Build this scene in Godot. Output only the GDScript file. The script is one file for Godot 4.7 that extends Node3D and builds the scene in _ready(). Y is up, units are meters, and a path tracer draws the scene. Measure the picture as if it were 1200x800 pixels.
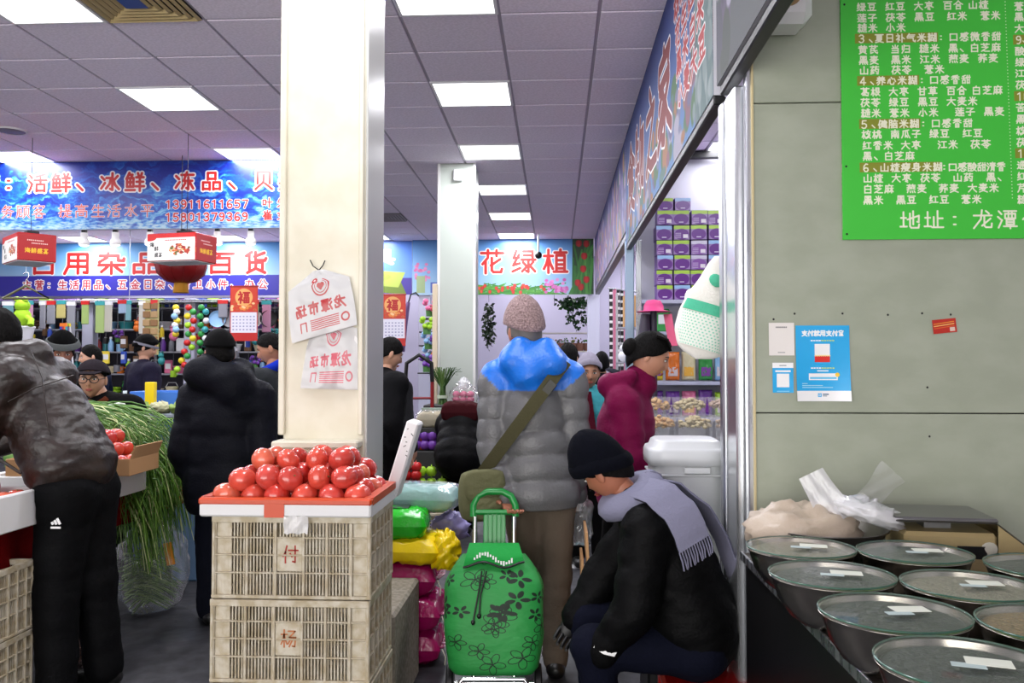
extends Node3D
# An indoor market: tomato crates at a pillar, shoppers in the aisle, a grain counter on the right.
# Units are metres, y is up, the aisle runs along -z and the photographer stands near the origin.

const CEIL := 3.56
var rng := RandomNumberGenerator.new()
var noise := FastNoiseLite.new()
var M := {}


func _ready() -> void:
	rng.seed = 20
	noise.seed = 7
	noise.frequency = 1.0
	setup_camera_and_light()
	setup_materials()
	build_structure()
	build_ceiling()
	build_banners()
	build_right_stall()
	build_grain_counter()
	build_tomato_stack()
	build_sacks()
	build_left_stall()
	build_far_left()
	build_far_centre()
	build_snack_stall()
	build_people()
	build_trolley()


func setup_camera_and_light() -> void:
	var cam := Camera3D.new()
	cam.name = "camera"
	cam.fov = 43.5
	cam.near = 0.05
	cam.far = 60.0
	cam.position = Vector3(0, 1.45, 0)
	cam.rotation = Vector3(0.029, 0.0516, 0)
	add_child(cam)
	cam.current = true
	var we := WorldEnvironment.new()
	we.name = "environment"
	var e := Environment.new()
	e.background_mode = Environment.BG_COLOR
	e.background_color = Color(0.02, 0.02, 0.025)
	e.tonemap_mode = Environment.TONE_MAPPER_LINEAR
	e.tonemap_exposure = 1.28
	e.sdfgi_enabled = true
	e.ssao_enabled = true
	e.ssil_enabled = true
	we.environment = e
	add_child(we)
	# daylight through the glass front behind the photographer
	var day := AreaLight3D.new()
	day.name = "entrance_daylight"
	day.area_size = Vector2(7.0, 2.6)
	day.light_energy = DAY_ENERGY
	day.light_color = Color(1.0, 0.99, 0.97)
	day.area_range = 40.0
	day.shadow_enabled = true
	day.position = Vector3(-2.5, 1.6, 3.30)
	add_child(day)


const DAY_ENERGY := 27.0
const LAMP_ENERGY := 2.9
const LAMP_X := [-7.84, -5.44, -3.04, -0.64, 1.76]
const LAMP_Z := [2.956, 4.756, 6.556, 8.356, 10.156, 11.956, 13.756, 15.556]


func lamp_light(at: Vector3) -> void:
	var l := AreaLight3D.new()
	l.name = "panel_light"
	l.area_size = Vector2(0.52, 0.52)
	l.light_energy = LAMP_ENERGY
	l.light_color = Color(0.98, 0.98, 1.0)
	l.area_range = 30.0
	l.shadow_enabled = true
	l.rotation_degrees = Vector3(-90, 0, 0)
	l.position = at
	add_child(l, true)


# ---------------------------------------------------------------- mesh building
class MB:
	var v := PackedVector3Array()
	var n := PackedVector3Array()
	var uv := PackedVector2Array()
	var c := PackedColorArray()
	var idx := PackedInt32Array()
	var col := Color.WHITE
	var T := Transform3D()

	func at(t: Transform3D) -> MB:
		T = t
		return self

	func tri(a: Vector3, b: Vector3, d: Vector3) -> void:
		poly([a, b, d])

	# a flat convex polygon, counter-clockwise seen from outside
	func poly(p: Array, uvs: Array = []) -> void:
		var k := v.size()
		var w := []
		for q in p:
			w.append(T * (q as Vector3))
		var nn: Vector3 = (w[1] - w[0]).cross(w[2] - w[0]).normalized()
		for i in w.size():
			v.append(w[i])
			n.append(nn)
			uv.append(uvs[i] if uvs.size() else Vector2(0, 0))
			c.append(col)
		for i in range(1, w.size() - 1):
			idx.append(k)
			idx.append(k + i + 1)
			idx.append(k + i)

	func box(o: Vector3, s: Vector3, b: Basis = Basis(), bev := 0.0) -> void:
		var keep := T
		T = T * Transform3D(b, o)
		var h := s * 0.5
		var e := minf(bev, minf(h.x, minf(h.y, h.z)) * 0.9)
		var ax := [Vector3(1, 0, 0), Vector3(0, 1, 0), Vector3(0, 0, 1)]
		for i in 3:
			var u: Vector3 = ax[(i + 1) % 3]
			var w: Vector3 = ax[(i + 2) % 3]
			var d: Vector3 = ax[i]
			var hu: float = absf(u.dot(h)) - e
			var hw: float = absf(w.dot(h)) - e
			var hd: float = absf(d.dot(h))
			for g in [1.0, -1.0]:
				var f: Vector3 = d * hd * g
				var q := [f - u * hu - w * hw, f + u * hu - w * hw, f + u * hu + w * hw, f - u * hu + w * hw]
				var t := [Vector2(0, 1), Vector2(1, 1), Vector2(1, 0), Vector2(0, 0)]
				if i == 0:
					t = [Vector2(1, 1), Vector2(1, 0), Vector2(0, 0), Vector2(0, 1)] if g > 0 else [Vector2(0, 1), Vector2(0, 0), Vector2(1, 0), Vector2(1, 1)]
				if g < 0:
					q.reverse()
					t.reverse()
				poly(q, t)
			if e > 0:
				for g in [1.0, -1.0]:
					for k in [1.0, -1.0]:
						# edges along w, between faces d and u
						var a: Vector3 = d * hd * g + u * hu * k
						var b2: Vector3 = d * (hd - e) * g + u * (hu + e) * k
						var q := [a - w * hw, b2 - w * hw, b2 + w * hw, a + w * hw]
						if g * k < 0:
							q.reverse()
						poly(q)
		if e > 0:
			for sx in [1.0, -1.0]:
				for sy in [1.0, -1.0]:
					for sz in [1.0, -1.0]:
						var q := [Vector3(h.x * sx, (h.y - e) * sy, (h.z - e) * sz), Vector3((h.x - e) * sx, h.y * sy, (h.z - e) * sz), Vector3((h.x - e) * sx, (h.y - e) * sy, h.z * sz)]
						if sx * sy * sz < 0:
							q.reverse()
						poly(q)
		T = keep

	# smooth surface through rows of points
	func grid(rows: Array, close_u := false, flip := false, us := 1.0, vs := 1.0) -> void:
		var k := v.size()
		var nr := rows.size()
		var nc: int = (rows[0] as PackedVector3Array).size()
		for i in nr:
			var r: PackedVector3Array = rows[i]
			for j in nc:
				v.append(T * r[j])
				n.append(Vector3.ZERO)
				uv.append(Vector2(us * j / float(nc if close_u else nc - 1), vs * i / float(maxi(nr - 1, 1))))
				c.append(col)
		for i in nr - 1:
			for j in (nc if close_u else nc - 1):
				var j2 := (j + 1) % nc
				var a := k + i * nc + j
				var b := k + i * nc + j2
				var d := k + (i + 1) * nc + j2
				var e := k + (i + 1) * nc + j
				if flip:
					var t := b
					b = e
					e = t
				var m := (v[d] - v[a]).cross(v[e] - v[b])
				n[a] += m
				n[b] += m
				n[d] += m
				n[e] += m
				idx.append_array(PackedInt32Array([a, d, b, a, e, d]))
		# merge normals where points coincide along a pole or a seam
		for i in nr:
			var same := true
			for j in range(1, nc):
				if not v[k + i * nc + j].is_equal_approx(v[k + i * nc]):
					same = false
					break
			if same:
				var m := Vector3.ZERO
				for j in nc:
					m += n[k + i * nc + j]
				for j in nc:
					n[k + i * nc + j] = m
		for i in range(k, v.size()):
			n[i] = n[i].normalized() if n[i].length_squared() > 1e-20 else Vector3.UP

	# profile of (radius, height) turned round y, from bottom to top on the outside
	func lathe(prof: Array, seg := 16, o := Vector3.ZERO, b := Basis(), sx := 1.0, sz := 1.0) -> void:
		var rows := []
		for p in prof:
			var r := PackedVector3Array()
			for j in seg:
				var a := TAU * j / seg
				r.append(o + b * Vector3(cos(a) * p.x * sx, p.y, -sin(a) * p.x * sz))
			rows.append(r)
		grid(rows, true)

	# the same with hard edges between the given points
	func turned(prof: Array, seg := 16, o := Vector3.ZERO, b := Basis()) -> void:
		for i in prof.size() - 1:
			lathe([prof[i], prof[i + 1]], seg, o, b)

	func ball(o: Vector3, r: Vector3, seg := 12, rings := 8, b := Basis()) -> void:
		var prof := []
		for i in rings + 1:
			var t := PI * i / rings
			prof.append(Vector2(sin(t), -cos(t)))
		var rows := []
		for p in prof:
			var w := PackedVector3Array()
			for j in seg:
				var a := TAU * j / seg
				w.append(o + b * (Vector3(cos(a) * p.x, p.y, -sin(a) * p.x) * r))
			rows.append(w)
		grid(rows, true)

	func tube(path: Array, rad, seg := 8, cap := true, flat := 1.0, side := Vector3.ZERO) -> void:
		var rows := []
		var m := path.size()
		var x := Vector3.ZERO
		for i in m:
			var d: Vector3 = (path[mini(i + 1, m - 1)] - path[maxi(i - 1, 0)]).normalized()
			if side != Vector3.ZERO:
				x = side
			elif x == Vector3.ZERO:
				x = Vector3.UP if absf(d.y) < 0.9 else Vector3.RIGHT
			x = (x - d * x.dot(d)).normalized()
			var y := d.cross(x)
			var r: float = rad[i] if rad is Array else rad
			var w := PackedVector3Array()
			for j in seg:
				var a := TAU * j / seg
				w.append(path[i] + (x * cos(a) + y * sin(a) * flat) * r)
			if cap and i == 0:
				var z := PackedVector3Array()
				for j in seg:
					z.append(path[0])
				rows.append(z)
				rows.append(w.duplicate())
			rows.append(w)
			if cap and i == m - 1:
				rows.append(w.duplicate())
				var z := PackedVector3Array()
				for j in seg:
					z.append(path[i])
				rows.append(z)
		grid(rows, true)

	# a strip of cloth with thickness: centre line, half width direction per point
	func strip(path: Array, half: Array, thick := 0.004) -> void:
		var rows := []
		var m := path.size()
		for i in m:
			var d: Vector3 = (path[mini(i + 1, m - 1)] - path[maxi(i - 1, 0)]).normalized()
			var h: Vector3 = half[i] if half.size() > 1 else half[0]
			var u := h.cross(d).normalized() * thick * 0.5
			rows.append(PackedVector3Array([path[i] - h - u, path[i] + h - u, path[i] + h + u, path[i] - h + u]))
		grid(rows, true)

	func join(o: MB, t := Transform3D()) -> void:
		var k := v.size()
		for i in o.v.size():
			v.append(t * o.v[i])
			n.append((t.basis * o.n[i]).normalized())
		uv.append_array(o.uv)
		c.append_array(o.c)
		for i in o.idx:
			idx.append(i + k)

	func mesh() -> ArrayMesh:
		var a := []
		a.resize(Mesh.ARRAY_MAX)
		a[Mesh.ARRAY_VERTEX] = v
		a[Mesh.ARRAY_NORMAL] = n
		a[Mesh.ARRAY_TEX_UV] = uv
		a[Mesh.ARRAY_COLOR] = c
		a[Mesh.ARRAY_INDEX] = idx
		var m := ArrayMesh.new()
		m.add_surface_from_arrays(Mesh.PRIMITIVE_TRIANGLES, a)
		return m


# a body or a garment: tapered capsules melted together, meshed as surface nets
class Blob:
	var A := PackedVector3Array()
	var B := PackedVector3Array()
	var ra := PackedFloat32Array()
	var rb := PackedFloat32Array()
	var kk := PackedFloat32Array()
	var side := PackedVector3Array()
	var ff := PackedFloat32Array()
	var quilt := PackedFloat32Array()
	var amp := PackedFloat32Array()

	func cap(a: Vector3, b: Vector3, r1: float, r2: float, k := 0.03, s := Vector3.ZERO, f := 1.0, q := 0.0, am := 0.0) -> Blob:
		A.append(a)
		B.append(b)
		ra.append(r1)
		rb.append(r2)
		kk.append(k)
		side.append(s)
		ff.append(1.0 / f - 1.0)
		quilt.append(q)
		amp.append(am)
		return self

	var clip := -9.0

	func into(mb: MB, cell: float, col: Callable, wrinkle := 0.0, wfreq := 9.0, nz: FastNoiseLite = null) -> void:
		var lo := Vector3(1e9, 1e9, 1e9)
		var hi := -lo
		var ext := PackedFloat32Array()
		for i in A.size():
			var e := maxf(ra[i], rb[i]) * maxf(1.0, 1.0 / (ff[i] + 1.0)) + amp[i] + kk[i] * 0.5 + cell * 2.0
			ext.append(e)
			lo = lo.min(A[i] - Vector3(e, e, e)).min(B[i] - Vector3(e, e, e))
			hi = hi.max(A[i] + Vector3(e, e, e)).max(B[i] + Vector3(e, e, e))
		var bx := int(ceil((hi.x - lo.x) / cell / 4.0)) + 1
		var by := int(ceil((hi.y - lo.y) / cell / 4.0)) + 1
		var bz := int(ceil((hi.z - lo.z) / cell / 4.0)) + 1
		var nx := bx * 4
		var ny := by * 4
		var nzz := bz * 4
		var f := PackedFloat32Array()
		f.resize(nx * ny * nzz)
		f.fill(9.0)
		var near := PackedByteArray()
		near.resize(bx * by * bz)
		var brad := cell * 2.0 * 1.75
		for i in A.size():
			var a := A[i]
			var ba := B[i] - a
			var L := ba.length()
			var il := 1.0 / maxf(L * L, 1e-9)
			var r0 := ra[i]
			var dr := rb[i] - r0
			var k := kk[i]
			var s := side[i]
			var fs := ff[i]
			var qd := quilt[i]
			var am := amp[i]
			var sq := 1.0 / (1.0 + fs)
			var e := ext[i]
			var p0 := a.min(B[i]) - Vector3(e, e, e) - lo
			var p1 := a.max(B[i]) + Vector3(e, e, e) - lo
			var x0 := maxi(int(p0.x / cell / 4.0), 0)
			var x1 := mini(int(p1.x / cell / 4.0), bx - 1)
			var y0 := maxi(int(p0.y / cell / 4.0), 0)
			var y1 := mini(int(p1.y / cell / 4.0), by - 1)
			var z0 := maxi(int(p0.z / cell / 4.0), 0)
			var z1 := mini(int(p1.z / cell / 4.0), bz - 1)
			for gz in range(z0, z1 + 1):
				for gy in range(y0, y1 + 1):
					for gx in range(x0, x1 + 1):
						var p := lo + Vector3(gx * 4 + 1.5, gy * 4 + 1.5, gz * 4 + 1.5) * cell - a
						var t := clampf(p.dot(ba) * il, 0.0, 1.0)
						p -= ba * t
						p += s * (p.dot(s) * fs)
						var d := p.length() - r0 - dr * t
						if d > brad + k + am:
							continue
						if d * sq < -brad - k:
							for z in range(gz * 4, gz * 4 + 4):
								for y in range(gy * 4, gy * 4 + 4):
									var q := (z * ny + y) * nx + gx * 4
									for x in 4:
										f[q + x] = -9.0
							continue
						near[(gz * by + gy) * bx + gx] = 1
						for z in range(gz * 4, gz * 4 + 4):
							for y in range(gy * 4, gy * 4 + 4):
								var q := (z * ny + y) * nx + gx * 4
								for x in 4:
									p = lo + Vector3(gx * 4 + x, y, z) * cell - a
									t = clampf(p.dot(ba) * il, 0.0, 1.0)
									p -= ba * t
									p += s * (p.dot(s) * fs)
									d = p.length() - r0 - dr * t
									if qd > 0.0:
										d -= am * sqrt(absf(sin(PI * t * L / qd)))
									var o := f[q + x]
									var h := k - absf(o - d)
									if h > 0.0:
										f[q + x] = minf(o, d) - h * h / k * 0.25
									elif d < o:
										f[q + x] = d
		# a level cut: the garment ends in a straight hem
		if clip > -8.0:
			for gy in by:
				var top := lo.y + (gy * 4 + 4) * cell
				if lo.y + gy * 4 * cell > clip + cell:
					break
				for gz in bz:
					for gx in bx:
						var bi := (gz * by + gy) * bx + gx
						if top > clip - cell * 2.0 and f[(gz * 4 * ny + gy * 4 + 3) * nx + gx * 4] < 9.0:
							near[bi] = 1
						for z in range(gz * 4, gz * 4 + 4):
							for y in range(gy * 4, gy * 4 + 4):
								var q := (z * ny + y) * nx + gx * 4
								var cut := clip - lo.y - y * cell
								for x in 4:
									f[q + x] = maxf(f[q + x], cut)
		# one vertex in each cell that the surface crosses
		var vid := PackedInt32Array()
		vid.resize(nx * ny * nzz)
		vid.fill(-1)
		var cells := PackedInt32Array()
		var off := PackedInt32Array()
		for i in 8:
			off.append((i & 1) + ((i >> 1) & 1) * nx + ((i >> 2) & 1) * nx * ny)
		var ed := [0, 1, 2, 3, 4, 5, 6, 7, 0, 2, 1, 3, 4, 6, 5, 7, 0, 4, 1, 5, 2, 6, 3, 7]
		var k0 := mb.v.size()
		var lim := cell * 3.0
		for gz in bz:
			for gy in by:
				for gx in bx:
					if near[(gz * by + gy) * bx + gx] == 0:
						continue
					for z in range(gz * 4, mini(gz * 4 + 4, nzz - 1)):
						for y in range(gy * 4, mini(gy * 4 + 4, ny - 1)):
							for x in range(gx * 4, mini(gx * 4 + 4, nx - 1)):
								var q := (z * ny + y) * nx + x
								var neg := 0
								for i in 8:
									if f[q + off[i]] < 0.0:
										neg += 1
								if neg == 0 or neg == 8:
									continue
								var sum := Vector3.ZERO
								var cnt := 0
								for i in 12:
									var i0: int = ed[i * 2]
									var i1: int = ed[i * 2 + 1]
									var f0 := clampf(f[q + off[i0]], -lim, lim)
									var f1 := clampf(f[q + off[i1]], -lim, lim)
									if (f0 < 0.0) == (f1 < 0.0):
										continue
									var t := f0 / (f0 - f1)
									var c0 := Vector3(i0 & 1, (i0 >> 1) & 1, (i0 >> 2) & 1)
									var c1 := Vector3(i1 & 1, (i1 >> 1) & 1, (i1 >> 2) & 1)
									sum += c0.lerp(c1, t)
									cnt += 1
								vid[q] = mb.v.size()
								cells.append(q)
								mb.v.append(lo + (Vector3(x, y, z) + sum / cnt) * cell)
								mb.n.append(Vector3.ZERO)
		var sx := [1, nx, nx * ny]
		for q in cells:
			var neg0 := f[q] < 0.0
			for ax in 3:
				var st: int = sx[ax]
				if (f[q + st] < 0.0) == neg0:
					continue
				var u: int = sx[(ax + 1) % 3]
				var w: int = sx[(ax + 2) % 3]
				if q - u - w < 0:
					continue
				var a := vid[q]
				var b := vid[q - u]
				var d := vid[q - u - w]
				var e := vid[q - w]
				if a < 0 or b < 0 or d < 0 or e < 0:
					continue
				if neg0:
					mb.idx.append_array(PackedInt32Array([a, d, b, a, e, d]))
				else:
					mb.idx.append_array(PackedInt32Array([a, b, d, a, d, e]))
				var m := (mb.v[d] - mb.v[a]).cross(mb.v[e] - mb.v[b])
				if not neg0:
					m = -m
				mb.n[a] += m
				mb.n[b] += m
				mb.n[d] += m
				mb.n[e] += m
		for i in range(k0, mb.v.size()):
			mb.n[i] = mb.n[i].normalized()
			var p := mb.v[i]
			mb.uv.append(Vector2(p.x * 4.0 + p.z * 2.3, p.y * 4.0))
			mb.c.append((col as Callable).call(p))
		if wrinkle > 0.0:
			for i in range(k0, mb.v.size()):
				var p := mb.v[i]
				mb.v[i] = p + mb.n[i] * wrinkle * (nz.get_noise_3d(p.x * wfreq * 0.45, p.y * wfreq * 1.25, p.z * wfreq * 0.45) + 0.35 * nz.get_noise_3d(p.x * wfreq * 1.3 + 9.0, p.y * wfreq * 2.6, p.z * wfreq * 1.3))
			for i in range(k0, mb.v.size()):
				mb.n[i] = Vector3.ZERO
			var start := mb.idx.size() - 3
			while start >= 0 and mb.idx[start] >= k0:
				var a := mb.idx[start]
				var b := mb.idx[start + 1]
				var d := mb.idx[start + 2]
				var m := (mb.v[d] - mb.v[a]).cross(mb.v[b] - mb.v[a])
				mb.n[a] += m
				mb.n[b] += m
				mb.n[d] += m
				start -= 3
			for i in range(k0, mb.v.size()):
				mb.n[i] = mb.n[i].normalized()


# ---------------------------------------------------------------- nodes
func nth_from_left(i: int) -> String:
	var w := ["first", "second", "third", "fourth", "fifth", "sixth", "seventh", "eighth", "ninth", "tenth", "eleventh", "twelfth", "thirteenth", "fourteenth", "fifteenth", "sixteenth", "seventeenth", "eighteenth", "nineteenth", "twentieth"]
	return (w[i] if i < 20 else "twenty-" + w[i - 20] if i < 29 else "thirtieth" if i == 29 else "thirty-" + w[i - 30]) + " from left"


func put(called: String, mb, material: Material, parent: Node = null, at := Vector3.ZERO, b := Basis()) -> MeshInstance3D:
	var o := MeshInstance3D.new()
	o.name = called
	o.mesh = mb.mesh() if mb is MB else mb
	o.material_override = material
	o.transform = Transform3D(b, at)
	(parent if parent else self).add_child(o, true)
	return o


func tag(o: Node, label: String, category: String, group := "") -> Node:
	o.set_meta("label", label)
	o.set_meta("category", category)
	if group:
		o.set_meta("group", group)
	return o


func structure(o: Node, label := "") -> Node:
	o.set_meta("kind", "structure")
	if label:
		o.set_meta("label", label)
	return o


func thing(called: String, label: String, category: String, at := Vector3.ZERO, turn := 0.0, group := "") -> Node3D:
	var o := Node3D.new()
	o.name = called
	o.position = at
	o.rotation.y = turn
	add_child(o, true)
	tag(o, label, category, group)
	return o


func copy(o: Node3D, at: Vector3, label: String, turn := 0.0) -> Node3D:
	var r: Node3D = o.duplicate()
	var base := String(o.name)
	while base.length() and base[base.length() - 1].is_valid_int():
		base = base.substr(0, base.length() - 1)
	r.name = base
	add_child(r, true)
	r.position = at
	r.rotation = Vector3(0, turn, 0)
	r.set_meta("label", label)
	return r


func V(x: float, y: float, z: float) -> Vector3:
	return Vector3(x, y, z)


func R(lo: float, hi: float) -> float:
	return rng.randf_range(lo, hi)


func boxmb(o: Vector3, s: Vector3, bev := 0.0, b := Basis()) -> MB:
	var m := MB.new()
	m.box(o, s, b, bev)
	return m


func aim(d: Vector3, up := Vector3.UP) -> Basis:
	# a basis whose -z looks along d
	return Basis.looking_at(d, up)


# basis whose y axis runs along d
func along(d: Vector3) -> Basis:
	var y := d.normalized()
	var x := (Vector3.RIGHT if absf(y.x) < 0.9 else Vector3.FORWARD)
	x = (x - y * x.dot(y)).normalized()
	return Basis(x, y, x.cross(y))


# ---------------------------------------------------------------- materials
func noise_tex(freq: float, lo: Color, hi: Color, oct := 4, sz := 512, sd := 1, normal := false, power := 1.0) -> NoiseTexture2D:
	var f := FastNoiseLite.new()
	f.seed = sd
	f.frequency = freq
	f.fractal_octaves = oct
	f.noise_type = FastNoiseLite.TYPE_SIMPLEX_SMOOTH
	var t := NoiseTexture2D.new()
	t.width = sz
	t.height = sz
	t.seamless = true
	t.noise = f
	if normal:
		t.as_normal_map = true
		t.bump_strength = power
	else:
		var g := Gradient.new()
		g.set_color(0, lo)
		g.set_color(1, hi)
		g.set_offset(0, 0.25)
		g.set_offset(1, 0.75)
		t.color_ramp = g
	return t


func mat(key: String, col: Color, rough := 0.7, metal := 0.0) -> StandardMaterial3D:
	if M.has(key):
		return M[key]
	var m := StandardMaterial3D.new()
	m.resource_name = key
	m.albedo_color = col
	m.roughness = rough
	m.metallic = metal
	M[key] = m
	return m


# plain paint of a given colour
func paint(col: Color, rough := 0.6) -> StandardMaterial3D:
	return mat("paint_%s_%d" % [col.to_html(false), int(rough * 100)], col, rough)


func textured(key: String, img: Image, rough := 0.5) -> StandardMaterial3D:
	var m := mat(key, Color.WHITE, rough)
	m.albedo_texture = ImageTexture.create_from_image(img)
	return m


func cloth(key: String, col: Color, rough := 0.8, rim := 0.25, grain := true) -> StandardMaterial3D:
	var m := mat(key, col, rough)
	if grain and m.normal_texture == null:
		m.vertex_color_use_as_albedo = true
		m.normal_enabled = true
		m.normal_texture = M["weave"]
		m.normal_scale = 0.35
		m.uv1_triplanar = true
		m.uv1_scale = Vector3(5, 5, 5)
		m.metallic_specular = 0.5 if rough < 0.5 else 0.2
		m.rim_enabled = rim > 0 and col.get_luminance() > 0.12
		m.rim = rim
		m.rim_tint = 0.7
	return m


func setup_materials() -> void:
	M["weave"] = noise_tex(0.05, Color.BLACK, Color.WHITE, 3, 256, 3, true, 5.0)
	M["soft"] = noise_tex(0.012, Color.BLACK, Color.WHITE, 4, 512, 4, true, 6.0)
	var m := mat("ceiling_tile", Color(0.97, 0.93, 1.0), 0.9)
	m.albedo_texture = noise_tex(0.15, Color(0.95, 0.95, 0.95), Color(1, 1, 1), 2, 256, 5)
	m.uv1_triplanar = true
	m = mat("ceiling_grid", Color(0.70, 0.67, 0.74), 0.7)
	m = mat("floor", Color(0.20, 0.20, 0.22), 0.45)
	m.albedo_texture = noise_tex(0.02, Color(0.72, 0.72, 0.73), Color(1, 1, 1), 6, 1024, 6)
	m.roughness_texture = noise_tex(0.006, Color(0.55, 0.55, 0.55), Color(1, 1, 1), 5, 512, 16)
	m.roughness = 0.75
	m.normal_enabled = true
	m.normal_texture = M["soft"]
	m.normal_scale = 0.25
	m.uv1_triplanar = true
	m.uv1_world_triplanar = true
	m.uv1_scale = Vector3(0.4, 0.4, 0.4)
	m = mat("cream_paint", Color(0.83, 0.81, 0.74), 0.45)
	m.albedo_texture = noise_tex(0.01, Color(0.965, 0.96, 0.94), Color(1, 1, 1), 5, 512, 8)
	m.uv1_triplanar = true
	m.uv1_scale = Vector3(0.8, 0.8, 0.8)
	mat("white_paint", Color(0.90, 0.90, 0.90), 0.5)
	mat("lilac_wall", Color(0.92, 0.91, 0.95), 0.7)
	m = mat("green_panel", Color(0.635, 0.66, 0.59), 0.32)
	m.albedo_texture = noise_tex(0.006, Color(0.955, 0.96, 0.95), Color(1, 1, 1), 5, 1024, 9)
	m.roughness_texture = noise_tex(0.012, Color(0.6, 0.6, 0.6), Color(1, 1, 1), 5, 512, 12)
	m.roughness = 0.55
	m.uv1_triplanar = true
	m.uv1_scale = Vector3(0.7, 1.2, 0.7)
	m = mat("steel", Color(0.72, 0.73, 0.75), 0.28, 0.95)
	m.roughness_texture = noise_tex(0.02, Color(0.6, 0.6, 0.6), Color(1, 1, 1), 4, 256, 13)
	m.roughness = 0.4
	m.uv1_triplanar = true
	m.uv1_scale = Vector3(3, 0.3, 3)
	mat("chrome", Color(0.85, 0.85, 0.86), 0.12, 1.0)
	m = mat("bowl_steel", Color(0.66, 0.64, 0.60), 0.22, 1.0)
	mat("dark_metal", Color(0.09, 0.09, 0.10), 0.45, 0.3)
	m = mat("crate_plastic", Color(0.76, 0.73, 0.66), 0.5)
	m.albedo_texture = noise_tex(0.012, Color(0.86, 0.82, 0.74), Color(1, 1, 1), 6, 512, 10)
	m.uv1_triplanar = true
	m.uv1_scale = Vector3(2.2, 2.2, 2.2)
	m = mat("foam", Color(0.86, 0.86, 0.86), 0.65)
	m = mat("concrete", Color(0.58, 0.55, 0.50), 0.9)
	m.albedo_texture = noise_tex(0.03, Color(0.82, 0.80, 0.76), Color(1, 1, 1), 6, 512, 11)
	m.uv1_triplanar = true
	m.uv1_scale = Vector3(2, 2, 2)
	m = mat("cardboard", Color(0.72, 0.55, 0.38), 0.85)
	mat("black_board", Color(0.035, 0.035, 0.04), 0.35)
	m = mat("film", Color(0.96, 0.96, 0.97, 0.10), 0.10)
	m.transparency = BaseMaterial3D.TRANSPARENCY_ALPHA
	m = mat("milky_film", Color(0.95, 0.95, 0.96, 0.55), 0.25)
	m.transparency = BaseMaterial3D.TRANSPARENCY_ALPHA
	m.normal_enabled = true
	m.normal_texture = M["soft"]
	m.normal_scale = 0.8
	m.uv1_triplanar = true
	m.uv1_scale = Vector3(3, 3, 3)
	m = mat("skin", Color(1, 1, 1), 0.5)
	m.vertex_color_use_as_albedo = true
	m = mat("tinted", Color(1, 1, 1), 0.6)
	m.vertex_color_use_as_albedo = true
	m = mat("tinted_gloss", Color(1, 1, 1), 0.22)
	m.vertex_color_use_as_albedo = true
	m = mat("hair", Color(0.05, 0.045, 0.045), 0.7)
	m.metallic_specular = 0.2
	m.normal_enabled = true
	m.normal_texture = M["weave"]
	m.normal_scale = 0.8
	m.uv1_triplanar = true
	m.uv1_scale = Vector3(8, 2, 8)
	m = mat("panel_glow", Color(1, 1, 1), 0.5)
	m.emission_enabled = true
	m.emission = Color(1, 1, 1)
	m.emission_energy_multiplier = 1.6


func lin(c: Color) -> Color:
	return c.srgb_to_linear()
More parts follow.
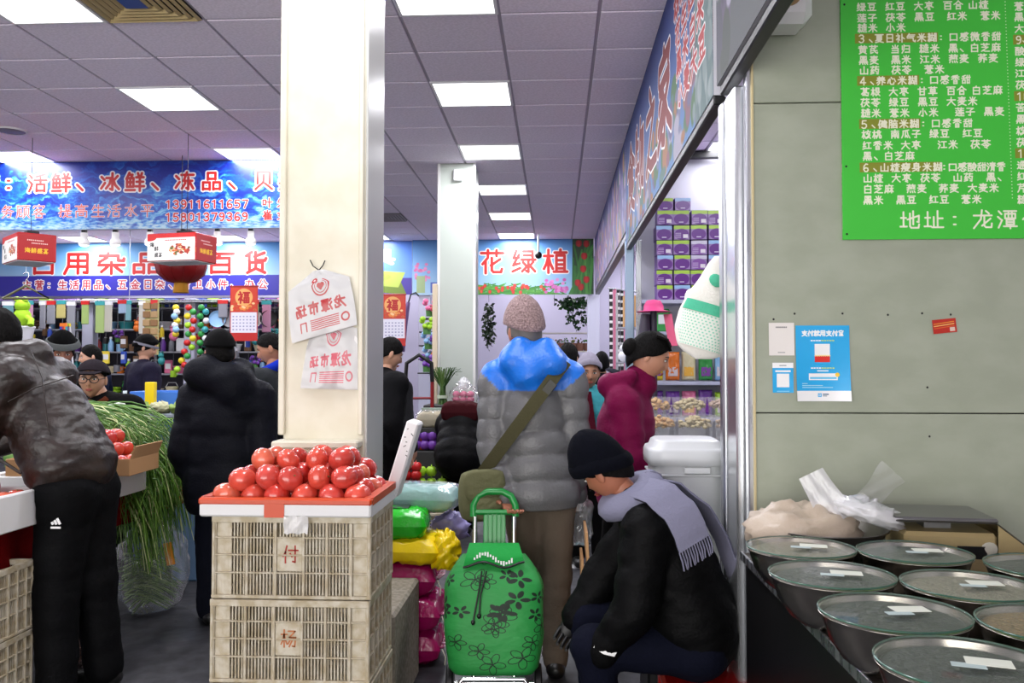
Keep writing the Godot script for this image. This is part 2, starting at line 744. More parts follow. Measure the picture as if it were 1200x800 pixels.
# ---------------------------------------------------------------- brush lettering
# Strokes on a 100 by 100 square: points of a stroke in pairs, strokes parted by ; and "part@left top right bottom" sets a whole part into a corner.
const GLYPH := {
	"口": "12 15 12 92;12 15 88 15 88 92;12 84 88 84", "日": "18 6 18 95;18 6 82 6 82 95;18 48 82 48;18 92 82 92",
	"月": "22 5 22 60 8 97;22 5 84 5 84 95 70 92;22 34 84 34;22 62 84 62", "田": "10 10 10 92;10 10 90 10 90 92;50 10 50 90;10 50 90 50;10 90 90 90",
	"木": "5 28 95 28;50 3 50 98;48 30 30 60 4 82;52 30 70 60 96 82", "米": "22 8 36 32;78 8 64 32;4 42 96 42;50 3 50 98;46 45 28 70 5 90;54 45 72 70 95 90",
	"禾": "78 4 20 16;5 36 95 36;50 12 50 98;47 38 28 65 4 84;53 38 72 65 96 84", "土": "15 40 85 40;50 5 50 92;4 92 96 92",
	"氵": "20 8 70 24;5 38 60 52;15 95 80 55", "冫": "15 15 70 35;10 92 80 55", "亻": "75 3 45 42 8 62;50 35 50 98",
	"扌": "8 28 92 28;55 3 55 92 28 86;5 66 95 50", "纟": "50 4 20 36 75 34;78 22 15 66 85 58;8 92 90 78",
	"艹": "4 45 96 45;32 8 32 85;68 8 68 85", "宀": "50 2 54 25;10 70 12 32 90 32 82 66", "灬": "12 10 4 85;36 15 42 85;62 15 70 85;86 10 98 85",
	"心": "18 40 8 80;32 30 34 80 45 94 74 92 78 70;46 12 62 34;78 26 96 62", "攵": "40 3 26 34 6 54;28 26 96 26;78 28 60 68 10 97;30 34 58 72 97 96",
	"女": "40 4 18 60 78 96;72 32 58 70 8 97;4 34 96 34", "子": "12 10 84 10 50 36;50 36 50 92 30 88;4 52 96 52",
	"大": "4 34 96 34;50 4 46 50 6 96;52 40 66 68 95 96", "小": "50 4 50 94 32 88;26 34 6 78;72 34 94 76", "山": "50 6 50 90;10 36 10 90 90 90;90 36 90 94",
	"王": "10 8 90 8;14 48 86 48;50 8 50 92;4 92 96 92", "工": "10 12 90 12;50 12 50 88;4 88 96 88",
	"贝": "18 6 18 66;18 6 82 6 82 66;50 20 48 60 8 96;58 66 94 96", "页": "6 8 94 8;50 8 42 24;18 26 18 74;18 26 82 26 82 74;50 36 46 66 8 97;60 74 95 97",
	"隹": "34 3 6 48;24 30 24 98;58 4 68 20;24 24 96 24;60 24 60 92;24 46 92 46;24 68 92 68;24 92 98 92",
	"豆": "8 8 92 8;24 26 24 58;24 26 76 26 76 58;24 56 76 56;30 66 40 86;72 66 60 88;4 92 96 92",
	"白": "50 2 38 18;16 18 16 97;16 18 84 18 84 97;16 54 84 54;16 94 84 94", "百": "4 8 96 8;50 8 40 28;18 28 18 97;18 28 82 28 82 97;18 60 82 60;18 94 82 94",
	"羊": "28 4 40 22;72 4 60 22;10 26 90 26;14 50 86 50;4 74 96 74;50 26 50 98",
	"鱼": "40 2 10 34;34 12 72 12 60 28;16 30 16 76;16 30 84 30 84 76;16 52 84 52;50 30 50 76;16 76 84 76;2 94 98 94", "鲜": "鱼@0 0 50 100;羊@52 0 100 100",
	"舌": "84 4 20 16;4 36 96 36;50 12 50 58;20 58 20 96;20 58 80 58 80 96;20 92 80 92", "活": "氵@0 0 26 100;舌@28 0 100 100",
	"水": "50 3 50 92 34 86;8 28 40 28 30 60 6 84;86 18 60 40;54 34 70 66 96 88", "冰": "冫@0 10 28 90;水@24 0 100 100",
	"冻": "冫@0 10 28 90;东@28 0 100 100", "东": "6 16 94 16;46 3 22 48 84 48;56 30 56 92 42 86;34 60 10 88;70 60 92 88",
	"品": "口@24 0 76 46;口@0 50 46 100;口@54 50 100 100", "类": "米@8 0 92 52;大@4 48 96 100",
	"务": "36 2 10 36;30 14 76 14 40 44 6 50;26 20 60 40 94 50;20 62 78 62 70 92 50 90;46 48 40 70 10 98",
	"厄": "6 10 96 10;18 10 16 60 2 96;40 32 40 86 92 86 92 70;40 32 78 32 78 62 62 60", "顾": "厄@0 0 46 100;页@48 0 100 100",
	"客": "宀@0 0 100 36;40 28 14 54;34 38 72 38 44 60 4 74;32 44 60 62 96 72;28 72 28 98;28 72 74 72 74 98;28 96 74 96",
	"是": "日@20 0 80 46;4 52 96 52;50 52 50 90;52 70 86 70;26 64 20 82 4 98;22 80 50 94 98 95", "提": "扌@0 0 32 100;是@34 0 100 100",
	"高": "50 0 50 12;4 14 96 14;28 24 28 42;28 24 72 24 72 42;28 41 72 41;10 52 10 98;10 52 90 52 90 96 78 94;34 64 34 86;34 64 66 64 66 86;34 84 66 84",
	"生": "26 6 8 42;24 26 90 26;14 58 86 58;52 4 52 94;4 94 96 94", "平": "8 10 92 10;26 22 36 46;74 22 62 46;4 56 96 56;50 10 50 98",
	"叶": "口@0 14 36 80;40 46 98 46;70 4 70 98", "先": "28 6 12 34;24 22 88 22;50 2 50 48;4 48 96 48;36 50 32 74 6 97;62 50 62 86 70 94 94 92 95 74",
	"崔": "山@16 0 84 30;隹@4 30 96 100", "用": "18 6 18 60 4 97;18 6 86 6 86 94 74 92;18 36 86 36;18 64 86 64;52 6 52 96",
	"杂": "38 2 34 22 6 44;8 14 74 14 74 36 94 38 95 28;4 58 96 58;50 44 50 98;36 66 14 90;64 66 88 90",
	"化": "30 3 6 42;20 28 20 98;86 12 44 50;48 4 48 80 56 92 90 92 94 72", "货": "化@10 0 90 44;贝@14 46 86 100",
	"主": "44 2 56 16;10 26 90 26;16 58 84 58;50 26 50 92;4 92 96 92", "营": "艹@4 0 96 26;6 48 10 32 92 32 88 46;口@26 42 74 64;口@14 70 86 100",
	"五": "10 8 90 8;46 8 30 92;16 44 76 44 72 92;4 92 96 92", "金": "50 0 30 26 2 44;50 0 70 26 98 44;28 44 72 44;14 62 86 62;50 44 50 94;24 70 32 86;76 70 66 88;4 94 96 94",
	"厨": "8 8 96 8;12 8 10 60 0 96;20 22 56 22;26 34 26 56;26 34 52 34 52 56;26 55 52 55;28 62 32 78;50 62 46 78;18 86 58 82;62 40 98 40;86 22 86 94 74 90;66 54 74 68",
	"卫": "10 12 82 12 80 64 66 60;46 12 46 90;4 90 96 90", "件": "亻@0 0 32 100;48 6 34 46;44 30 94 30;32 58 98 58;68 4 68 98",
	"办": "10 24 78 24 74 90 56 86;44 4 38 56 6 95;16 46 4 70;86 44 97 68", "公": "34 6 24 32 3 52;64 6 76 32 98 52;46 46 16 90 80 86;66 64 90 98",
	"花": "艹@0 0 100 32;化@4 32 96 100", "录": "16 8 78 8 78 42;20 25 78 25;4 43 96 43;50 44 50 94 36 90;14 54 32 66;8 92 42 70;82 52 64 66;54 64 94 92",
	"绿": "纟@0 0 38 100;录@38 0 100 100", "直": "10 14 90 14;50 2 50 26;22 26 22 90;22 26 78 26 78 90;22 46 78 46;22 64 78 64;22 80 78 80;4 94 96 94", "植": "木@0 0 40 100;直@40 0 100 100",
	"食": "50 0 30 22 2 36;50 0 70 22 98 36;44 20 56 30;22 36 22 94 40 84;22 36 76 36 76 64;22 50 76 50;22 64 76 64;86 64 66 76;40 64 60 86 96 98",
	"牛": "26 6 12 40;22 26 88 26;4 58 96 58;52 2 52 98", "勿": "34 3 22 40 6 60;26 22 90 22 84 90 66 88;54 24 38 62 12 82;74 24 56 76 32 96", "物": "牛@0 0 42 100;勿@42 0 100 100",
	"之": "42 2 56 16;12 28 80 28 30 72 8 92;20 78 50 92 97 93",
	"家": "宀@4 0 96 30;18 32 82 32;50 32 14 52;40 40 56 64 50 94 34 90;46 54 8 74;52 66 4 94;82 40 58 54;56 54 72 76 96 92",
	"每": "30 2 8 34;26 16 92 16;28 34 22 84 84 84;28 34 84 34 78 98;4 60 98 60;48 40 56 52;46 66 54 78", "海": "氵@0 0 28 100;每@28 0 100 100",
	"盛": "14 12 96 12;18 12 16 44 2 58;22 28 44 28 42 46 32 44;56 2 66 34 94 54;86 24 50 54;74 0 86 8;16 64 16 94;16 64 84 64 84 94;38 64 38 94;62 64 62 94;2 95 98 95",
	"宴": "宀@4 0 96 28;日@28 30 72 60;女@4 60 96 100", "红": "纟@0 0 42 100;工@42 8 100 92",
	"枣": "8 14 92 14;50 0 50 64;24 26 24 48;24 26 76 26 76 48;24 47 76 47;46 48 4 72;54 48 96 70;36 72 58 80;34 88 60 98",
	"合": "50 0 30 24 2 42;50 0 70 24 98 42;28 44 72 44;口@20 54 80 100", "查": "木@0 0 100 50;日@22 50 78 88;2 96 98 96", "楂": "木@0 0 38 100;查@38 0 100 100",
	"辶": "10 12 20 24;4 42 20 42 18 76 4 92;18 82 40 92 98 94", "莲": "艹@0 0 100 24;辶@0 26 100 100;34 34 94 34;62 26 40 56 94 56;34 72 98 72;66 46 66 86",
	"茯": "艹@0 0 100 24;亻@0 26 30 100;大@30 28 100 100;80 32 90 42", "令": "50 0 30 24 2 42;50 0 70 24 98 42;44 30 56 44;20 54 80 54 56 78;34 76 64 98", "苓": "艹@0 0 100 26;令@0 26 100 100",
	"黑": "18 4 18 42;18 4 82 4 82 42;34 12 40 32;66 12 60 32;18 42 82 42;50 4 50 74;10 58 90 58;2 74 98 74;灬@2 80 98 100",
	"薏": "艹@0 0 100 20;50 20 50 26;16 28 84 28;32 32 38 40;68 32 62 40;4 42 96 42;日@24 46 76 72;心@4 72 96 100",
	"造": "50 0 40 20;46 12 92 12;68 0 68 32;36 34 98 34;口@44 44 92 76;辶@0 0 100 100", "糙": "米@0 0 36 100;造@38 0 100 100",
	"夏": "4 6 96 6;50 6 42 18;24 18 24 54;24 18 76 18 76 54;24 30 76 30;24 42 76 42;24 54 76 54;40 56 10 78;34 66 76 66 50 86 8 98;30 72 60 88 96 98",
	"衤": "36 2 50 14;8 24 80 24 10 70;46 46 46 98;76 44 56 56;56 58 86 76", "补": "衤@0 0 52 100;68 4 68 98;70 40 96 60", "气": "30 2 6 38;24 16 92 16;24 34 84 34;8 52 74 52 76 84 96 96 98 80",
	"胡": "2 26 48 26;24 2 24 46;口@4 48 46 92;月@56 0 98 100", "糊": "米@0 0 32 100;胡@32 0 100 100",
	"感": "14 12 96 12;18 12 16 48 2 64;26 26 54 26;口@26 34 54 54;60 2 66 36 94 60;84 22 56 58;76 0 86 8;心@6 62 94 100",
	"彳": "70 2 20 26;80 26 10 58;48 46 48 98", "微": "彳@0 0 28 100;30 6 30 28 66 28;48 0 48 28;66 6 66 28;32 40 64 40;38 52 34 80 26 96;38 52 58 52 58 84 68 80;攵@66 0 100 100",
	"香": "禾@4 0 96 56;日@22 56 78 100", "甘": "4 26 96 26;26 4 26 96;74 4 74 96;26 56 74 56;26 92 74 92", "甜": "舌@0 0 50 100;甘@50 0 100 100",
	"黄": "8 14 92 14;32 2 32 30;68 2 68 30;2 30 98 30;20 40 20 76;20 40 80 40 80 76;20 58 80 58;50 30 50 76;20 76 80 76;38 80 10 98;62 80 90 98",
	"氏": "78 4 20 18;20 14 20 92 46 78;20 48 92 48;54 14 66 66 94 94 97 76", "芪": "艹@0 0 100 28;氏@0 28 100 100", "当": "50 2 50 38;20 10 30 30;80 10 68 30;12 42 82 42 82 96;16 68 82 68;10 92 82 92",
	"归": "10 14 10 60;30 2 28 60 6 97;44 14 90 14 90 92;48 50 90 50;42 88 90 88", "芝": "艹@0 0 100 28;之@0 26 100 100",
	"麻": "50 0 56 10;12 14 96 14;14 14 12 60 2 97;木@18 22 56 98;木@58 22 98 98", "麦": "12 10 88 10;18 26 82 26;4 44 96 44;50 0 50 44;40 46 10 72;34 56 76 56 50 80 8 98;30 62 58 82 96 98",
	"江": "氵@0 0 32 100;工@34 6 100 94", "燕": "4 12 96 12;32 2 32 22;68 2 68 22;口@36 28 64 54;4 40 26 36;20 26 20 60;4 64 26 54;80 24 80 54 94 54;94 30 78 42;灬@4 72 96 100",
	"荞": "艹@0 0 100 24;80 26 20 34;6 48 94 48;48 32 40 56 6 70;54 48 66 60 96 68;36 66 32 82 14 98;66 66 66 98", "药": "艹@0 0 100 24;纟@0 26 46 100;62 26 50 54;58 38 94 38 88 94 70 90;62 58 74 72",
	"养": "30 2 38 12;70 2 62 12;10 16 90 16;14 30 86 30;4 44 96 44;50 16 44 44 4 76;56 46 70 62 96 74;36 64 32 80 14 98;64 62 64 98",
	"葛": "艹@0 0 100 22;日@24 24 76 52;32 52 10 74;24 60 88 60 84 94 66 92;48 64 30 86;46 72 62 84;24 66 24 88 68 88",
	"艮": "20 6 78 6 78 46;22 26 78 26;22 46 78 46;22 6 22 94 48 82;92 52 66 68;46 48 64 76 98 96", "根": "木@0 0 42 100;艮@42 0 100 100",
	"草": "艹@0 0 100 24;24 30 24 62;24 30 76 30 76 62;24 46 76 46;24 62 76 62;4 78 96 78;50 62 50 98",
	"健": "亻@0 0 28 100;30 14 50 14 34 44 52 44 42 74 24 94;30 56 44 78 98 94;58 18 92 18 92 46;52 32 98 32;58 46 92 46;56 62 94 62;74 4 74 84;54 78 98 78",
	"脑": "月@0 0 38 100;68 0 72 12;42 18 98 18;48 40 48 92 92 92;92 40 92 96;58 36 82 74;82 36 58 74", "亥": "50 0 50 12;4 18 96 18;46 20 20 44 64 42;82 34 46 72 6 90;86 56 50 86 10 98;60 66 94 96", "核": "木@0 0 40 100;亥@40 0 100 100",
	"兆": "38 4 36 60 6 96;62 4 62 84 72 94 94 92 96 74;14 20 28 38;4 70 34 54;90 18 72 38;66 48 94 66", "桃": "木@0 0 40 100;兆@40 0 100 100",
	"南": "8 16 92 16;50 0 50 36;12 36 12 98;12 36 88 36 88 94 76 92;34 44 42 54;66 44 58 54;26 60 74 60;22 76 78 76;50 58 50 96", "瓜": "84 4 20 16;22 14 20 60 4 96;50 14 44 86 66 78;58 66 72 90;66 12 76 60 97 96",
	"瘦": "56 0 60 8;18 12 98 12;20 12 18 62 4 98;4 26 14 44;0 66 18 54;34 22 34 56;34 38 52 38;34 54 92 54;62 20 92 22 92 54;72 38 92 38;64 16 64 62;30 66 84 66 60 86 26 98;36 70 60 86 96 98",
	"身": "50 0 40 10;24 10 24 66;24 10 76 10 76 94 60 90;24 28 76 28;24 46 76 46;4 66 76 66;94 46 50 78 6 98",
	"酉": "4 8 96 8;14 26 14 97;14 26 86 26 86 97;38 8 36 42 22 56;62 8 62 50 86 50;14 70 86 70;14 94 86 94",
	"酸": "酉@0 0 46 100;74 2 54 26 92 22;82 12 96 30;64 32 52 48;82 32 96 46;68 46 50 70;64 54 92 54 76 80 50 97;62 66 78 82 98 97",
	"青": "10 10 90 10;16 24 84 24;4 38 96 38;50 0 50 38;月@18 46 82 100", "清": "氵@0 0 28 100;青@28 0 100 100", "也": "4 48 96 28 94 62 82 60;50 4 50 74;24 16 24 84 34 92 92 92 97 74",
	"地": "土@0 4 36 92;也@36 0 100 100", "止": "50 4 50 92;54 44 92 44;18 36 18 92;4 92 96 92", "址": "土@0 4 36 92;止@38 0 100 98",
	"龙": "4 30 96 30;46 2 40 50 4 97;58 32 58 84 66 92 94 92 96 72;90 46 46 84;66 6 82 20",
	"覃": "6 8 94 8;14 22 14 46;14 22 86 22 86 46;14 46 86 46;38 8 38 46;62 8 62 46;24 54 24 78;24 54 76 54 76 78;24 66 76 66;24 78 76 78;4 88 96 88;50 78 50 99", "潭": "氵@0 0 28 100;覃@28 0 100 100",
	"苦": "艹@0 0 100 26;4 46 96 46;50 28 50 62;口@16 60 84 98", "通": "辶@0 0 100 100;44 6 82 6 66 18;38 22 38 84;38 22 90 22 90 82;38 40 90 40;38 58 90 58;64 22 64 82",
	"芹": "艹@0 0 100 26;80 30 22 38;22 36 20 70 4 98;22 56 96 56;66 56 66 99", "支": "8 22 92 22;50 2 50 44;14 44 78 44 56 76 6 98;26 48 54 78 96 98",
	"付": "亻@0 0 36 100;38 28 98 28;80 4 80 94 64 90;48 46 60 64", "就": "24 0 24 10;2 16 48 16;口@10 24 40 52;24 52 24 96 16 92;14 64 4 86;36 64 46 84;50 30 98 30;68 4 66 56 48 97;76 30 76 86 98 86 98 72;84 8 94 20",
	"宝": "宀@4 0 96 32;王@14 36 86 96;68 74 78 84", "昜": "8 10 84 10 22 44 90 44 80 94 56 92;44 46 8 80;66 46 20 96", "杨": "木@0 0 42 100;昜@42 0 100 100", "场": "土@0 4 38 92;昜@38 0 100 100",
	"市": "50 0 54 14;4 20 96 20;18 38 18 86;18 38 82 38 82 84 70 82;50 20 50 98", "福": "衤@0 0 44 100;46 8 98 8;口@54 16 90 40;田@48 48 96 98",
	"具": "24 4 24 66;24 4 76 4 76 66;24 24 76 24;24 44 76 44;4 68 96 68;36 76 10 97;64 76 90 97", "、": "10 62 40 92", "：": "24 36 34 36;24 76 34 76", "0": "34 6 16 22 16 80 34 96 48 96 66 80 66 22 48 6 34 6", "1": "20 24 44 8 44 97", "2": "16 26 30 8 54 8 66 26 62 44 16 96 68 96",
	"3": "16 18 32 6 52 8 64 24 56 44 36 48 58 52 66 72 54 92 32 97 14 84", "4": "52 97 52 6 12 70 72 70", "5": "62 8 22 8 18 46 44 40 64 54 66 76 50 95 28 96 14 86",
	"6": "60 10 40 6 20 30 16 70 30 94 52 95 66 78 60 56 40 50 18 64", "7": "14 8 68 8 36 97", "8": "40 6 20 16 20 38 60 54 66 78 52 95 30 95 16 78 22 54 60 38 60 16 40 6", "9": "24 92 44 94 62 70 66 34 52 8 30 7 16 24 22 46 42 52 64 40",
}
var strokes_of := {}


func glyph(ch: String) -> Array:
	if strokes_of.has(ch):
		return strokes_of[ch]
	var out := []
	for s in String(GLYPH[ch]).split(";"):
		if s.contains("@"):
			var h := s.split("@")
			var b := h[1].split_floats(" ")
			for p in glyph(h[0]):
				var q := PackedVector2Array()
				for w in p:
					q.append(Vector2(lerpf(b[0], b[2], w.x / 100.0), lerpf(b[1], b[3], w.y / 100.0)))
				out.append(q)
		else:
			var f := s.split_floats(" ")
			var q := PackedVector2Array()
			for i in range(0, f.size() - 1, 2):
				q.append(Vector2(f[i], f[i + 1]))
			out.append(q)
	strokes_of[ch] = out
	return out


func draw_line(img: Image, a: Vector2, b: Vector2, w: float, col: Color) -> void:
	var r := w * 0.5
	var x0 := maxi(int(minf(a.x, b.x) - r - 1.0), 0)
	var x1 := mini(int(maxf(a.x, b.x) + r + 2.0), img.get_width() - 1)
	var y0 := maxi(int(minf(a.y, b.y) - r - 1.0), 0)
	var y1 := mini(int(maxf(a.y, b.y) + r + 2.0), img.get_height() - 1)
	var ba := b - a
	var il := 1.0 / maxf(ba.length_squared(), 1e-6)
	for y in range(y0, y1 + 1):
		for x in range(x0, x1 + 1):
			var p := Vector2(x + 0.5, y + 0.5) - a
			var d := (p - ba * clampf(p.dot(ba) * il, 0.0, 1.0)).length()
			var k := clampf(r + 0.5 - d, 0.0, 1.0)
			if k > 0.0:
				img.set_pixel(x, y, col if k >= 1.0 else img.get_pixel(x, y).lerp(col, k))


# letters from (x, y), their top left corner; step is the pitch between letters
func letters(img: Image, text: String, x: float, y: float, size: float, step: float, w: float, col: Color, wide := 1.0, mirror := false) -> void:
	for i in text.length():
		var ch := text[i]
		if ch == " ":
			continue
		var ox := x + step * i
		for s in glyph(ch):
			for j in s.size() - 1:
				var a: Vector2 = s[j] / 100.0
				var b: Vector2 = s[j + 1] / 100.0
				if mirror:
					a.x = 1.0 - a.x
					b.x = 1.0 - b.x
				draw_line(img, Vector2(ox + a.x * size * wide, y + a.y * size), Vector2(ox + b.x * size * wide, y + b.y * size), w, col)


func outlined(img: Image, text: String, x: float, y: float, size: float, step: float, w: float, col: Color, rim: float, rimcol: Color, wide := 1.0) -> void:
	letters(img, text, x, y, size, step, w + rim * 2.0, rimcol, wide)
	letters(img, text, x, y, size, step, w, col, wide)


func disc(img: Image, o: Vector2, r: Vector2, col: Color, soft := 1.5) -> void:
	for y in range(maxi(int(o.y - r.y - 1), 0), mini(int(o.y + r.y + 2), img.get_height())):
		for x in range(maxi(int(o.x - r.x - 1), 0), mini(int(o.x + r.x + 2), img.get_width())):
			var d := (Vector2(x + 0.5, y + 0.5) - o) / r
			var k := clampf((1.0 - d.length()) * minf(r.x, r.y) / soft, 0.0, 1.0)
			if k > 0.0:
				img.set_pixel(x, y, img.get_pixel(x, y).lerp(col, k * col.a))


func blank(w: int, h: int, col: Color) -> Image:
	var i := Image.create(w, h, false, Image.FORMAT_RGB8)
	i.fill(col)
	return i


# ---------------------------------------------------------------- the hall
func build_structure() -> void:
	var wall := mat("lilac_wall", Color.WHITE)
	structure(put("floor", boxmb(V(-3.5, -0.1, -6.5), V(17, 0.2, 22)), M["floor"]))
	structure(put("wall_back", boxmb(V(-3.5, 1.9, -16.6), V(17, 3.9, 0.2)), mat("back_wall_paint", Color(0.70, 0.68, 0.77), 0.7)))
	structure(put("wall_left", boxmb(V(-11.6, 1.9, -6.5), V(0.2, 3.9, 20)), wall))
	structure(put("wall_right", boxmb(V(4.0, 1.9, -6.5), V(0.2, 3.9, 20)), wall))
	var wf := boxmb(V(-9.0, 1.9, 3.6), V(6.0, 3.9, 0.2))
	wf.box(V(3.0, 1.9, 3.6), V(4.0, 3.9, 0.2))
	wf.box(V(-2.5, 3.4, 3.6), V(7.0, 0.9, 0.2))
	wf.box(V(-2.5, 0.12, 3.6), V(7.0, 0.34, 0.2))
	structure(put("wall_front", wf, wall))
	var win := Node3D.new()
	win.name = "window_1"
	win.position = V(-2.5, 1.62, 3.5)
	add_child(win)
	structure(win)
	var day_pane := mat("daylit_glass", Color(0.9, 0.9, 0.9), 0.2)
	day_pane.emission_enabled = true
	day_pane.emission = Color(1.0, 0.99, 0.97)
	day_pane.emission_energy_multiplier = 1.0
	for i in 5:
		put("window_pane", boxmb(V(-2.8 + i * 1.4, 0, 0), V(1.34, 2.6, 0.02)), day_pane, win)
	for i in 6:
		put("window_frame", boxmb(V(-3.5 + i * 1.4, 0, -0.01), V(0.07, 2.66, 0.06), 0.005), M["steel"], win)
	# white line painted across the aisle
	var line := put("trim_1", boxmb(V(-0.2, 0.003, -6.25), V(2.6, 0.006, 0.11)), paint(Color(0.75, 0.75, 0.75), 0.6))
	structure(line, "white line across the dark floor")
	build_pillars()


func build_pillars() -> void:
	var cream: Material = M["cream_paint"]
	var p := thing("pillar", "cream pillar with two plastic bags hanging on it", "pillar", V(-1.0, 0, -3.78))
	put("shaft", boxmb(V(0.012, 1.78, 0), V(0.35, 3.56, 0.36), 0.006), cream, p)
	var m := boxmb(V(-0.165, 2.36, 0.19), V(0.026, 2.4, 0.03), 0.004)
	m.box(V(0.172, 2.36, 0.188), V(0.02, 2.4, 0.02), Basis(), 0.004)
	put("edge_strip", m, cream, p)
	m = boxmb(V(0.19, 1.78, 0.0), V(0.012, 3.56, 0.34), 0.003)
	put("side_cladding", m, mat("grey_cladding", Color(0.74, 0.74, 0.72), 0.35), p)
	put("ledge", boxmb(V(0.0, 1.125, 0.225), V(0.36, 0.03, 0.12), 0.006), cream, p)
	put("ledge_box", boxmb(V(0.0, 1.03, 0.21), V(0.33, 0.16, 0.08), 0.006), mat("ledge_paint", Color(0.80, 0.77, 0.68), 0.5), p)
	var hook := MB.new()
	var hc := V(-0.012, 1.86, 0.185)
	hook.tube([hc + V(0, -0.03, 0), hc + V(0.005, 0.0, 0.012), hc + V(0.022, 0.018, 0.016), hc + V(0.03, 0.04, 0.012)], 0.0025, 5)
	hook.tube([hc + V(0.002, 0.0, 0.012), hc + V(-0.02, 0.016, 0.016), hc + V(-0.034, 0.042, 0.012)], 0.0025, 5)
	put("wire_hook", hook, M["dark_metal"], p)
	var pm := MB.new()
	pm.box(V(-0.03, 0.225, 0.03), V(0.76, 0.45, 0.62), Basis(), 0.012)
	put("plinth", pm, M["concrete"], p).set_meta("label", "rough concrete block at its foot")
	var p2 := thing("pillar", "pale far pillar with scallions leaning on it", "pillar", V(-1.03, 0, -9.0))
	put("shaft", boxmb(V(0, 1.78, 0), V(0.38, 3.56, 0.4), 0.01), mat("pale_pillar", Color(0.68, 0.71, 0.68), 0.4), p2)
	put("edge_strip", boxmb(V(0.186, 1.78, 0.2), V(0.03, 3.56, 0.012), 0.003), mat("steel_trim", Color(0.8, 0.8, 0.8), 0.4, 0.4), p2)
	put("edge_strip", boxmb(V(-0.186, 1.78, 0.2), V(0.03, 3.56, 0.012), 0.003), M["steel_trim"], p2)
	put("sensor_box", boxmb(V(0.02, 3.43, 0.225), V(0.1, 0.12, 0.05), 0.01), M["white_paint"], p2)
	put("side_board", boxmb(V(-0.22, 1.55, 0.1), V(0.05, 1.5, 0.3), 0.004), mat("pale_board", Color(0.80, 0.74, 0.64), 0.7), p2)


func build_ceiling() -> void:
	var c := put("ceiling", boxmb(V(-3.5, CEIL + 0.11, -6.5), V(17, 0.2, 22)), M["ceiling_grid"])
	structure(c)
	var tile := boxmb(V(0, 0.005, 0), V(0.578, 0.010, 0.578), 0.003).mesh()
	var rest := MB.new()
	var lamp_frame := MB.new()
	for s in [-1.0, 1.0]:
		lamp_frame.box(V(0.288 * s, 0, 0), V(0.02, 0.014, 0.596), Basis(), 0.002)
		lamp_frame.box(V(0, 0, 0.288 * s), V(0.556, 0.014, 0.02), Basis(), 0.002)
	var frame := lamp_frame.mesh()
	var glow := boxmb(Vector3.ZERO, V(0.556, 0.006, 0.556)).mesh()
	var white: Material = mat("lamp_frame", Color(0.9, 0.9, 0.92), 0.4)
	for ci in range(-18, 8):
		for ri in range(-12, 20):
			var x := -0.94 + 0.6 * ci + 0.3
			var z := 4.456 + 0.6 * ri + 0.3
			var is_lamp := posmod(ri, 3) == 0 and posmod(ci, 4) == 0 and z > 2.0 and z < 16 and x > -8.5 and x < 2.5 and not (x > 1.0 and (z < 0.0 or absf(z - 2.956) < 0.1))
			if is_lamp:
				continue
			if (ci == -3 and ri == 0) or (ci == -3 and ri == 12):
				continue
			var seen := z > 4.2 and z < 14.6 and ((x < 0.7 and x > -0.66 * z - 0.4) or (x > 0.7 and x < 2.0 and z > 6.0 and z < 8.5))
			if seen:
				put("ceiling_tile", tile, M["ceiling_tile"], c, V(x, CEIL, -z))
			else:
				rest.box(V(x, CEIL + 0.005, -z), V(0.578, 0.010, 0.578))
	var o := put("ceiling_tile", rest, M["ceiling_tile"], c)
	o.set_meta("kind", "stuff")
	var where := {-0.64: "over the aisle", -3.04: "left of the aisle", -5.44: "in the second row from the aisle", -7.84: "in the far left row", 1.76: "over the right-hand stalls"}
	var nth := ["above the tomato crates", "nearest in view", "second in view", "third in view", "fourth in view", "fifth in view", "last in view", "inside the back shops"]
	for x in LAMP_X:
		for i in LAMP_Z.size():
			var z: float = LAMP_Z[i]
			if x > 1.0 and (z < 0.0 or absf(z - 2.956) < 0.1):
				continue
			var t := thing("ceiling_light", "square ceiling light %s, %s" % [where[x], nth[i]], "light", V(x, CEIL, -z), 0.0, "square ceiling light panels")
			put("frame", frame, white, t, V(0, -0.001, 0))
			put("diffuser_panel", glow, M["panel_glow"], t, V(0, -0.001, 0))
			lamp_light(V(x, CEIL - 0.012, -z))
	# air vents
	vent(V(-2.44, CEIL, -4.756), "beige square air vent beside the nearest left light panel", Color(0.72, 0.64, 0.46), true)
	vent(V(-2.44, CEIL, -11.956), "small grey air vent in the far ceiling", Color(0.6, 0.58, 0.6), false)
	var sp := thing("ceiling_speaker", "round grey loudspeaker grille in the ceiling at left", "speaker", V(-4.87, CEIL, -7.36))
	var m := MB.new()
	m.lathe([Vector2(0.0, -0.014), Vector2(0.09, -0.013), Vector2(0.12, -0.006), Vector2(0.125, 0.0)], 24)
	put("grille", m, mat("speaker_grey", Color(0.45, 0.43, 0.47), 0.6), sp)
	m = MB.new()
	m.lathe([Vector2(0.118, -0.012), Vector2(0.128, -0.012), Vector2(0.135, 0.0)], 24)
	put("rim", m, M["white_paint"], sp)


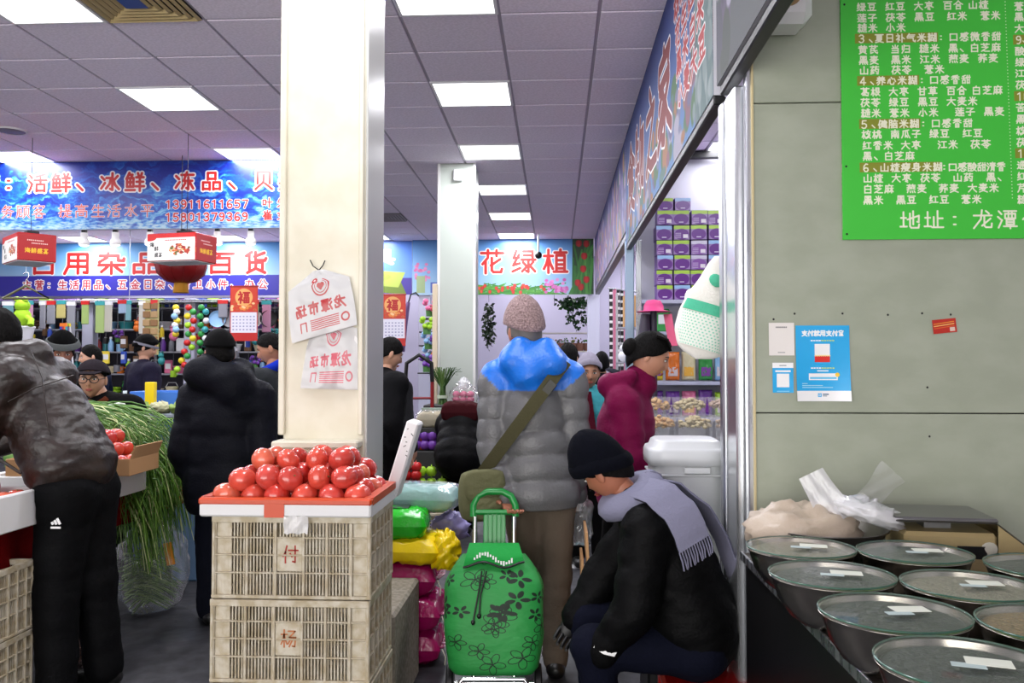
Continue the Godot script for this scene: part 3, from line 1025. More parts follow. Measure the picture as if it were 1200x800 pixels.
func vent(at: Vector3, label: String, col: Color, sticker: bool) -> void:
	var t := thing("air_vent", label, "vent", at)
	var mt := paint(col, 0.5)
	put("backing", boxmb(V(0, 0.006, 0), V(0.58, 0.006, 0.58)), M["dark_metal"], t)
	for k in 6:
		var s := 0.29 - k * 0.042
		var m := MB.new()
		var b := 0.016
		for g in 4:
			var q := Basis(Vector3.UP, g * PI / 2)
			m.poly([q * V(-s, -0.004, s), q * V(-s + b, -0.018, s - b), q * V(s - b, -0.018, s - b), q * V(s, -0.004, s)])
			m.poly([q * V(-s + b, -0.018, s - b), q * V(-s + b * 1.9, 0.002, s - b * 1.9), q * V(s - b * 1.9, 0.002, s - b * 1.9), q * V(s - b, -0.018, s - b)])
		put("louvre", m, mt, t)
	if sticker:
		put("sticker", boxmb(V(0.0, -0.02, 0.0), V(0.13, 0.003, 0.13)), paint(Color(0.15, 0.3, 0.6), 0.4), t)


# ---------------------------------------------------------------- printed boards
func sea_image(w: int, h: int) -> Image:
	var img := blank(w, h, Color.BLACK)
	for y in h:
		var t := float(y) / h
		for x in w:
			var a := noise.get_noise_2d(x * 0.006 + 3.0, y * 0.03 + noise.get_noise_2d(x * 0.01, y * 0.01) * 1.5)
			var b := noise.get_noise_2d(x * 0.03, y * 0.11)
			var k := clampf(0.42 + a * 0.75 + b * 0.3 * t + (t - 0.55) * 0.5, 0.0, 1.0)
			var c := Color(0.03, 0.15, 0.60).lerp(Color(0.08, 0.42, 0.82), clampf(k * 2.2 - 0.3, 0, 1))
			c = c.lerp(Color(0.55, 0.78, 0.9), clampf(k * 2.6 - 1.35, 0, 1))
			c = c.lerp(Color(0.78, 0.86, 0.9), clampf((t - 0.82) * 4.0 + b * 0.8, 0, 0.85))
			img.set_pixel(x, y, c)
	return img


func shade(w: int, h: int, top: Color, bottom: Color) -> Image:
	var img := blank(w, h, top)
	for y in h:
		img.fill_rect(Rect2i(0, y, w, 1), top.lerp(bottom, float(y) / h))
	return img


func board(called: String, label: String, img: Image, o: Vector3, s: Vector3, face: Vector3, rough := 0.35) -> Node3D:
	var t := thing(called, label, "banner", V(o.x, o.y - s.y / 2, o.z))
	put("backing_board", boxmb(V(0, s.y / 2, 0), s), paint(Color(0.75, 0.75, 0.78), 0.5), t)
	var ps := s
	var at := V(0, s.y / 2, 0) + face * (absf(s.dot(face)) / 2 + 0.001)
	if face.x != 0:
		ps.x = 0.002
	else:
		ps.z = 0.002
	var pm := textured(called, img, 0.65 if face.x != 0 else rough)
	pm.albedo_color = Color(0.84, 0.84, 0.84)
	put("printed_face", boxmb(at, ps), pm, t)
	return t


func tulip(img: Image, x: float, y: float, s: float, col: Color) -> void:
	disc(img, Vector2(x - s * 0.35, y), Vector2(s * 0.5, s * 0.9), col.darkened(0.15))
	disc(img, Vector2(x + s * 0.35, y), Vector2(s * 0.5, s * 0.9), col.darkened(0.25))
	disc(img, Vector2(x, y + s * 0.1), Vector2(s * 0.5, s), col)


func build_banners() -> void:
	var red := Color(0.80, 0.12, 0.10)
	var wh := Color(0.97, 0.97, 0.97)
	# seafood banner, 3 texture pixels to 9 mm
	var k := 3.0
	var img := sea_image(1416, 240)
	var ox := 78.0
	for a in [["营", -22], ["：", 5], ["活", 35], ["鲜", 62.5], ["、", 90], ["冰", 120], ["鲜", 149], ["、", 178], ["冻", 207], ["品", 238], ["、", 267], ["贝", 298], ["类", 326]]:
		outlined(img, a[0], (a[1] + ox) * k, 13.5 * k, 22 * k, 0, 9.0, red, 5.0, wh)
	for a in [["务", 3], ["顾", 21.5], ["客", 40], ["提", 71], ["高", 90], ["生", 109.5], ["活", 128.5], ["水", 148], ["平", 167]]:
		outlined(img, a[0], (a[1] + ox) * k, 50.5 * k, 15.5 * k, 0, 3.2, Color(0.82, 0.25, 0.18), 1.6, Color(0.9, 0.9, 0.92))
	for r in 2:
		outlined(img, ["13911611657", "15801379369"][r], (195 + ox) * k, (46.5 + 15 * r) * k, 10 * k, 8.85 * k, 5.0, red, 2.0, wh, 1.05)
	for a in [["叶", 308, 45], ["先", 325, 45], ["崔", 308, 59.5], ["女", 325, 59.5]]:
		outlined(img, a[0], (a[1] + ox) * k, a[2] * k, 11 * k, 0, 4.6, red, 2.0, wh)
	board("seafood_banner", "blue sea-wave banner with red lettering and phone numbers", img, V(-4.33, 3.205, -8.53), V(4.25, 0.70, 0.03), V(0, 0, 1))
	# household goods banner
	k = 4.0
	img = shade(1420, 240, Color(0.36, 0.66, 0.92), Color(0.86, 0.93, 0.98))
	img.fill_rect(Rect2i(0, 148, 1420, 92), Color(0.22, 0.20, 0.66))
	for a in [["日", 36], ["用", 76], ["杂", 116], ["品", 157], ["百", 243], ["货", 284]]:
		outlined(img, a[0], (a[1] + 10) * k, 11 * k, 24 * k, 0, 15.0, Color(0.85, 0.16, 0.15), 5.0, wh, 1.35)
	for a in [["主", 28], ["营", 42.5], ["：", 56], ["生", 70], ["活", 84], ["用", 98], ["品", 112], ["、", 126], ["五", 140], ["金", 155], ["日", 170], ["杂", 184], ["、", 199], ["厨", 213], ["卫", 228], ["小", 243], ["件", 257], ["、", 271], ["办", 288], ["公", 303]]:
		outlined(img, a[0], (a[1] + 10) * k, 42 * k, 10.5 * k, 0, 5.0, Color(0.75, 0.15, 0.2), 4.0, wh)
	board("household_goods_banner", "pale blue banner with large red lettering and purple strip", img, V(-7.05, 3.10, -14.2), V(5.3, 0.90, 0.03), V(0, 0, 1))
	# toy banner
	img = shade(300, 240, Color(0.30, 0.52, 0.90), Color(0.50, 0.66, 0.95))
	img.fill_rect(Rect2i(0, 165, 300, 75), Color(0.27, 0.18, 0.62))
	outlined(img, "具", 190, 40, 62, 0, 6.0, Color(0.75, 0.82, 0.95), 4.0, wh)
	for i in 14:
		draw_line(img, Vector2(160 + i * 8, 150 + i * 2), Vector2(176 + i * 8, 222 + i), 9.0, Color(0.45, 0.55, 0.2))
	for i in 30:
		draw_line(img, Vector2(170 - i * 0.6, 130 + i * 2), Vector2(280 - i * 0.6, 142 + i * 2.2), 4.0, Color(0.72, 0.80, 0.35))
	disc(img, Vector2(216, 160), Vector2(30, 18), Color(0.66, 0.72, 0.3), 3.0)
	board("toy_banner", "blue banner with yellow-green foam mat printed on it", img, V(-3.36, 3.10, -14.2), V(1.9, 0.90, 0.03), V(0, 0, 1))
	# flower banner
	k = 4.0
	img = shade(848, 260, Color(0.35, 0.60, 0.88), Color(0.70, 0.84, 0.95))
	rng.seed = 5
	for i in 30:
		disc(img, Vector2(R(4, 80), R(110, 190)), Vector2(9, 8), Color(0.85, 0.35, 0.6).lerp(Color(0.95, 0.6, 0.78), rng.randf()), 3.0)
	img.fill_rect(Rect2i(20, 170, 40, 80), Color(0.66, 0.76, 0.55))
	img.fill_rect(Rect2i(86, 200, 34, 50), Color(0.3, 0.4, 0.75))
	for a in [["鲜", 43], ["花", 80], ["绿", 117], ["植", 154]]:
		outlined(img, a[0], a[1] * k, 12 * k, 28 * k, 0, 13.0, red, 5.0, wh)
	for i in 70:
		draw_line(img, Vector2(R(150, 730), 260), Vector2(R(150, 730), R(205, 235)), 5.0, Color(0.15, 0.5, 0.15).lerp(Color(0.4, 0.7, 0.25), rng.randf()))
	for i in 34:
		tulip(img, R(150, 620), R(215, 250), 10, Color(0.85, 0.12, 0.1).lerp(Color(0.95, 0.35, 0.2), rng.randf()))
	for i in 30:
		disc(img, Vector2(R(615, 725), R(190, 250)), Vector2(10, 9), Color(0.80, 0.3, 0.65).lerp(Color(0.93, 0.6, 0.85), rng.randf()), 3.0)
	img.fill_rect(Rect2i(750, 0, 98, 260), Color(0.08, 0.25, 0.1))
	for i in 26:
		draw_line(img, Vector2(R(735, 848), 260), Vector2(R(750, 848), R(0, 160)), 9.0, Color(0.1, 0.4, 0.14).lerp(Color(0.3, 0.58, 0.22), rng.randf()))
	for p in [[780, 20], [815, 22], [805, 80], [800, 140], [775, 205], [815, 190], [790, 225]]:
		tulip(img, p[0], p[1], 18, Color(0.75, 0.08, 0.08))
	board("flower_shop_banner", "light blue banner with red lettering above tulips", img, V(-0.89, 3.10, -14.18), V(3.02, 0.92, 0.03), V(0, 0, 1))
	# long shop sign along the aisle
	rng.seed = 9
	img = shade(1400, 330, Color(0.04, 0.17, 0.48), Color(0.30, 0.50, 0.72))
	for i in 140:
		var x := R(0, 1400)
		var y := R(200, 330)
		var c: Color = [Color(0.16, 0.38, 0.16), Color(0.34, 0.3, 0.48), Color(0.6, 0.38, 0.2), Color(0.4, 0.42, 0.55), Color(0.25, 0.42, 0.38), Color(0.48, 0.25, 0.33), Color(0.62, 0.6, 0.68)][i % 7]
		disc(img, Vector2(x, y), Vector2(R(15, 45), R(12, 40)), c, 6.0)
	img.fill_rect(Rect2i(1260, 150, 140, 180), Color(0.28, 0.40, 0.40))
	for i in 60:
		disc(img, Vector2(R(1240, 1400), R(120, 330)), Vector2(R(8, 26), R(8, 30)), Color(0.3, 0.42, 0.42).lerp(Color(0.55, 0.6, 0.6), rng.randf()), 6.0)
	for a in [["食", 70], ["物", 310], ["之", 560], ["家", 790]]:
		outlined(img, a[0], a[1], 78, 185, 0, 27.0, Color(0.50, 0.07, 0.07), 5.0, wh, 1.15)
	for r in 4:
		outlined(img, ["核桃大枣", "花生红枣", "黑米白米", "小麦大豆"][r], 1040 + 12 * r, 40 + r * 56, 44, 70, 8.0, Color(0.7, 0.12, 0.12), 3.0, wh, 1.3)
	board("snack_shop_sign", "long blue sign with huge red letters over the snack stall", img, V(0.66, 3.05, -5.66), V(0.04, 1.0, 4.36), V(-1, 0, 0))
	img = shade(1400, 260, Color(0.22, 0.24, 0.52), Color(0.55, 0.50, 0.64))
	for i in 260:
		var c: Color = [Color(0.7, 0.55, 0.65), Color(0.55, 0.45, 0.7), Color(0.85, 0.75, 0.8), Color(0.75, 0.55, 0.4), Color(0.35, 0.5, 0.4), Color(0.6, 0.6, 0.8)][i % 6]
		disc(img, Vector2(R(0, 1400), R(40, 260)), Vector2(R(6, 20), R(10, 45)), c, 5.0)
	for i in 26:
		draw_line(img, Vector2(60 + i * 46, R(80, 110)), Vector2(64 + i * 46 + R(-8, 8), R(150, 190)), 9.0, Color(0.7, 0.2, 0.3))
	board("far_stall_sign", "long purple printed sign farther down the aisle", img, V(0.66, 3.12, -10.98), V(0.04, 0.86, 6.2), V(-1, 0, 0))
	# sign of the grain stall, seen from below at the top
	img = blank(900, 300, Color(0.24, 0.26, 0.28))
	for i in 90:
		var c: Color = [Color(0.16, 0.2, 0.17), Color(0.3, 0.24, 0.36), Color(0.6, 0.58, 0.66), Color(0.7, 0.6, 0.15), Color(0.2, 0.2, 0.28)][i % 5]
		disc(img, Vector2(R(0, 900), R(0, 300)), Vector2(R(14, 40), R(14, 40)), c, 5.0)
	board("grain_stall_sign", "dark printed sign above the grain stall, cut by picture top", img, V(0.66, 3.06, -2.1), V(0.04, 1.0, 2.6), V(-1, 0, 0))
	# beams under the signs
	var bm := MB.new()
	bm.box(V(0, 0, 0), V(0.05, 0.04, 4.36), Basis(), 0.006)
	tag(put("sign_beam", bm, M["dark_metal"], null, V(0.665, 2.53, -5.66)), "black steel beam under the long blue sign", "beam")
	bm = MB.new()
	bm.box(V(0, 0, 0), V(0.07, 0.06, 6.2), Basis(), 0.006)
	tag(put("sign_beam", bm, mat("mid_metal", Color(0.3, 0.3, 0.32), 0.4, 0.5), null, V(0.68, 2.655, -10.98)), "grey steel beam under the far purple sign", "beam")
	bm = MB.new()
	bm.box(V(0, 0, 0), V(0.05, 0.04, 2.6), Basis(), 0.006)
	tag(put("sign_beam", bm, M["dark_metal"], null, V(0.675, 2.54, -2.1)), "dark steel beam under the sign of the grain stall", "beam")


# ---------------------------------------------------------------- right: partition, posts, papers
func build_right_stall() -> void:
	# partition of three wide panels with open joints
	var w := thing("wall_partition", "", "", V(0.71, 0, -3.16))
	w.remove_meta("label")
	w.remove_meta("category")
	structure(w)
	var ys := [0.0, 0.153, 1.282, 2.408, 3.55]
	for i in 4:
		put("wall_panel", boxmb(V(1.62, (ys[i] + ys[i + 1]) / 2, 0), V(3.24, ys[i + 1] - ys[i] - 0.004, 0.05), 0.0025), M["green_panel"], w)
	put("wall_core", boxmb(V(1.62, 1.77, -0.01), V(3.2, 3.5, 0.025)), M["dark_metal"], w)
	put("yellow_edge", boxmb(V(0.004, 1.77, 0.028), V(0.008, 3.5, 0.012), 0.001), mat("old_sealant", Color(0.78, 0.72, 0.55), 0.6), w)
	var screws := MB.new()
	for p in [[0.60, 1.64], [0.615, 1.375], [0.62, 1.20], [0.075, 1.62], [0.32, 1.64], [0.15, 1.64], [0.70, 1.635], [0.48, 1.635]]:
		screws.ball(V(p[0], p[1], 0.026), V(0.004, 0.004, 0.0015), 8, 4)
	put("screw_heads", screws, M["dark_metal"], w)
	# posts
	var post := thing("steel_post", "shiny steel post at the left edge of the green wall", "post", V(0.69, 0, -3.33))
	put("tube", boxmb(V(0.0, 1.26, -0.11), V(0.07, 2.48, 0.07), 0.008), M["steel"], post)
	put("channel", boxmb(V(0.0, 1.26, 0.02), V(0.05, 2.48, 0.20), 0.006), mat("bright_steel", Color(0.86, 0.87, 0.88), 0.22, 0.9), post)
	put("channel", boxmb(V(0.018, 1.76, 0.165), V(0.028, 3.5, 0.05), 0.004), M["steel"], post)
	var far := thing("steel_post", "blue-grey steel post at the far corner of snack stall", "post", V(0.69, 0, -7.85))
	put("tube", boxmb(V(-0.02, 1.3, 0), V(0.08, 2.6, 0.08), 0.008), mat("blue_steel", Color(0.55, 0.62, 0.70), 0.35, 0.6), far)
	put("channel", boxmb(V(0.06, 1.3, 0.03), V(0.05, 2.6, 0.05), 0.006), M["steel"], far)
	build_poster()
	build_papers()
	# white box high on the partition
	var bx := thing("wall_box", "white box with a tan ring high on the green wall", "box", V(0.80, 2.64, -3.09))
	var bm := MB.new()
	bm.box(V(0.005, 0.12, 0.05), V(0.17, 0.24, 0.16), Basis(), 0.03)
	put("casing", bm, M["white_paint"], bx)
	bm = MB.new()
	bm.turned([Vector2(0.03, 0.0), Vector2(0.05, 0.0), Vector2(0.05, 0.006), Vector2(0.03, 0.006), Vector2(0.03, 0.0)], 20, V(0.0, 0.1, 0.131), Basis(Vector3.RIGHT, PI / 2))
	put("ring", bm, mat("tan_ring", Color(0.62, 0.5, 0.33), 0.5), bx)
	# hanging padded baby bib behind the post
	build_bib()


func build_poster() -> void:
	var k := 3.5
	var W := 1085
	var H := 1190
	var img := blank(W, H, Color(0.24, 0.76, 0.22))
	var ink := Color(0.93, 0.93, 0.84)
	var hl := Color(0.52, 0.55, 0.13)
	# positions come in the units of a printed sheet: 5.33 to a step of 3.5 texture pixels
	var X := func(x: float) -> float: return (x / 5.333 + 980.0 - 992.0) * k
	var Y := func(y: float) -> float: return (y + 60.0) * k
	var rows := [
		[6.5, [["绿豆", 165], ["红豆", 340], ["大枣", 515], ["百合", 692], ["山楂", 845]]],
		[19.5, [["莲子", 168], ["茯苓", 342], ["黑豆", 518], ["红米", 715], ["薏米", 917]]],
		[31.5, [["糙米", 170], ["小米", 342]]],
		[44, [["3、", 170], ["夏日补气米糊", 273], ["：", 660], ["口感微香甜", 725]], [152, 660]],
		[57, [["黄芪", 172], ["当归", 370], ["糙米", 545], ["黑、白芝麻", 722]]],
		[69.5, [["黑麦", 175], ["黑米", 372], ["江米", 548], ["燕麦", 722], ["荞麦", 898]]],
		[81.5, [["山药", 178], ["茯苓", 373], ["薏米", 573]]],
		[94, [["4、", 175], ["养心米糊", 280], ["：", 540], ["口感香甜", 603]], [162, 540]],
		[107, [["葛根", 182], ["大枣", 355], ["甘草", 530], ["百合", 705], ["白芝麻", 858]]],
		[119.5, [["茯苓", 182], ["绿豆", 355], ["黑豆", 532], ["大麦米", 705]]],
		[132, [["糙米", 185], ["薏米", 358], ["小米", 533], ["莲子", 755], ["黑麦", 930]]],
		[145, [["5、", 180], ["健脑米糊", 287], ["：", 545], ["口感香甜", 610]], [172, 545]],
		[157, [["核桃", 187], ["南瓜子", 362], ["绿豆", 598], ["红豆", 798]]],
		[170, [["红香米", 190], ["大枣", 425], ["江米", 648], ["茯苓", 846]]],
		[182.5, [["黑、白芝麻", 192]]],
		[196, [["6、", 187], ["山楂瘦身米糊", 295], ["：", 668]], [172, 665]],
		[208.5, [["山楂", 192], ["大枣", 365], ["茯苓", 540], ["山药", 737], ["黑、", 937]]],
		[221, [["白芝麻", 192], ["燕麦", 455], ["荞麦", 650], ["大麦米", 825]]],
		[234, [["黑米", 192], ["黑豆", 392], ["红豆", 590], ["薏米", 785]]],
	]
	for r in rows:
		if r.size() > 2:
			img.fill_rect(Rect2i(int(X.call(r[2][0])), int(Y.call(r[0] - 6.0)), int((r[2][1] - r[2][0]) / 5.333 * k), int(11.5 * k)), hl)
		for a in r[1]:
			letters(img, a[0], X.call(a[1]), Y.call(r[0] - 5.0), 10.0 * k, 12.1 * k, 5.3, ink)
	letters(img, "口感酸甜清香", X.call(708), Y.call(191.5), 10.0 * k, 10.9 * k, 5.3, ink)
	var col := [["薏", 9.5], ["黑", 22], ["大", 35.5], ["9、", 49], ["酸", 62], ["绿", 75], ["江", 88], ["茯", 101.5], ["10", 115], ["苦", 128], ["黑", 141.5], ["核", 155], ["茯", 168.5], ["11", 181.5], ["通", 195], ["红", 208], ["芹", 221.5], ["糙", 235]]
	for a in col:
		if String(a[0])[0].is_valid_int():
			img.fill_rect(Rect2i(int(X.call(1112)), int(Y.call(a[1] - 6.0)), 300, int(11.5 * k)), hl)
			letters(img, a[0], X.call(1122), Y.call(a[1] - 5.0), 10.0 * k, 8.0 * k, 5.0, ink)
		else:
			letters(img, a[0], X.call(1122), Y.call(a[1] - 5.0), 10.0 * k, 12.0 * k, 5.3, ink)
	for i in 62:
		var t := i / 61.0
		disc(img, Vector2(X.call(lerpf(1066, 1090, t)), Y.call(lerpf(0, 233, t))), Vector2(2.6, 2.6), ink, 1.0)
	for a in [["地", 412], ["址", 558], ["：", 708], ["龙", 852], ["潭", 1000], ["公", 1148]]:
		letters(img, a[0], X.call(a[1]), Y.call(246.5), 22.0 * k, 0, 7.5, ink)
	var p := thing("menu_poster", "bright green poster of white lettering on the green wall", "poster", V(1.51, 1.90, -3.13))
	put("sheet", boxmb(V(0, 0.53, 0.004), V(0.958, 1.05, 0.006), 0.0), textured("menu_print", img, 0.45), p)
	var m := MB.new()
	for y in [0.025, 0.27, 0.86]:
		m.ball(V(-0.465, y, 0.008), V(0.004, 0.004, 0.003), 8, 4)
	put("nails", m, M["dark_metal"], p)


func sheet(parent: Node, called: String, o: Vector3, w: float, h: float, bow: float, material: Material) -> void:
	# thin paper that bows off the wall at its lower left corner
	var m := MB.new()
	var rows := []
	for i in 9:
		var r := PackedVector3Array()
		for j in 9:
			var u := j / 8.0
			var t := i / 8.0
			r.append(o + V((u - 0.5) * w, (0.5 - t) * h, 0.002 + bow * pow(t, 2.0) * pow(absf(u - 0.5) * 2.0, 2.0)))
		rows.append(r)
	m.grid(rows)
	var back := []
	for r in rows:
		var q := PackedVector3Array()
		for p in r:
			q.append(p - V(0, 0, 0.001))
		back.append(q)
	m.grid(back, false, true)
	put(called, m, material, parent)


func build_papers() -> void:
	# payment sheet: blue with a white strip, its code left blank
	var blue := Color(0.13, 0.66, 0.90)
	var wh := Color(0.95, 0.95, 0.95)
	var img := blank(380, 540, blue)
	img.fill_rect(Rect2i(0, 466, 380, 74), wh)
	letters(img, "支付就用支付宝", 44, 36, 40, 43, 8.0, wh)
	for i in 9:
		img.fill_rect(Rect2i(106 + i * 19, 104, 15, 9), wh if i < 4 else Color(0.75, 0.85, 0.45))
		img.fill_rect(Rect2i(106 + i * 19, 300, 15, 9), wh if i < 4 else Color(0.75, 0.85, 0.45))
	img.fill_rect(Rect2i(150, 320, 80, 8), wh)
	img.fill_rect(Rect2i(134, 132, 108, 84), wh)
	img.fill_rect(Rect2i(134, 216, 108, 46), Color(0.85, 0.15, 0.12))
	for i in 8:
		disc(img, Vector2(140 + i * 14, 216), Vector2(9, 6), Color(0.97, 0.85, 0.6))
	img.fill_rect(Rect2i(90, 342, 204, 48), wh)
	img.fill_rect(Rect2i(98, 368, 188, 14), blue.lightened(0.3))
	disc(img, Vector2(292, 352), Vector2(16, 16), Color(0.96, 0.78, 0.2))
	for i in 3:
		img.fill_rect(Rect2i(40, 412 + i * 14, [40, 150, 220][i], 5), Color(0.7, 0.88, 0.95))
	img.fill_rect(Rect2i(154, 484, 26, 26), blue)
	img.fill_rect(Rect2i(160, 490, 14, 14), wh)
	img.fill_rect(Rect2i(163, 493, 8, 8), blue)
	img.fill_rect(Rect2i(188, 486, 42, 10), Color(0.4, 0.5, 0.6))
	img.fill_rect(Rect2i(188, 500, 30, 6), Color(0.5, 0.55, 0.6))
	var t := thing("payment_sheet", "large blue payment sheet with white bottom strip", "paper", V(0.957, 1.325, -3.133))
	sheet(t, "paper", V(0, 0.136, 0), 0.19, 0.272, 0.018, textured("payment_print", img, 0.4))
	img = blank(160, 190, Color(0.90, 0.88, 0.86))
	for i in 8:
		img.fill_rect(Rect2i(44 + i * 9, 22, 7, 8), Color(0.45, 0.45, 0.45))
	img.fill_rect(Rect2i(56, 170, 46, 5), Color(0.6, 0.6, 0.6))
	t = thing("payment_card", "white card with grey print beside the blue sheet", "paper", V(0.812, 1.487, -3.133))
	sheet(t, "paper", V(0, 0.061, 0), 0.09, 0.118, 0.002, textured("white_card_print", img, 0.5))
	img = blank(150, 230, blue)
	img.fill_rect(Rect2i(0, 0, 150, 40), wh)
	img.fill_rect(Rect2i(50, 18, 50, 7), Color(0.6, 0.62, 0.66))
	img.fill_rect(Rect2i(20, 58, 110, 14), wh)
	img.fill_rect(Rect2i(30, 84, 90, 104), wh)
	img.fill_rect(Rect2i(30, 216, 90, 5), Color(0.6, 0.85, 0.95))
	t = thing("payment_card", "small blue card with white square under the white card", "paper", V(0.816, 1.355, -3.133))
	sheet(t, "paper", V(0, 0.054, 0), 0.074, 0.108, 0.002, textured("blue_card_print", img, 0.4))
	img = blank(110, 70, Color(0.72, 0.16, 0.10))
	for i in 3:
		draw_line(img, Vector2(6, 22 + i * 11), Vector2(100, 16 + i * 11), 4.0, [Color(0.9, 0.6, 0.2), Color(0.95, 0.8, 0.45), Color(0.85, 0.4, 0.15)][i])
	img.fill_rect(Rect2i(78, 44, 24, 20), Color(0.85, 0.75, 0.7))
	var rc := thing("red_sticker", "small red and gold sticker alone on the green wall", "sticker", V(1.388, 1.57, -3.131))
	rc.rotation.z = 0.1
	sheet(rc, "paper", V(0, 0.024, 0), 0.082, 0.05, 0.001, textured("red_sticker_print", img, 0.35))


func build_bib() -> void:
	var t := thing("hanging_bib", "white quilted baby bib with mint-green band and bow", "bib", V(0.585, 1.48, -3.62))
	t.rotation = Vector3(0.0, 0.0, -0.30)
	var outline := []
	# half widths of the pad from its round bottom to its neck
	var prof := [[0.0, 0.0], [0.012, 0.055], [0.04, 0.095], [0.10, 0.125], [0.18, 0.128], [0.235, 0.118], [0.26, 0.128], [0.275, 0.105], [0.33, 0.085], [0.40, 0.068], [0.44, 0.05], [0.455, 0.0]]
	for p in prof:
		outline.append(p)
	var pad := func(scale: float, y0: float, y1: float, z: float, thick: float) -> MB:
		var m := MB.new()
		var rows := []
		for i in 25:
			var y := lerpf(y0, y1, i / 24.0)
			var hw := 0.0
			for q in prof.size() - 1:
				if y >= prof[q][0] and y <= prof[q + 1][0]:
					hw = lerpf(prof[q][1], prof[q + 1][1], (y - prof[q][0]) / (prof[q + 1][0] - prof[q][0]))
			hw *= scale
			var r := PackedVector3Array()
			for j in 20:
				var a := TAU * j / 20.0
				r.append(V(cos(a) * hw, y, z + sin(a) * thick * (0.35 + 0.65 * sqrt(minf(hw / 0.1, 1.0)))))
			rows.append(r)
		m.grid(rows, true)
		return m
	put("pad", pad.call(1.0, 0.0, 0.455, 0.0, 0.03), cloth("bib_white", Color(0.90, 0.89, 0.86), 0.8), t)
	put("green_band", pad.call(0.94, 0.19, 0.235, 0.012, 0.032), cloth("bib_green", Color(0.33, 0.72, 0.58), 0.8), t)
	var img := blank(256, 256, Color(0.88, 0.90, 0.86))
	for i in 12:
		for j in 12:
			disc(img, Vector2(i * 21.3 + 10 + (10 if j % 2 else 0), j * 21.3 + 10), Vector2(6, 6), Color(0.45, 0.78, 0.66), 2.0)
	var dots := textured("bib_dots", img, 0.85)
	dots.uv1_scale = Vector3(3.4, 1, 1)
	put("dotted_pocket", pad.call(0.90, 0.045, 0.19, 0.010, 0.031), dots, t)
	var m := MB.new()
	for s in [-1.0, 1.0]:
		m.ball(V(0.03 * s + 0.01, 0.335, 0.035), V(0.032, 0.026, 0.008), 10, 6, Basis(Vector3(0, 0, 1), 0.4 * s))
	m.ball(V(0.01, 0.335, 0.042), V(0.01, 0.012, 0.008), 8, 5)
	put("bow", m, M["bib_green"], t)
	m = MB.new()
	m.tube([V(0, 0.45, 0), V(-0.03, 0.5, 0.05), V(-0.07, 0.52, 0.16)], 0.003, 5)
	put("hanging_loop", m, M["bib_white"], t)


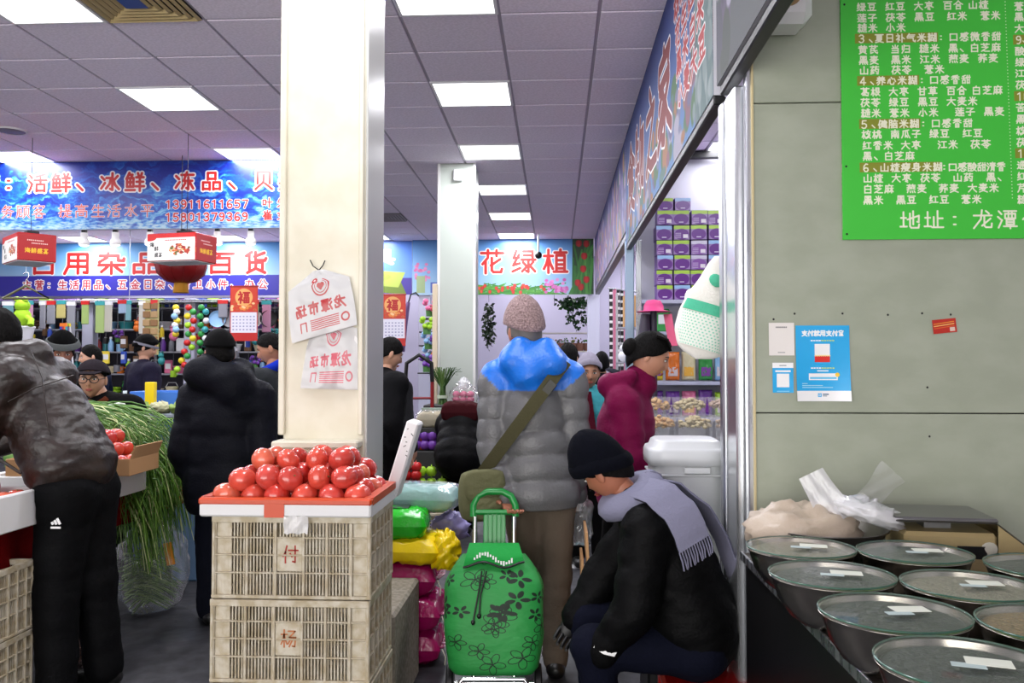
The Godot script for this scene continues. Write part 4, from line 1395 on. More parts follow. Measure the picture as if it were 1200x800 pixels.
# ---------------------------------------------------------------- right: grain counter
func build_grain_counter() -> void:
	var t := thing("grain_counter", "black counter with metal top under the steel bowls", "counter", V(1.3, 0, -1.95))
	put("front_board", boxmb(V(-0.625, 0.385, 0), V(0.03, 0.77, 2.2), 0.003), M["black_board"], t)
	put("end_board", boxmb(V(0.4, 0.385, -1.08), V(2.0, 0.77, 0.03)), M["black_board"], t)
	var top := mat("worn_metal_top", Color(0.42, 0.40, 0.38), 0.45, 0.6)
	top.albedo_texture = noise_tex(0.02, Color(0.55, 0.5, 0.45), Color.WHITE, 5, 256, 31)
	top.uv1_triplanar = true
	put("top", boxmb(V(0.37, 0.785, 0), V(2.04, 0.03, 2.2), 0.004), top, t)
	put("edge_trim", boxmb(V(-0.655, 0.79, 0), V(0.008, 0.03, 2.2), 0.002), M["steel"], t)
	var bl := [
		[0.705, 2.53, Color(0.62, 0.60, 0.50), "beige grain, at the post end of the left row"], [0.69, 2.205, Color(0.22, 0.24, 0.22), "grey seeds, second from the post in the left row"],
		[0.715, 1.875, Color(0.13, 0.15, 0.13), "black grain, third from the post in the left row"], [0.72, 1.56, Color(0.06, 0.07, 0.06), "black beans, nearest the camera"],
		[1.005, 2.48, Color(0.33, 0.36, 0.30), "greenish beans, in front of the scale"], [0.985, 2.115, Color(0.66, 0.62, 0.52), "cream grain, in the middle of the counter"],
		[1.015, 1.80, Color(0.66, 0.52, 0.28), "yellow millet, at the right picture edge"], [1.285, 2.32, Color(0.16, 0.16, 0.14), "dark seeds, right of the scale's front"],
	]
	var glass := mat("lid_glass", Color(0.88, 0.96, 0.92, 0.03), 0.04)
	glass.metallic_specular = 0.28
	glass.transparency = BaseMaterial3D.TRANSPARENCY_ALPHA
	var rim_glass := mat("lid_edge", Color(0.22, 0.36, 0.30), 0.15)
	var wall := MB.new()
	wall.lathe([Vector2(0.0, 0.004), Vector2(0.06, 0.003), Vector2(0.075, 0.006), Vector2(0.105, 0.028), Vector2(0.13, 0.065), Vector2(0.143, 0.105), Vector2(0.147, 0.118), Vector2(0.152, 0.121), Vector2(0.152, 0.124), Vector2(0.146, 0.125)], 40)
	wall.lathe([Vector2(0.146, 0.125), Vector2(0.140, 0.104), Vector2(0.127, 0.066), Vector2(0.10, 0.03), Vector2(0.0, 0.01)], 40)
	var bowl_mesh := wall.mesh()
	var lid := MB.new()
	lid.lathe([Vector2(0.0, 0.1265), Vector2(0.150, 0.1265), Vector2(0.153, 0.129), Vector2(0.150, 0.1315), Vector2(0.0, 0.1325)], 40)
	var lid_mesh := lid.mesh()
	var edge := MB.new()
	edge.lathe([Vector2(0.1505, 0.1272), Vector2(0.1535, 0.128), Vector2(0.1535, 0.1305), Vector2(0.1505, 0.1315)], 40)
	var edge_mesh := edge.mesh()
	var i := 0
	rng.seed = 77
	for b in bl:
		var o := thing("grain_bowl", "steel bowl with glass lid and %s" % b[3], "bowl", V(b[0], 0.80, -b[1]), i * 0.7, "lidded steel bowls on the counter")
		put("bowl_wall", bowl_mesh, M["bowl_steel"], o)
		var g := MB.new()
		g.lathe([Vector2(0.1415, 0.112), Vector2(0.12, 0.119), Vector2(0.06, 0.1225), Vector2(0.0, 0.1235)], 30)
		var gm := mat("grain_%d" % i, b[2], 0.7)
		gm.albedo_texture = noise_tex(0.3, Color(0.35, 0.35, 0.35), Color.WHITE, 2, 256, 40 + i)
		gm.normal_enabled = true
		gm.normal_texture = M["weave"]
		gm.normal_scale = 1.2
		gm.uv1_triplanar = true
		gm.uv1_scale = Vector3(3, 3, 3)
		var gr := put("grain", g, gm, o)
		gr.set_meta("kind", "stuff")
		var l := put("lid", lid_mesh, glass, o)
		put("lid_edge", edge_mesh, rim_glass, l)
		var tagb := Basis(Vector3.UP, -i * 0.7 + R(-0.35, 0.1))
		put("price_tag", boxmb(Vector3.ZERO, V(0.075, 0.0012, 0.042)), paint(Color(0.86, 0.87, 0.82), 0.5), l, tagb * V(0.035, 0, 0) + V(0, 0.1338, 0), tagb)
		put("price_tag", boxmb(Vector3.ZERO, V(0.055, 0.0012, 0.022)), paint(Color(0.70, 0.76, 0.76), 0.5), l, tagb * V(0.0, 0, 0.028) + V(0, 0.1336, 0), tagb)
		i += 1
	# weighing scale
	var s := thing("weighing_scale", "beige shop scale with steel platter by the green wall", "scale", V(1.25, 0.80, -2.84), -0.12)
	s.scale = V(1.0, 1.30, 1.0)
	var body := mat("scale_beige", Color(0.62, 0.55, 0.38), 0.5)
	var m := MB.new()
	m.box(V(-0.02, 0.055, 0), V(0.27, 0.10, 0.24), Basis(), 0.01)
	put("body", m, body, s)
	m = MB.new()
	m.poly([V(0.115, 0.005, 0.12), V(0.225, 0.005, 0.12), V(0.205, 0.07, 0.12), V(0.115, 0.125, 0.12)])
	m.poly([V(0.115, 0.125, 0.12), V(0.205, 0.07, 0.12), V(0.205, 0.07, -0.12), V(0.115, 0.125, -0.12)])
	m.poly([V(0.205, 0.07, 0.12), V(0.225, 0.005, 0.12), V(0.225, 0.005, -0.12), V(0.205, 0.07, -0.12)])
	m.poly([V(0.225, 0.005, -0.12), V(0.115, 0.005, -0.12), V(0.115, 0.125, -0.12), V(0.205, 0.07, -0.12)])
	put("display_housing", m, body, s)
	var slope := Basis(Vector3(0, 0, 1), -0.55)
	put("key_panel", boxmb(V(0.162, 0.1005, 0.0), V(0.085, 0.004, 0.2), 0.001, slope), mat("key_panel", Color(0.25, 0.24, 0.2), 0.4), s)
	for a in 4:
		put("key_strip", boxmb(V(0.165, 0.1025, -0.07 + a * 0.045), V(0.06, 0.003, 0.012), 0.001, slope), paint(Color(0.6, 0.58, 0.5), 0.5), s)
	put("display_window", boxmb(V(0.04, 0.06, 0.121), V(0.085, 0.03, 0.003)), M["black_board"], s)
	m = MB.new()
	m.ball(V(0.09, 0.07, 0.121), V(0.024, 0.016, 0.002), 16, 6)
	put("oval_badge", m, paint(Color(0.75, 0.74, 0.68), 0.4), s)
	m = MB.new()
	m.box(V(-0.035, 0.135, 0), V(0.30, 0.012, 0.26), Basis(), 0.005)
	m.box(V(-0.035, 0.117, 0), V(0.08, 0.03, 0.08))
	put("platter", m, mat("platter_steel", Color(0.5, 0.5, 0.5), 0.35, 0.85), s)
	# shallow pan with crumpled bags
	var p := thing("shallow_pan", "dark shallow metal pan under crumpled plastic bags", "pan", V(0.87, 0.80, -2.86))
	m = MB.new()
	m.lathe([Vector2(0.0, 0.0), Vector2(0.12, 0.0), Vector2(0.165, 0.07), Vector2(0.195, 0.125), Vector2(0.203, 0.127), Vector2(0.20, 0.131)], 32)
	m.lathe([Vector2(0.20, 0.131), Vector2(0.19, 0.124), Vector2(0.16, 0.07), Vector2(0.115, 0.006), Vector2(0, 0.006)], 32)
	put("pan_wall", m, mat("dull_steel", Color(0.45, 0.44, 0.42), 0.35, 0.9), p)
	var bag := mat("beige_bag", Color(0.70, 0.64, 0.57), 0.4)
	bag.normal_enabled = true
	bag.normal_texture = M["soft"]
	bag.uv1_triplanar = true
	bag.uv1_scale = Vector3(5, 5, 5)
	m = crumple(V(0, 0, 0), V(0.18, 0.085, 0.14), 0.02, 8.0, 3)
	tag(put("plastic_bag", m, bag, null, V(0.80, 0.915, -2.86)), "beige crumpled plastic bag filling the shallow pan", "bag")
	m = crumple(V(0, 0, 0), V(0.10, 0.035, 0.10), 0.022, 11.0, 8)
	tag(put("plastic_bag", m, M["milky_film"], null, V(1.0, 0.98, -2.82), Basis(Vector3(0, 0, 1), -0.3)), "white bag with pink print drooping over the pan rim", "bag")
	m = MB.new()
	var rows := []
	for a in 8:
		var r := PackedVector3Array()
		for c in 8:
			var u := c / 7.0 - 0.5
			var h := a / 7.0
			r.append(V(u * 0.12 * (1.0 - 0.3 * h), h * 0.17, 0.012 * sin(u * 14.0 + h * 5.0)))
		rows.append(r)
	m.grid(rows)
	tag(put("plastic_bag", m, M["milky_film"], null, V(0.90, 0.955, -2.80), Basis(Vector3(0, 0, 1), 0.45) * Basis(Vector3.RIGHT, -0.25)), "stiff white plastic bag standing up out of the pan", "bag")
	m = MB.new()
	rows = []
	for a in 10:
		var r := PackedVector3Array()
		for c in 6:
			var u := c / 5.0 - 0.5
			var h := a / 9.0
			r.append(V(u * (0.05 + 0.05 * h), h * 0.20, 0.01 * sin(u * 20.0 + h * 9.0)))
		rows.append(r)
	m.grid(rows)
	tag(put("plastic_film", m, M["film"], null, V(0.97, 0.96, -2.88), Basis(Vector3(0, 0, 1), -0.75)), "clear plastic film sticking up from the pan", "film")


func crumple(o: Vector3, r: Vector3, amp: float, freq: float, sd: int, seg := 28, rings := 18) -> MB:
	var m := MB.new()
	var rows := []
	for i in rings + 1:
		var t := PI * i / rings
		var w := PackedVector3Array()
		for j in seg:
			var a := TAU * j / seg
			var d := V(cos(a) * sin(t), -cos(t), -sin(a) * sin(t))
			var k := noise.get_noise_3d(d.x * freq * 0.35 + sd * 7.1, d.y * freq * 0.35, d.z * freq * 0.35) + 0.5 * absf(noise.get_noise_3d(d.x * freq * 0.8, d.y * freq * 0.8 + sd, d.z * freq * 0.8))
			var p := d * r + d * amp * k * 1.6
			p.y = maxf(p.y, -r.y * 0.8)
			w.append(o + p)
		rows.append(w)
	m.grid(rows, true)
	return m


# ---------------------------------------------------------------- tomato stack
func crate(label: String, at: Vector3, ch: String, ink: Color, group: String) -> Node3D:
	var W := 0.56
	var D := 0.40
	var H := 0.286
	var t := thing("plastic_crate", label, "crate", at, 0.0, group)
	var mt: Material = M["crate_plastic"]
	if not M.has("crate_front"):
		for k in 2:
			var w: float = [W, D][k]
			var slats := MB.new()
			var n := int(w / 0.0115)
			for i in n:
				var x := -w / 2 + (i + 0.5) * w / n
				slats.box(V(x, H * 0.5, 0), V(0.0048, H - 0.02, 0.005))
			var ribs := MB.new()
			for i in 7:
				var f: float = [-0.5, -0.285, -0.10, 0.08, 0.23, 0.385, 0.5][i]
				ribs.box(V(f * (w - 0.012), H * 0.5, 0.006), V(0.010, H - 0.004, 0.014), Basis(), 0.002)
			for i in 5:
				var y: float = [0.006, 0.088, 0.150, 0.21, H - 0.012][i]
				var hh: float = [0.012, 0.006, 0.006, 0.006, 0.024][i]
				ribs.box(V(0, y, 0.005), V(w, hh, 0.018 if i in [0, 4] else 0.012), Basis(), 0.002)
			ribs.box(V(-w * 0.43, H * 0.5, 0.0), V(w * 0.1, H - 0.02, 0.004))
			ribs.box(V(w * 0.44, H * 0.5, 0.0), V(w * 0.1, H - 0.02, 0.004))
			M[["crate_front", "crate_side"][k]] = [slats.mesh(), ribs.mesh()]
	for g in 4:
		var q := Basis(Vector3.UP, g * PI / 2)
		var set_of: Array = M["crate_front"] if g % 2 == 0 else M["crate_side"]
		var off := q * V(0, 0, (D if g % 2 == 0 else W) / 2 - 0.012)
		var side := put("side_panel", set_of[1], mt, t, off, q)
		put("slats", set_of[0], mt, side)
	put("bottom", boxmb(V(0, 0.006, 0), V(W - 0.02, 0.012, D - 0.02)), mt, t)
	var plate := put("name_plate", boxmb(V(-0.006, H * 0.53, D / 2 - 0.008), V(0.09, 0.115, 0.008), 0.002), mt, t)
	# painted name on the plate: raised a hair like thick paint
	var ink_mb := MB.new()
	for s in glyph(ch):
		for j in s.size() - 1:
			var a: Vector2 = s[j]
			var b: Vector2 = s[j + 1]
			var p := V(-0.03 + a.x * 0.00055, H * 0.53 + 0.033 - a.y * 0.00062, D / 2 - 0.0035)
			var e := V(-0.03 + b.x * 0.00055, H * 0.53 + 0.033 - b.y * 0.00062, D / 2 - 0.0035)
			var d := (e - p).normalized()
			ink_mb.box((p + e) / 2, V((e - p).length() + 0.004, 0.0055, 0.0012), Basis(d, Vector3(0, 0, 1).cross(d), Vector3(0, 0, 1)))
	put("painted_name", ink_mb, paint(ink, 0.6), plate)
	return t


func tomato_mesh(v: int) -> ArrayMesh:
	var m := MB.new()
	var rows := []
	for i in 13:
		var t := PI * i / 12.0
		var w := PackedVector3Array()
		for j in 20:
			var a := TAU * j / 20.0
			var r := sin(t) * (1.0 + 0.035 * cos(a * (5 + v)) * sin(t))
			var y := -cos(t) * 0.86
			if t > PI * 0.75:
				y -= 0.16 * (t / PI - 0.75) * 4.0 * pow((t / PI - 0.75) * 4.0, 1.5)
			w.append(V(cos(a) * r, y, -sin(a) * r) * 0.045)
		rows.append(w)
	m.grid(rows, true)
	return m.mesh()


func tomato_material(k: int) -> Material:
	var m := mat("tomato_%d" % k, [Color(0.82, 0.25, 0.20), Color(0.86, 0.33, 0.26), Color(0.80, 0.28, 0.24), Color(0.88, 0.44, 0.33), Color(0.76, 0.19, 0.16)][k], 0.25)
	if m.albedo_texture == null:
		m.albedo_texture = noise_tex(0.008, Color(0.88, 0.80, 0.78), Color(1, 1, 1), 4, 256, 60 + k)
		m.uv1_triplanar = true
		m.uv1_scale = Vector3(6, 6, 6)
		m.clearcoat_enabled = true
		m.clearcoat = 0.4
		m.clearcoat_roughness = 0.08
	return m


func tomatoes(spots: Array, label: String, group: String, star := true) -> void:
	if not M.has("tomato_mesh"):
		M["tomato_mesh"] = [tomato_mesh(0), tomato_mesh(1), tomato_mesh(2)]
		var s := MB.new()
		for k in 5:
			var q := Basis(Vector3.UP, TAU * k / 5.0)
			s.tri(q * V(0.003, 0.0, 0.003), q * V(0.016, 0.003, 0.0), q * V(0.003, 0.0, -0.003))
		s.tube([V(0, -0.002, 0), V(0.001, 0.006, 0)], 0.002, 5)
		M["stem_mesh"] = s.mesh()
		mat("stem_green", Color(0.35, 0.42, 0.18), 0.7)
		M["stem_scar"] = boxmb(V(0, 0, 0), V(0.006, 0.002, 0.006), 0.001).mesh()
	for s in spots:
		var t := thing("tomato", label % s[4] if label.contains("%") else label, "tomato", s[0], 0.0, group)
		var q := Basis(Vector3(s[1].x, 0.15, s[1].z).normalized(), s[1].y)
		put("fruit", M["tomato_mesh"][rng.randi() % 3], tomato_material(s[3]), t, Vector3.ZERO, q * Basis().scaled(Vector3.ONE * s[2]))
		put("stem", M["stem_mesh"] if rng.randf() < 0.2 else M["stem_scar"], M["stem_green"], t, q * V(0, 0.031 * s[2], 0), q)


func build_tomato_stack() -> void:
	rng.seed = 101
	var pal := thing("pallet", "low dark wooden pallet under the tomato crates", "pallet", V(-0.92, 0, -3.15))
	for i in 5:
		put("plank", boxmb(V(0, 0.055, -0.18 + i * 0.09), V(0.6, 0.016, 0.075), 0.002), mat("old_wood", Color(0.3, 0.24, 0.18), 0.9), pal)
	for i in 3:
		put("runner", boxmb(V(-0.25 + i * 0.25, 0.0235, 0), V(0.06, 0.047, 0.44), 0.002), M["old_wood"], pal)
	var gr := "crates stacked under the tomatoes"
	crate("off-white slatted crate, top of stack, marked with a red name", V(-0.922, 0.643, -3.15), "付", Color(0.62, 0.15, 0.10), gr)
	crate("off-white slatted crate in mid-stack marked with an orange name", V(-0.926, 0.353, -3.15), "杨", Color(0.70, 0.42, 0.25), gr)
	crate("off-white slatted crate at the bottom of the tomato stack", V(-0.922, 0.063, -3.15), "杨", Color(0.70, 0.42, 0.25), gr)
	# foam tray with orange tape
	var t := thing("foam_tray", "white foam tray with orange taped rim full of tomatoes", "tray", V(-0.935, 0.931, -3.15))
	var W := 0.60
	var D := 0.47
	var m := MB.new()
	m.box(V(0, 0.008, 0), V(W - 0.052, 0.016, D - 0.052))
	for s in [-1.0, 1.0]:
		m.box(V(0, 0.03, s * (D / 2 - 0.013)), V(W, 0.06, 0.026), Basis(), 0.006)
		m.box(V(s * (W / 2 - 0.013), 0.03, 0), V(0.026, 0.06, D - 0.052))
	put("tray_body", m, M["foam"], t)
	var tape := mat("orange_tape", Color(0.76, 0.26, 0.10), 0.3)
	m = MB.new()
	for s in [-1.0, 1.0]:
		m.box(V(0, 0.0525, s * (D / 2 - 0.012)), V(W + 0.006, 0.026, 0.032), Basis(), 0.007)
		m.box(V(s * (W / 2 - 0.012), 0.0525, 0), V(0.032, 0.026, D - 0.056))
	put("tape_rim", m, tape, t)
	put("tape_patch", boxmb(V(-0.035, 0.03, D / 2 + 0.002), V(0.07, 0.062, 0.003)), tape, t)
	var rows := []
	m = MB.new()
	for i in 6:
		var r := PackedVector3Array()
		for j in 8:
			r.append(V(j * 0.012, -i * 0.012 - 0.004 * sin(j * 1.9), 0.004 + 0.005 * sin(j * 1.3 + i)))
		rows.append(r)
	m.grid(rows)
	put("film_scrap", m, M["milky_film"], t, V(-0.0, 0.005, D / 2))
	# the heap
	var spots := []
	var lay := [[6, 4, 0.091, 0.100, 0.0, 0.99], [5, 4, 0.092, 0.094, 0.0, 1.052], [4, 2, 0.097, 0.092, 0.01, 1.108]]
	var names := ["bottom layer", "middle layer", "top layer"]
	var nth := ["first", "second", "third", "fourth", "fifth", "sixth"]
	for l in 3:
		var a: Array = lay[l]
		for i in a[0]:
			for j in a[1]:
				var p := V(-0.935 + (i - (a[0] - 1) / 2.0) * a[2] + R(-0.008, 0.008) + (0.012 if l == 2 else 0.0), a[5] + R(-0.007, 0.007), -3.15 - (j - (a[1] - 1) / 2.0) * a[3] + R(-0.008, 0.008) + a[4])
				spots.append([p, V(R(-1, 1), R(0, 2.6), R(-1, 1)), R(0.97, 1.12), rng.randi() % 5, "%s, row %s, %s from left" % [names[l], ["one", "two", "three", "four"][j], nth[i]]])
	tomatoes(spots, "pink-red tomato of the tray heap, %s", "tomatoes heaped on the foam tray")
	# foam lid leaning up behind
	var lid := thing("foam_slab", "white foam slab leaning upright beside the tomatoes", "lid", V(-0.655, 0.94, -3.42))
	lid.rotation.z = -0.30
	put("slab", boxmb(V(0, 0.15, 0), V(0.05, 0.31, 0.12), 0.007), M["foam"], lid)
	m = MB.new()
	for i in 7:
		m.box(V(R(-0.015, 0.015), 0.17 + i * 0.017, 0.0605), V(R(0.004, 0.016), 0.003, 0.001), Basis(Vector3(0, 0, 1), R(-0.8, 0.8)))
	put("ink_marks", m, M["black_board"], lid)
	build_pillar_bags()


func hung_bag(label: String, L: Array, Rr: Array, z: float, img: Image, key: String, alpha: float) -> void:
	var s := 0.003579
	var ox := 374.0
	var oy := 316.0
	var t := thing("plastic_bag", label, "bag", V(-1.008, 1.862, -3.595 + z), 0.0, "shopping bags on the pillar")
	for k in 2:
		var rows := []
		for i in 19:
			var f := i / 18.0 * (L.size() - 1)
			var q := mini(int(f), L.size() - 2)
			var a: Vector2 = (L[q] as Vector2).lerp(L[q + 1], f - q)
			var b: Vector2 = (Rr[q] as Vector2).lerp(Rr[q + 1], f - q)
			var r := PackedVector3Array()
			for j in 17:
				var u := j / 16.0
				var p := a.lerp(b, u)
				var edge := sin(u * PI)
				var dz := 0.010 * edge * minf(f, 1.0) + 0.010 * noise.get_noise_2d(u * 4.0 + 11.0 * k, i * 0.30) * edge + 0.007 * noise.get_noise_2d(p.x * 0.08, p.y * 0.22 + 40.0 * k)
				r.append(V((p.x - ox) * s, -(p.y - oy) * s, 0.003 + dz if k == 0 else 0.001))
			rows.append(r)
		var m := MB.new()
		m.grid(rows, false, k == 1)
		var mt: StandardMaterial3D
		if k == 0:
			mt = textured(key, img, 0.28)
			mt.albedo_color = Color(1, 1, 1, alpha)
		else:
			mt = mat("bag_back", Color(0.93, 0.93, 0.93, 0.75), 0.3)
		mt.transparency = BaseMaterial3D.TRANSPARENCY_ALPHA
		put("front_sheet" if k == 0 else "back_sheet", m, mt, t)


func build_pillar_bags() -> void:
	for k in 2:
		var ink: Color = [Color(0.66, 0.10, 0.12), Color(0.76, 0.26, 0.34)][k]
		var img := blank(300, 300, Color(0.76, 0.76, 0.76))
		var o: Vector2 = [Vector2(160, 104), Vector2(165, 96)][k]
		for i in 40:
			var a := TAU * i / 40.0
			if i > 26 and i < 33:
				continue
			var d := Vector2(cos(a), sin(a))
			draw_line(img, o + d * 40.0, o + Vector2(cos(a + 0.16), sin(a + 0.16)) * 40.0, 6.0, ink)
			draw_line(img, o + d * 29.0, o + Vector2(cos(a + 0.16), sin(a + 0.16)) * 29.0, 3.0, ink)
		disc(img, o + Vector2(-8, -3), Vector2(11, 11), ink)
		disc(img, o + Vector2(8, -3), Vector2(11, 11), ink)
		for i in 9:
			draw_line(img, o + Vector2(-18 + i * 2, 2 + i * 2), o + Vector2(18 - i * 2, 2 + i * 2), 3.0, ink)
		disc(img, o + Vector2(-34, -34), Vector2(17, 17), ink)
		disc(img, o + Vector2(-34, -34), Vector2(8, 8), Color(0.92, 0.8, 0.8))
		# the print shows through from the inner side, so it reads reversed
		letters(img, "场市潭龙", 34, 164, 48, 60, 8.0, ink, 1.0, true)
		for i in 6:
			img.fill_rect(Rect2i(96, 232 + i * 8, 130, 4), ink)
		draw_line(img, Vector2(50, 236), Vector2(76, 236), 5.0, ink)
		draw_line(img, Vector2(50, 236), Vector2(50, 272), 5.0, ink)
		draw_line(img, Vector2(76, 236), Vector2(76, 272), 5.0, ink)
		disc(img, Vector2(254, 252), Vector2(20, 20), ink)
		disc(img, Vector2(254, 252), Vector2(13, 13), Color(0.76, 0.76, 0.76))
		if k == 0:
			hung_bag("upper white plastic bag with red print hung on the pillar hook", [Vector2(368, 318), Vector2(338, 343), Vector2(339, 375), Vector2(343, 404)], [Vector2(380, 316), Vector2(411, 325), Vector2(417, 353), Vector2(421, 382)], 0.016, img, "bag_print_upper", 0.93)
		else:
			hung_bag("lower white plastic bag with faded pink print on the pillar", [Vector2(370, 378), Vector2(360, 405), Vector2(356, 430), Vector2(352, 457)], [Vector2(388, 376), Vector2(420, 386), Vector2(421, 425), Vector2(421, 459)], 0.002, img, "bag_print_lower", 0.90)


# ---------------------------------------------------------------- sacks by the pillar
func pillow(s: Vector3, sd: float, lump := 0.02, ex := 5.0) -> MB:
	var m := MB.new()
	var N := 22
	for g in [1.0, -1.0]:
		var rows := []
		for i in N + 1:
			var r := PackedVector3Array()
			var a := i / float(N) * 2.0 - 1.0
			for j in N + 1:
				var b := j / float(N) * 2.0 - 1.0
				var h := sqrt(maxf(1.0 - pow(absf(a), ex), 0.0)) * sqrt(maxf(1.0 - pow(absf(b), ex), 0.0))
				var k := 1.0 - 0.06 * (1.0 - h) - (0.16 * a * a * b * b if ex < 5.0 else 0.0)
				var w := lump * noise.get_noise_3d(a * 2.5 + sd, b * 2.5, g) + lump * 0.6 * noise.get_noise_3d(a * 7.0, b * 6.0 + sd, g * 3.0)
				r.append(V(b * s.x * 0.5 * k, s.y * 0.5 + g * (s.y * 0.5 * h + w * h), a * s.z * 0.5 * k))
			rows.append(r)
		m.grid(rows, false, g < 0)
	return m


func build_sacks() -> void:
	var gl := func(key: String, c: Color, r: float) -> StandardMaterial3D:
		var mm := mat(key, c, r)
		mm.normal_enabled = true
		mm.normal_texture = M["soft"]
		mm.normal_scale = 0.7
		mm.uv1_triplanar = true
		mm.uv1_scale = Vector3(2.5, 2.5, 2.5)
		return mm
	var mag: Material = gl.call("magenta_sack", Color(0.60, 0.03, 0.33), 0.25)
	var names := ["bottom magenta rice sack in the stack by the pillar", "middle magenta rice sack in the stack by the pillar", "top magenta rice sack, under the yellow bag"]
	var dx := [0.0, 0.015, -0.02]
	for i in 3:
		var t := thing("rice_sack", names[i], "sack", V(-0.80 + dx[i], 0.165 * i, -4.28), [0.04, -0.05, 0.02][i], "magenta rice sacks")
		put("sack", pillow(V(0.50, 0.17, 0.36), i * 3.7, 0.022), mag, t)
		var m := MB.new()
		m.strip([V(0.235, 0.09, -0.15), V(0.25, 0.085, 0.0), V(0.236, 0.095, 0.155)], [V(0.016, 0, 0)], 0.004)
		put("seam", m, mag, t)
		m = MB.new()
		m.tube([V(0.245, 0.09, 0.16), V(0.262, 0.06, 0.175), V(0.258, 0.02, 0.17)], 0.003, 5)
		put("seam_thread", m, paint(Color(0.85, 0.82, 0.75)), t)
	var y := thing("yellow_bag", "shiny yellow plastic bag on the magenta sacks", "bag", V(-0.78, 0.495, -4.26), -0.06)
	var ym: Material = gl.call("yellow_plastic", Color(0.93, 0.80, 0.03), 0.3)
	put("bag", pillow(V(0.48, 0.13, 0.36), 21.0, 0.03), ym, y)
	put("tied_end", crumple(V(0.245, 0.05, 0.09), V(0.06, 0.09, 0.06), 0.04, 9.0, 4), ym, y)
	var g := thing("green_bag", "bright green rice bag with dark printed panel on top", "bag", V(-0.79, 0.615, -4.22), 0.05)
	put("bag", pillow(V(0.34, 0.135, 0.30), 31.0, 0.015), gl.call("green_plastic", Color(0.10, 0.66, 0.10), 0.25), g)
	var m := MB.new()
	var rows := []
	for i in 8:
		var r := PackedVector3Array()
		for j in 8:
			var a := -0.62 + i * 0.12
			var b := -0.75 + j * 0.16
			r.append(V(b * 0.165, 0.072 + 0.0675 * sqrt(1 - pow(absf(a), 5.0)) * sqrt(1 - pow(absf(b), 5.0)), a * 0.145))
		rows.append(r)
	m.grid(rows)
	put("printed_panel", m, mat("panel_print", Color(0.13, 0.2, 0.14), 0.3), g)
	var tl := thing("teal_bag", "pale teal filled bag lying on top of the sacks", "bag", V(-0.70, 0.715, -4.42), -0.1)
	put("bag", pillow(V(0.42, 0.12, 0.26), 41.0, 0.02), gl.call("teal_plastic", Color(0.42, 0.60, 0.58), 0.35), tl)
	put("clear_wrap", pillow(V(0.45, 0.132, 0.28), 43.0, 0.008), M["film"], tl)
	var lv := thing("lilac_bag", "small lilac plastic bag tucked behind the yellow bag", "bag", V(-0.55, 0.555, -4.46))
	put("bag", crumple(V(0, 0.06, 0), V(0.09, 0.07, 0.08), 0.03, 8.0, 14), mat("lilac_plastic", Color(0.55, 0.52, 0.72), 0.35), lv)


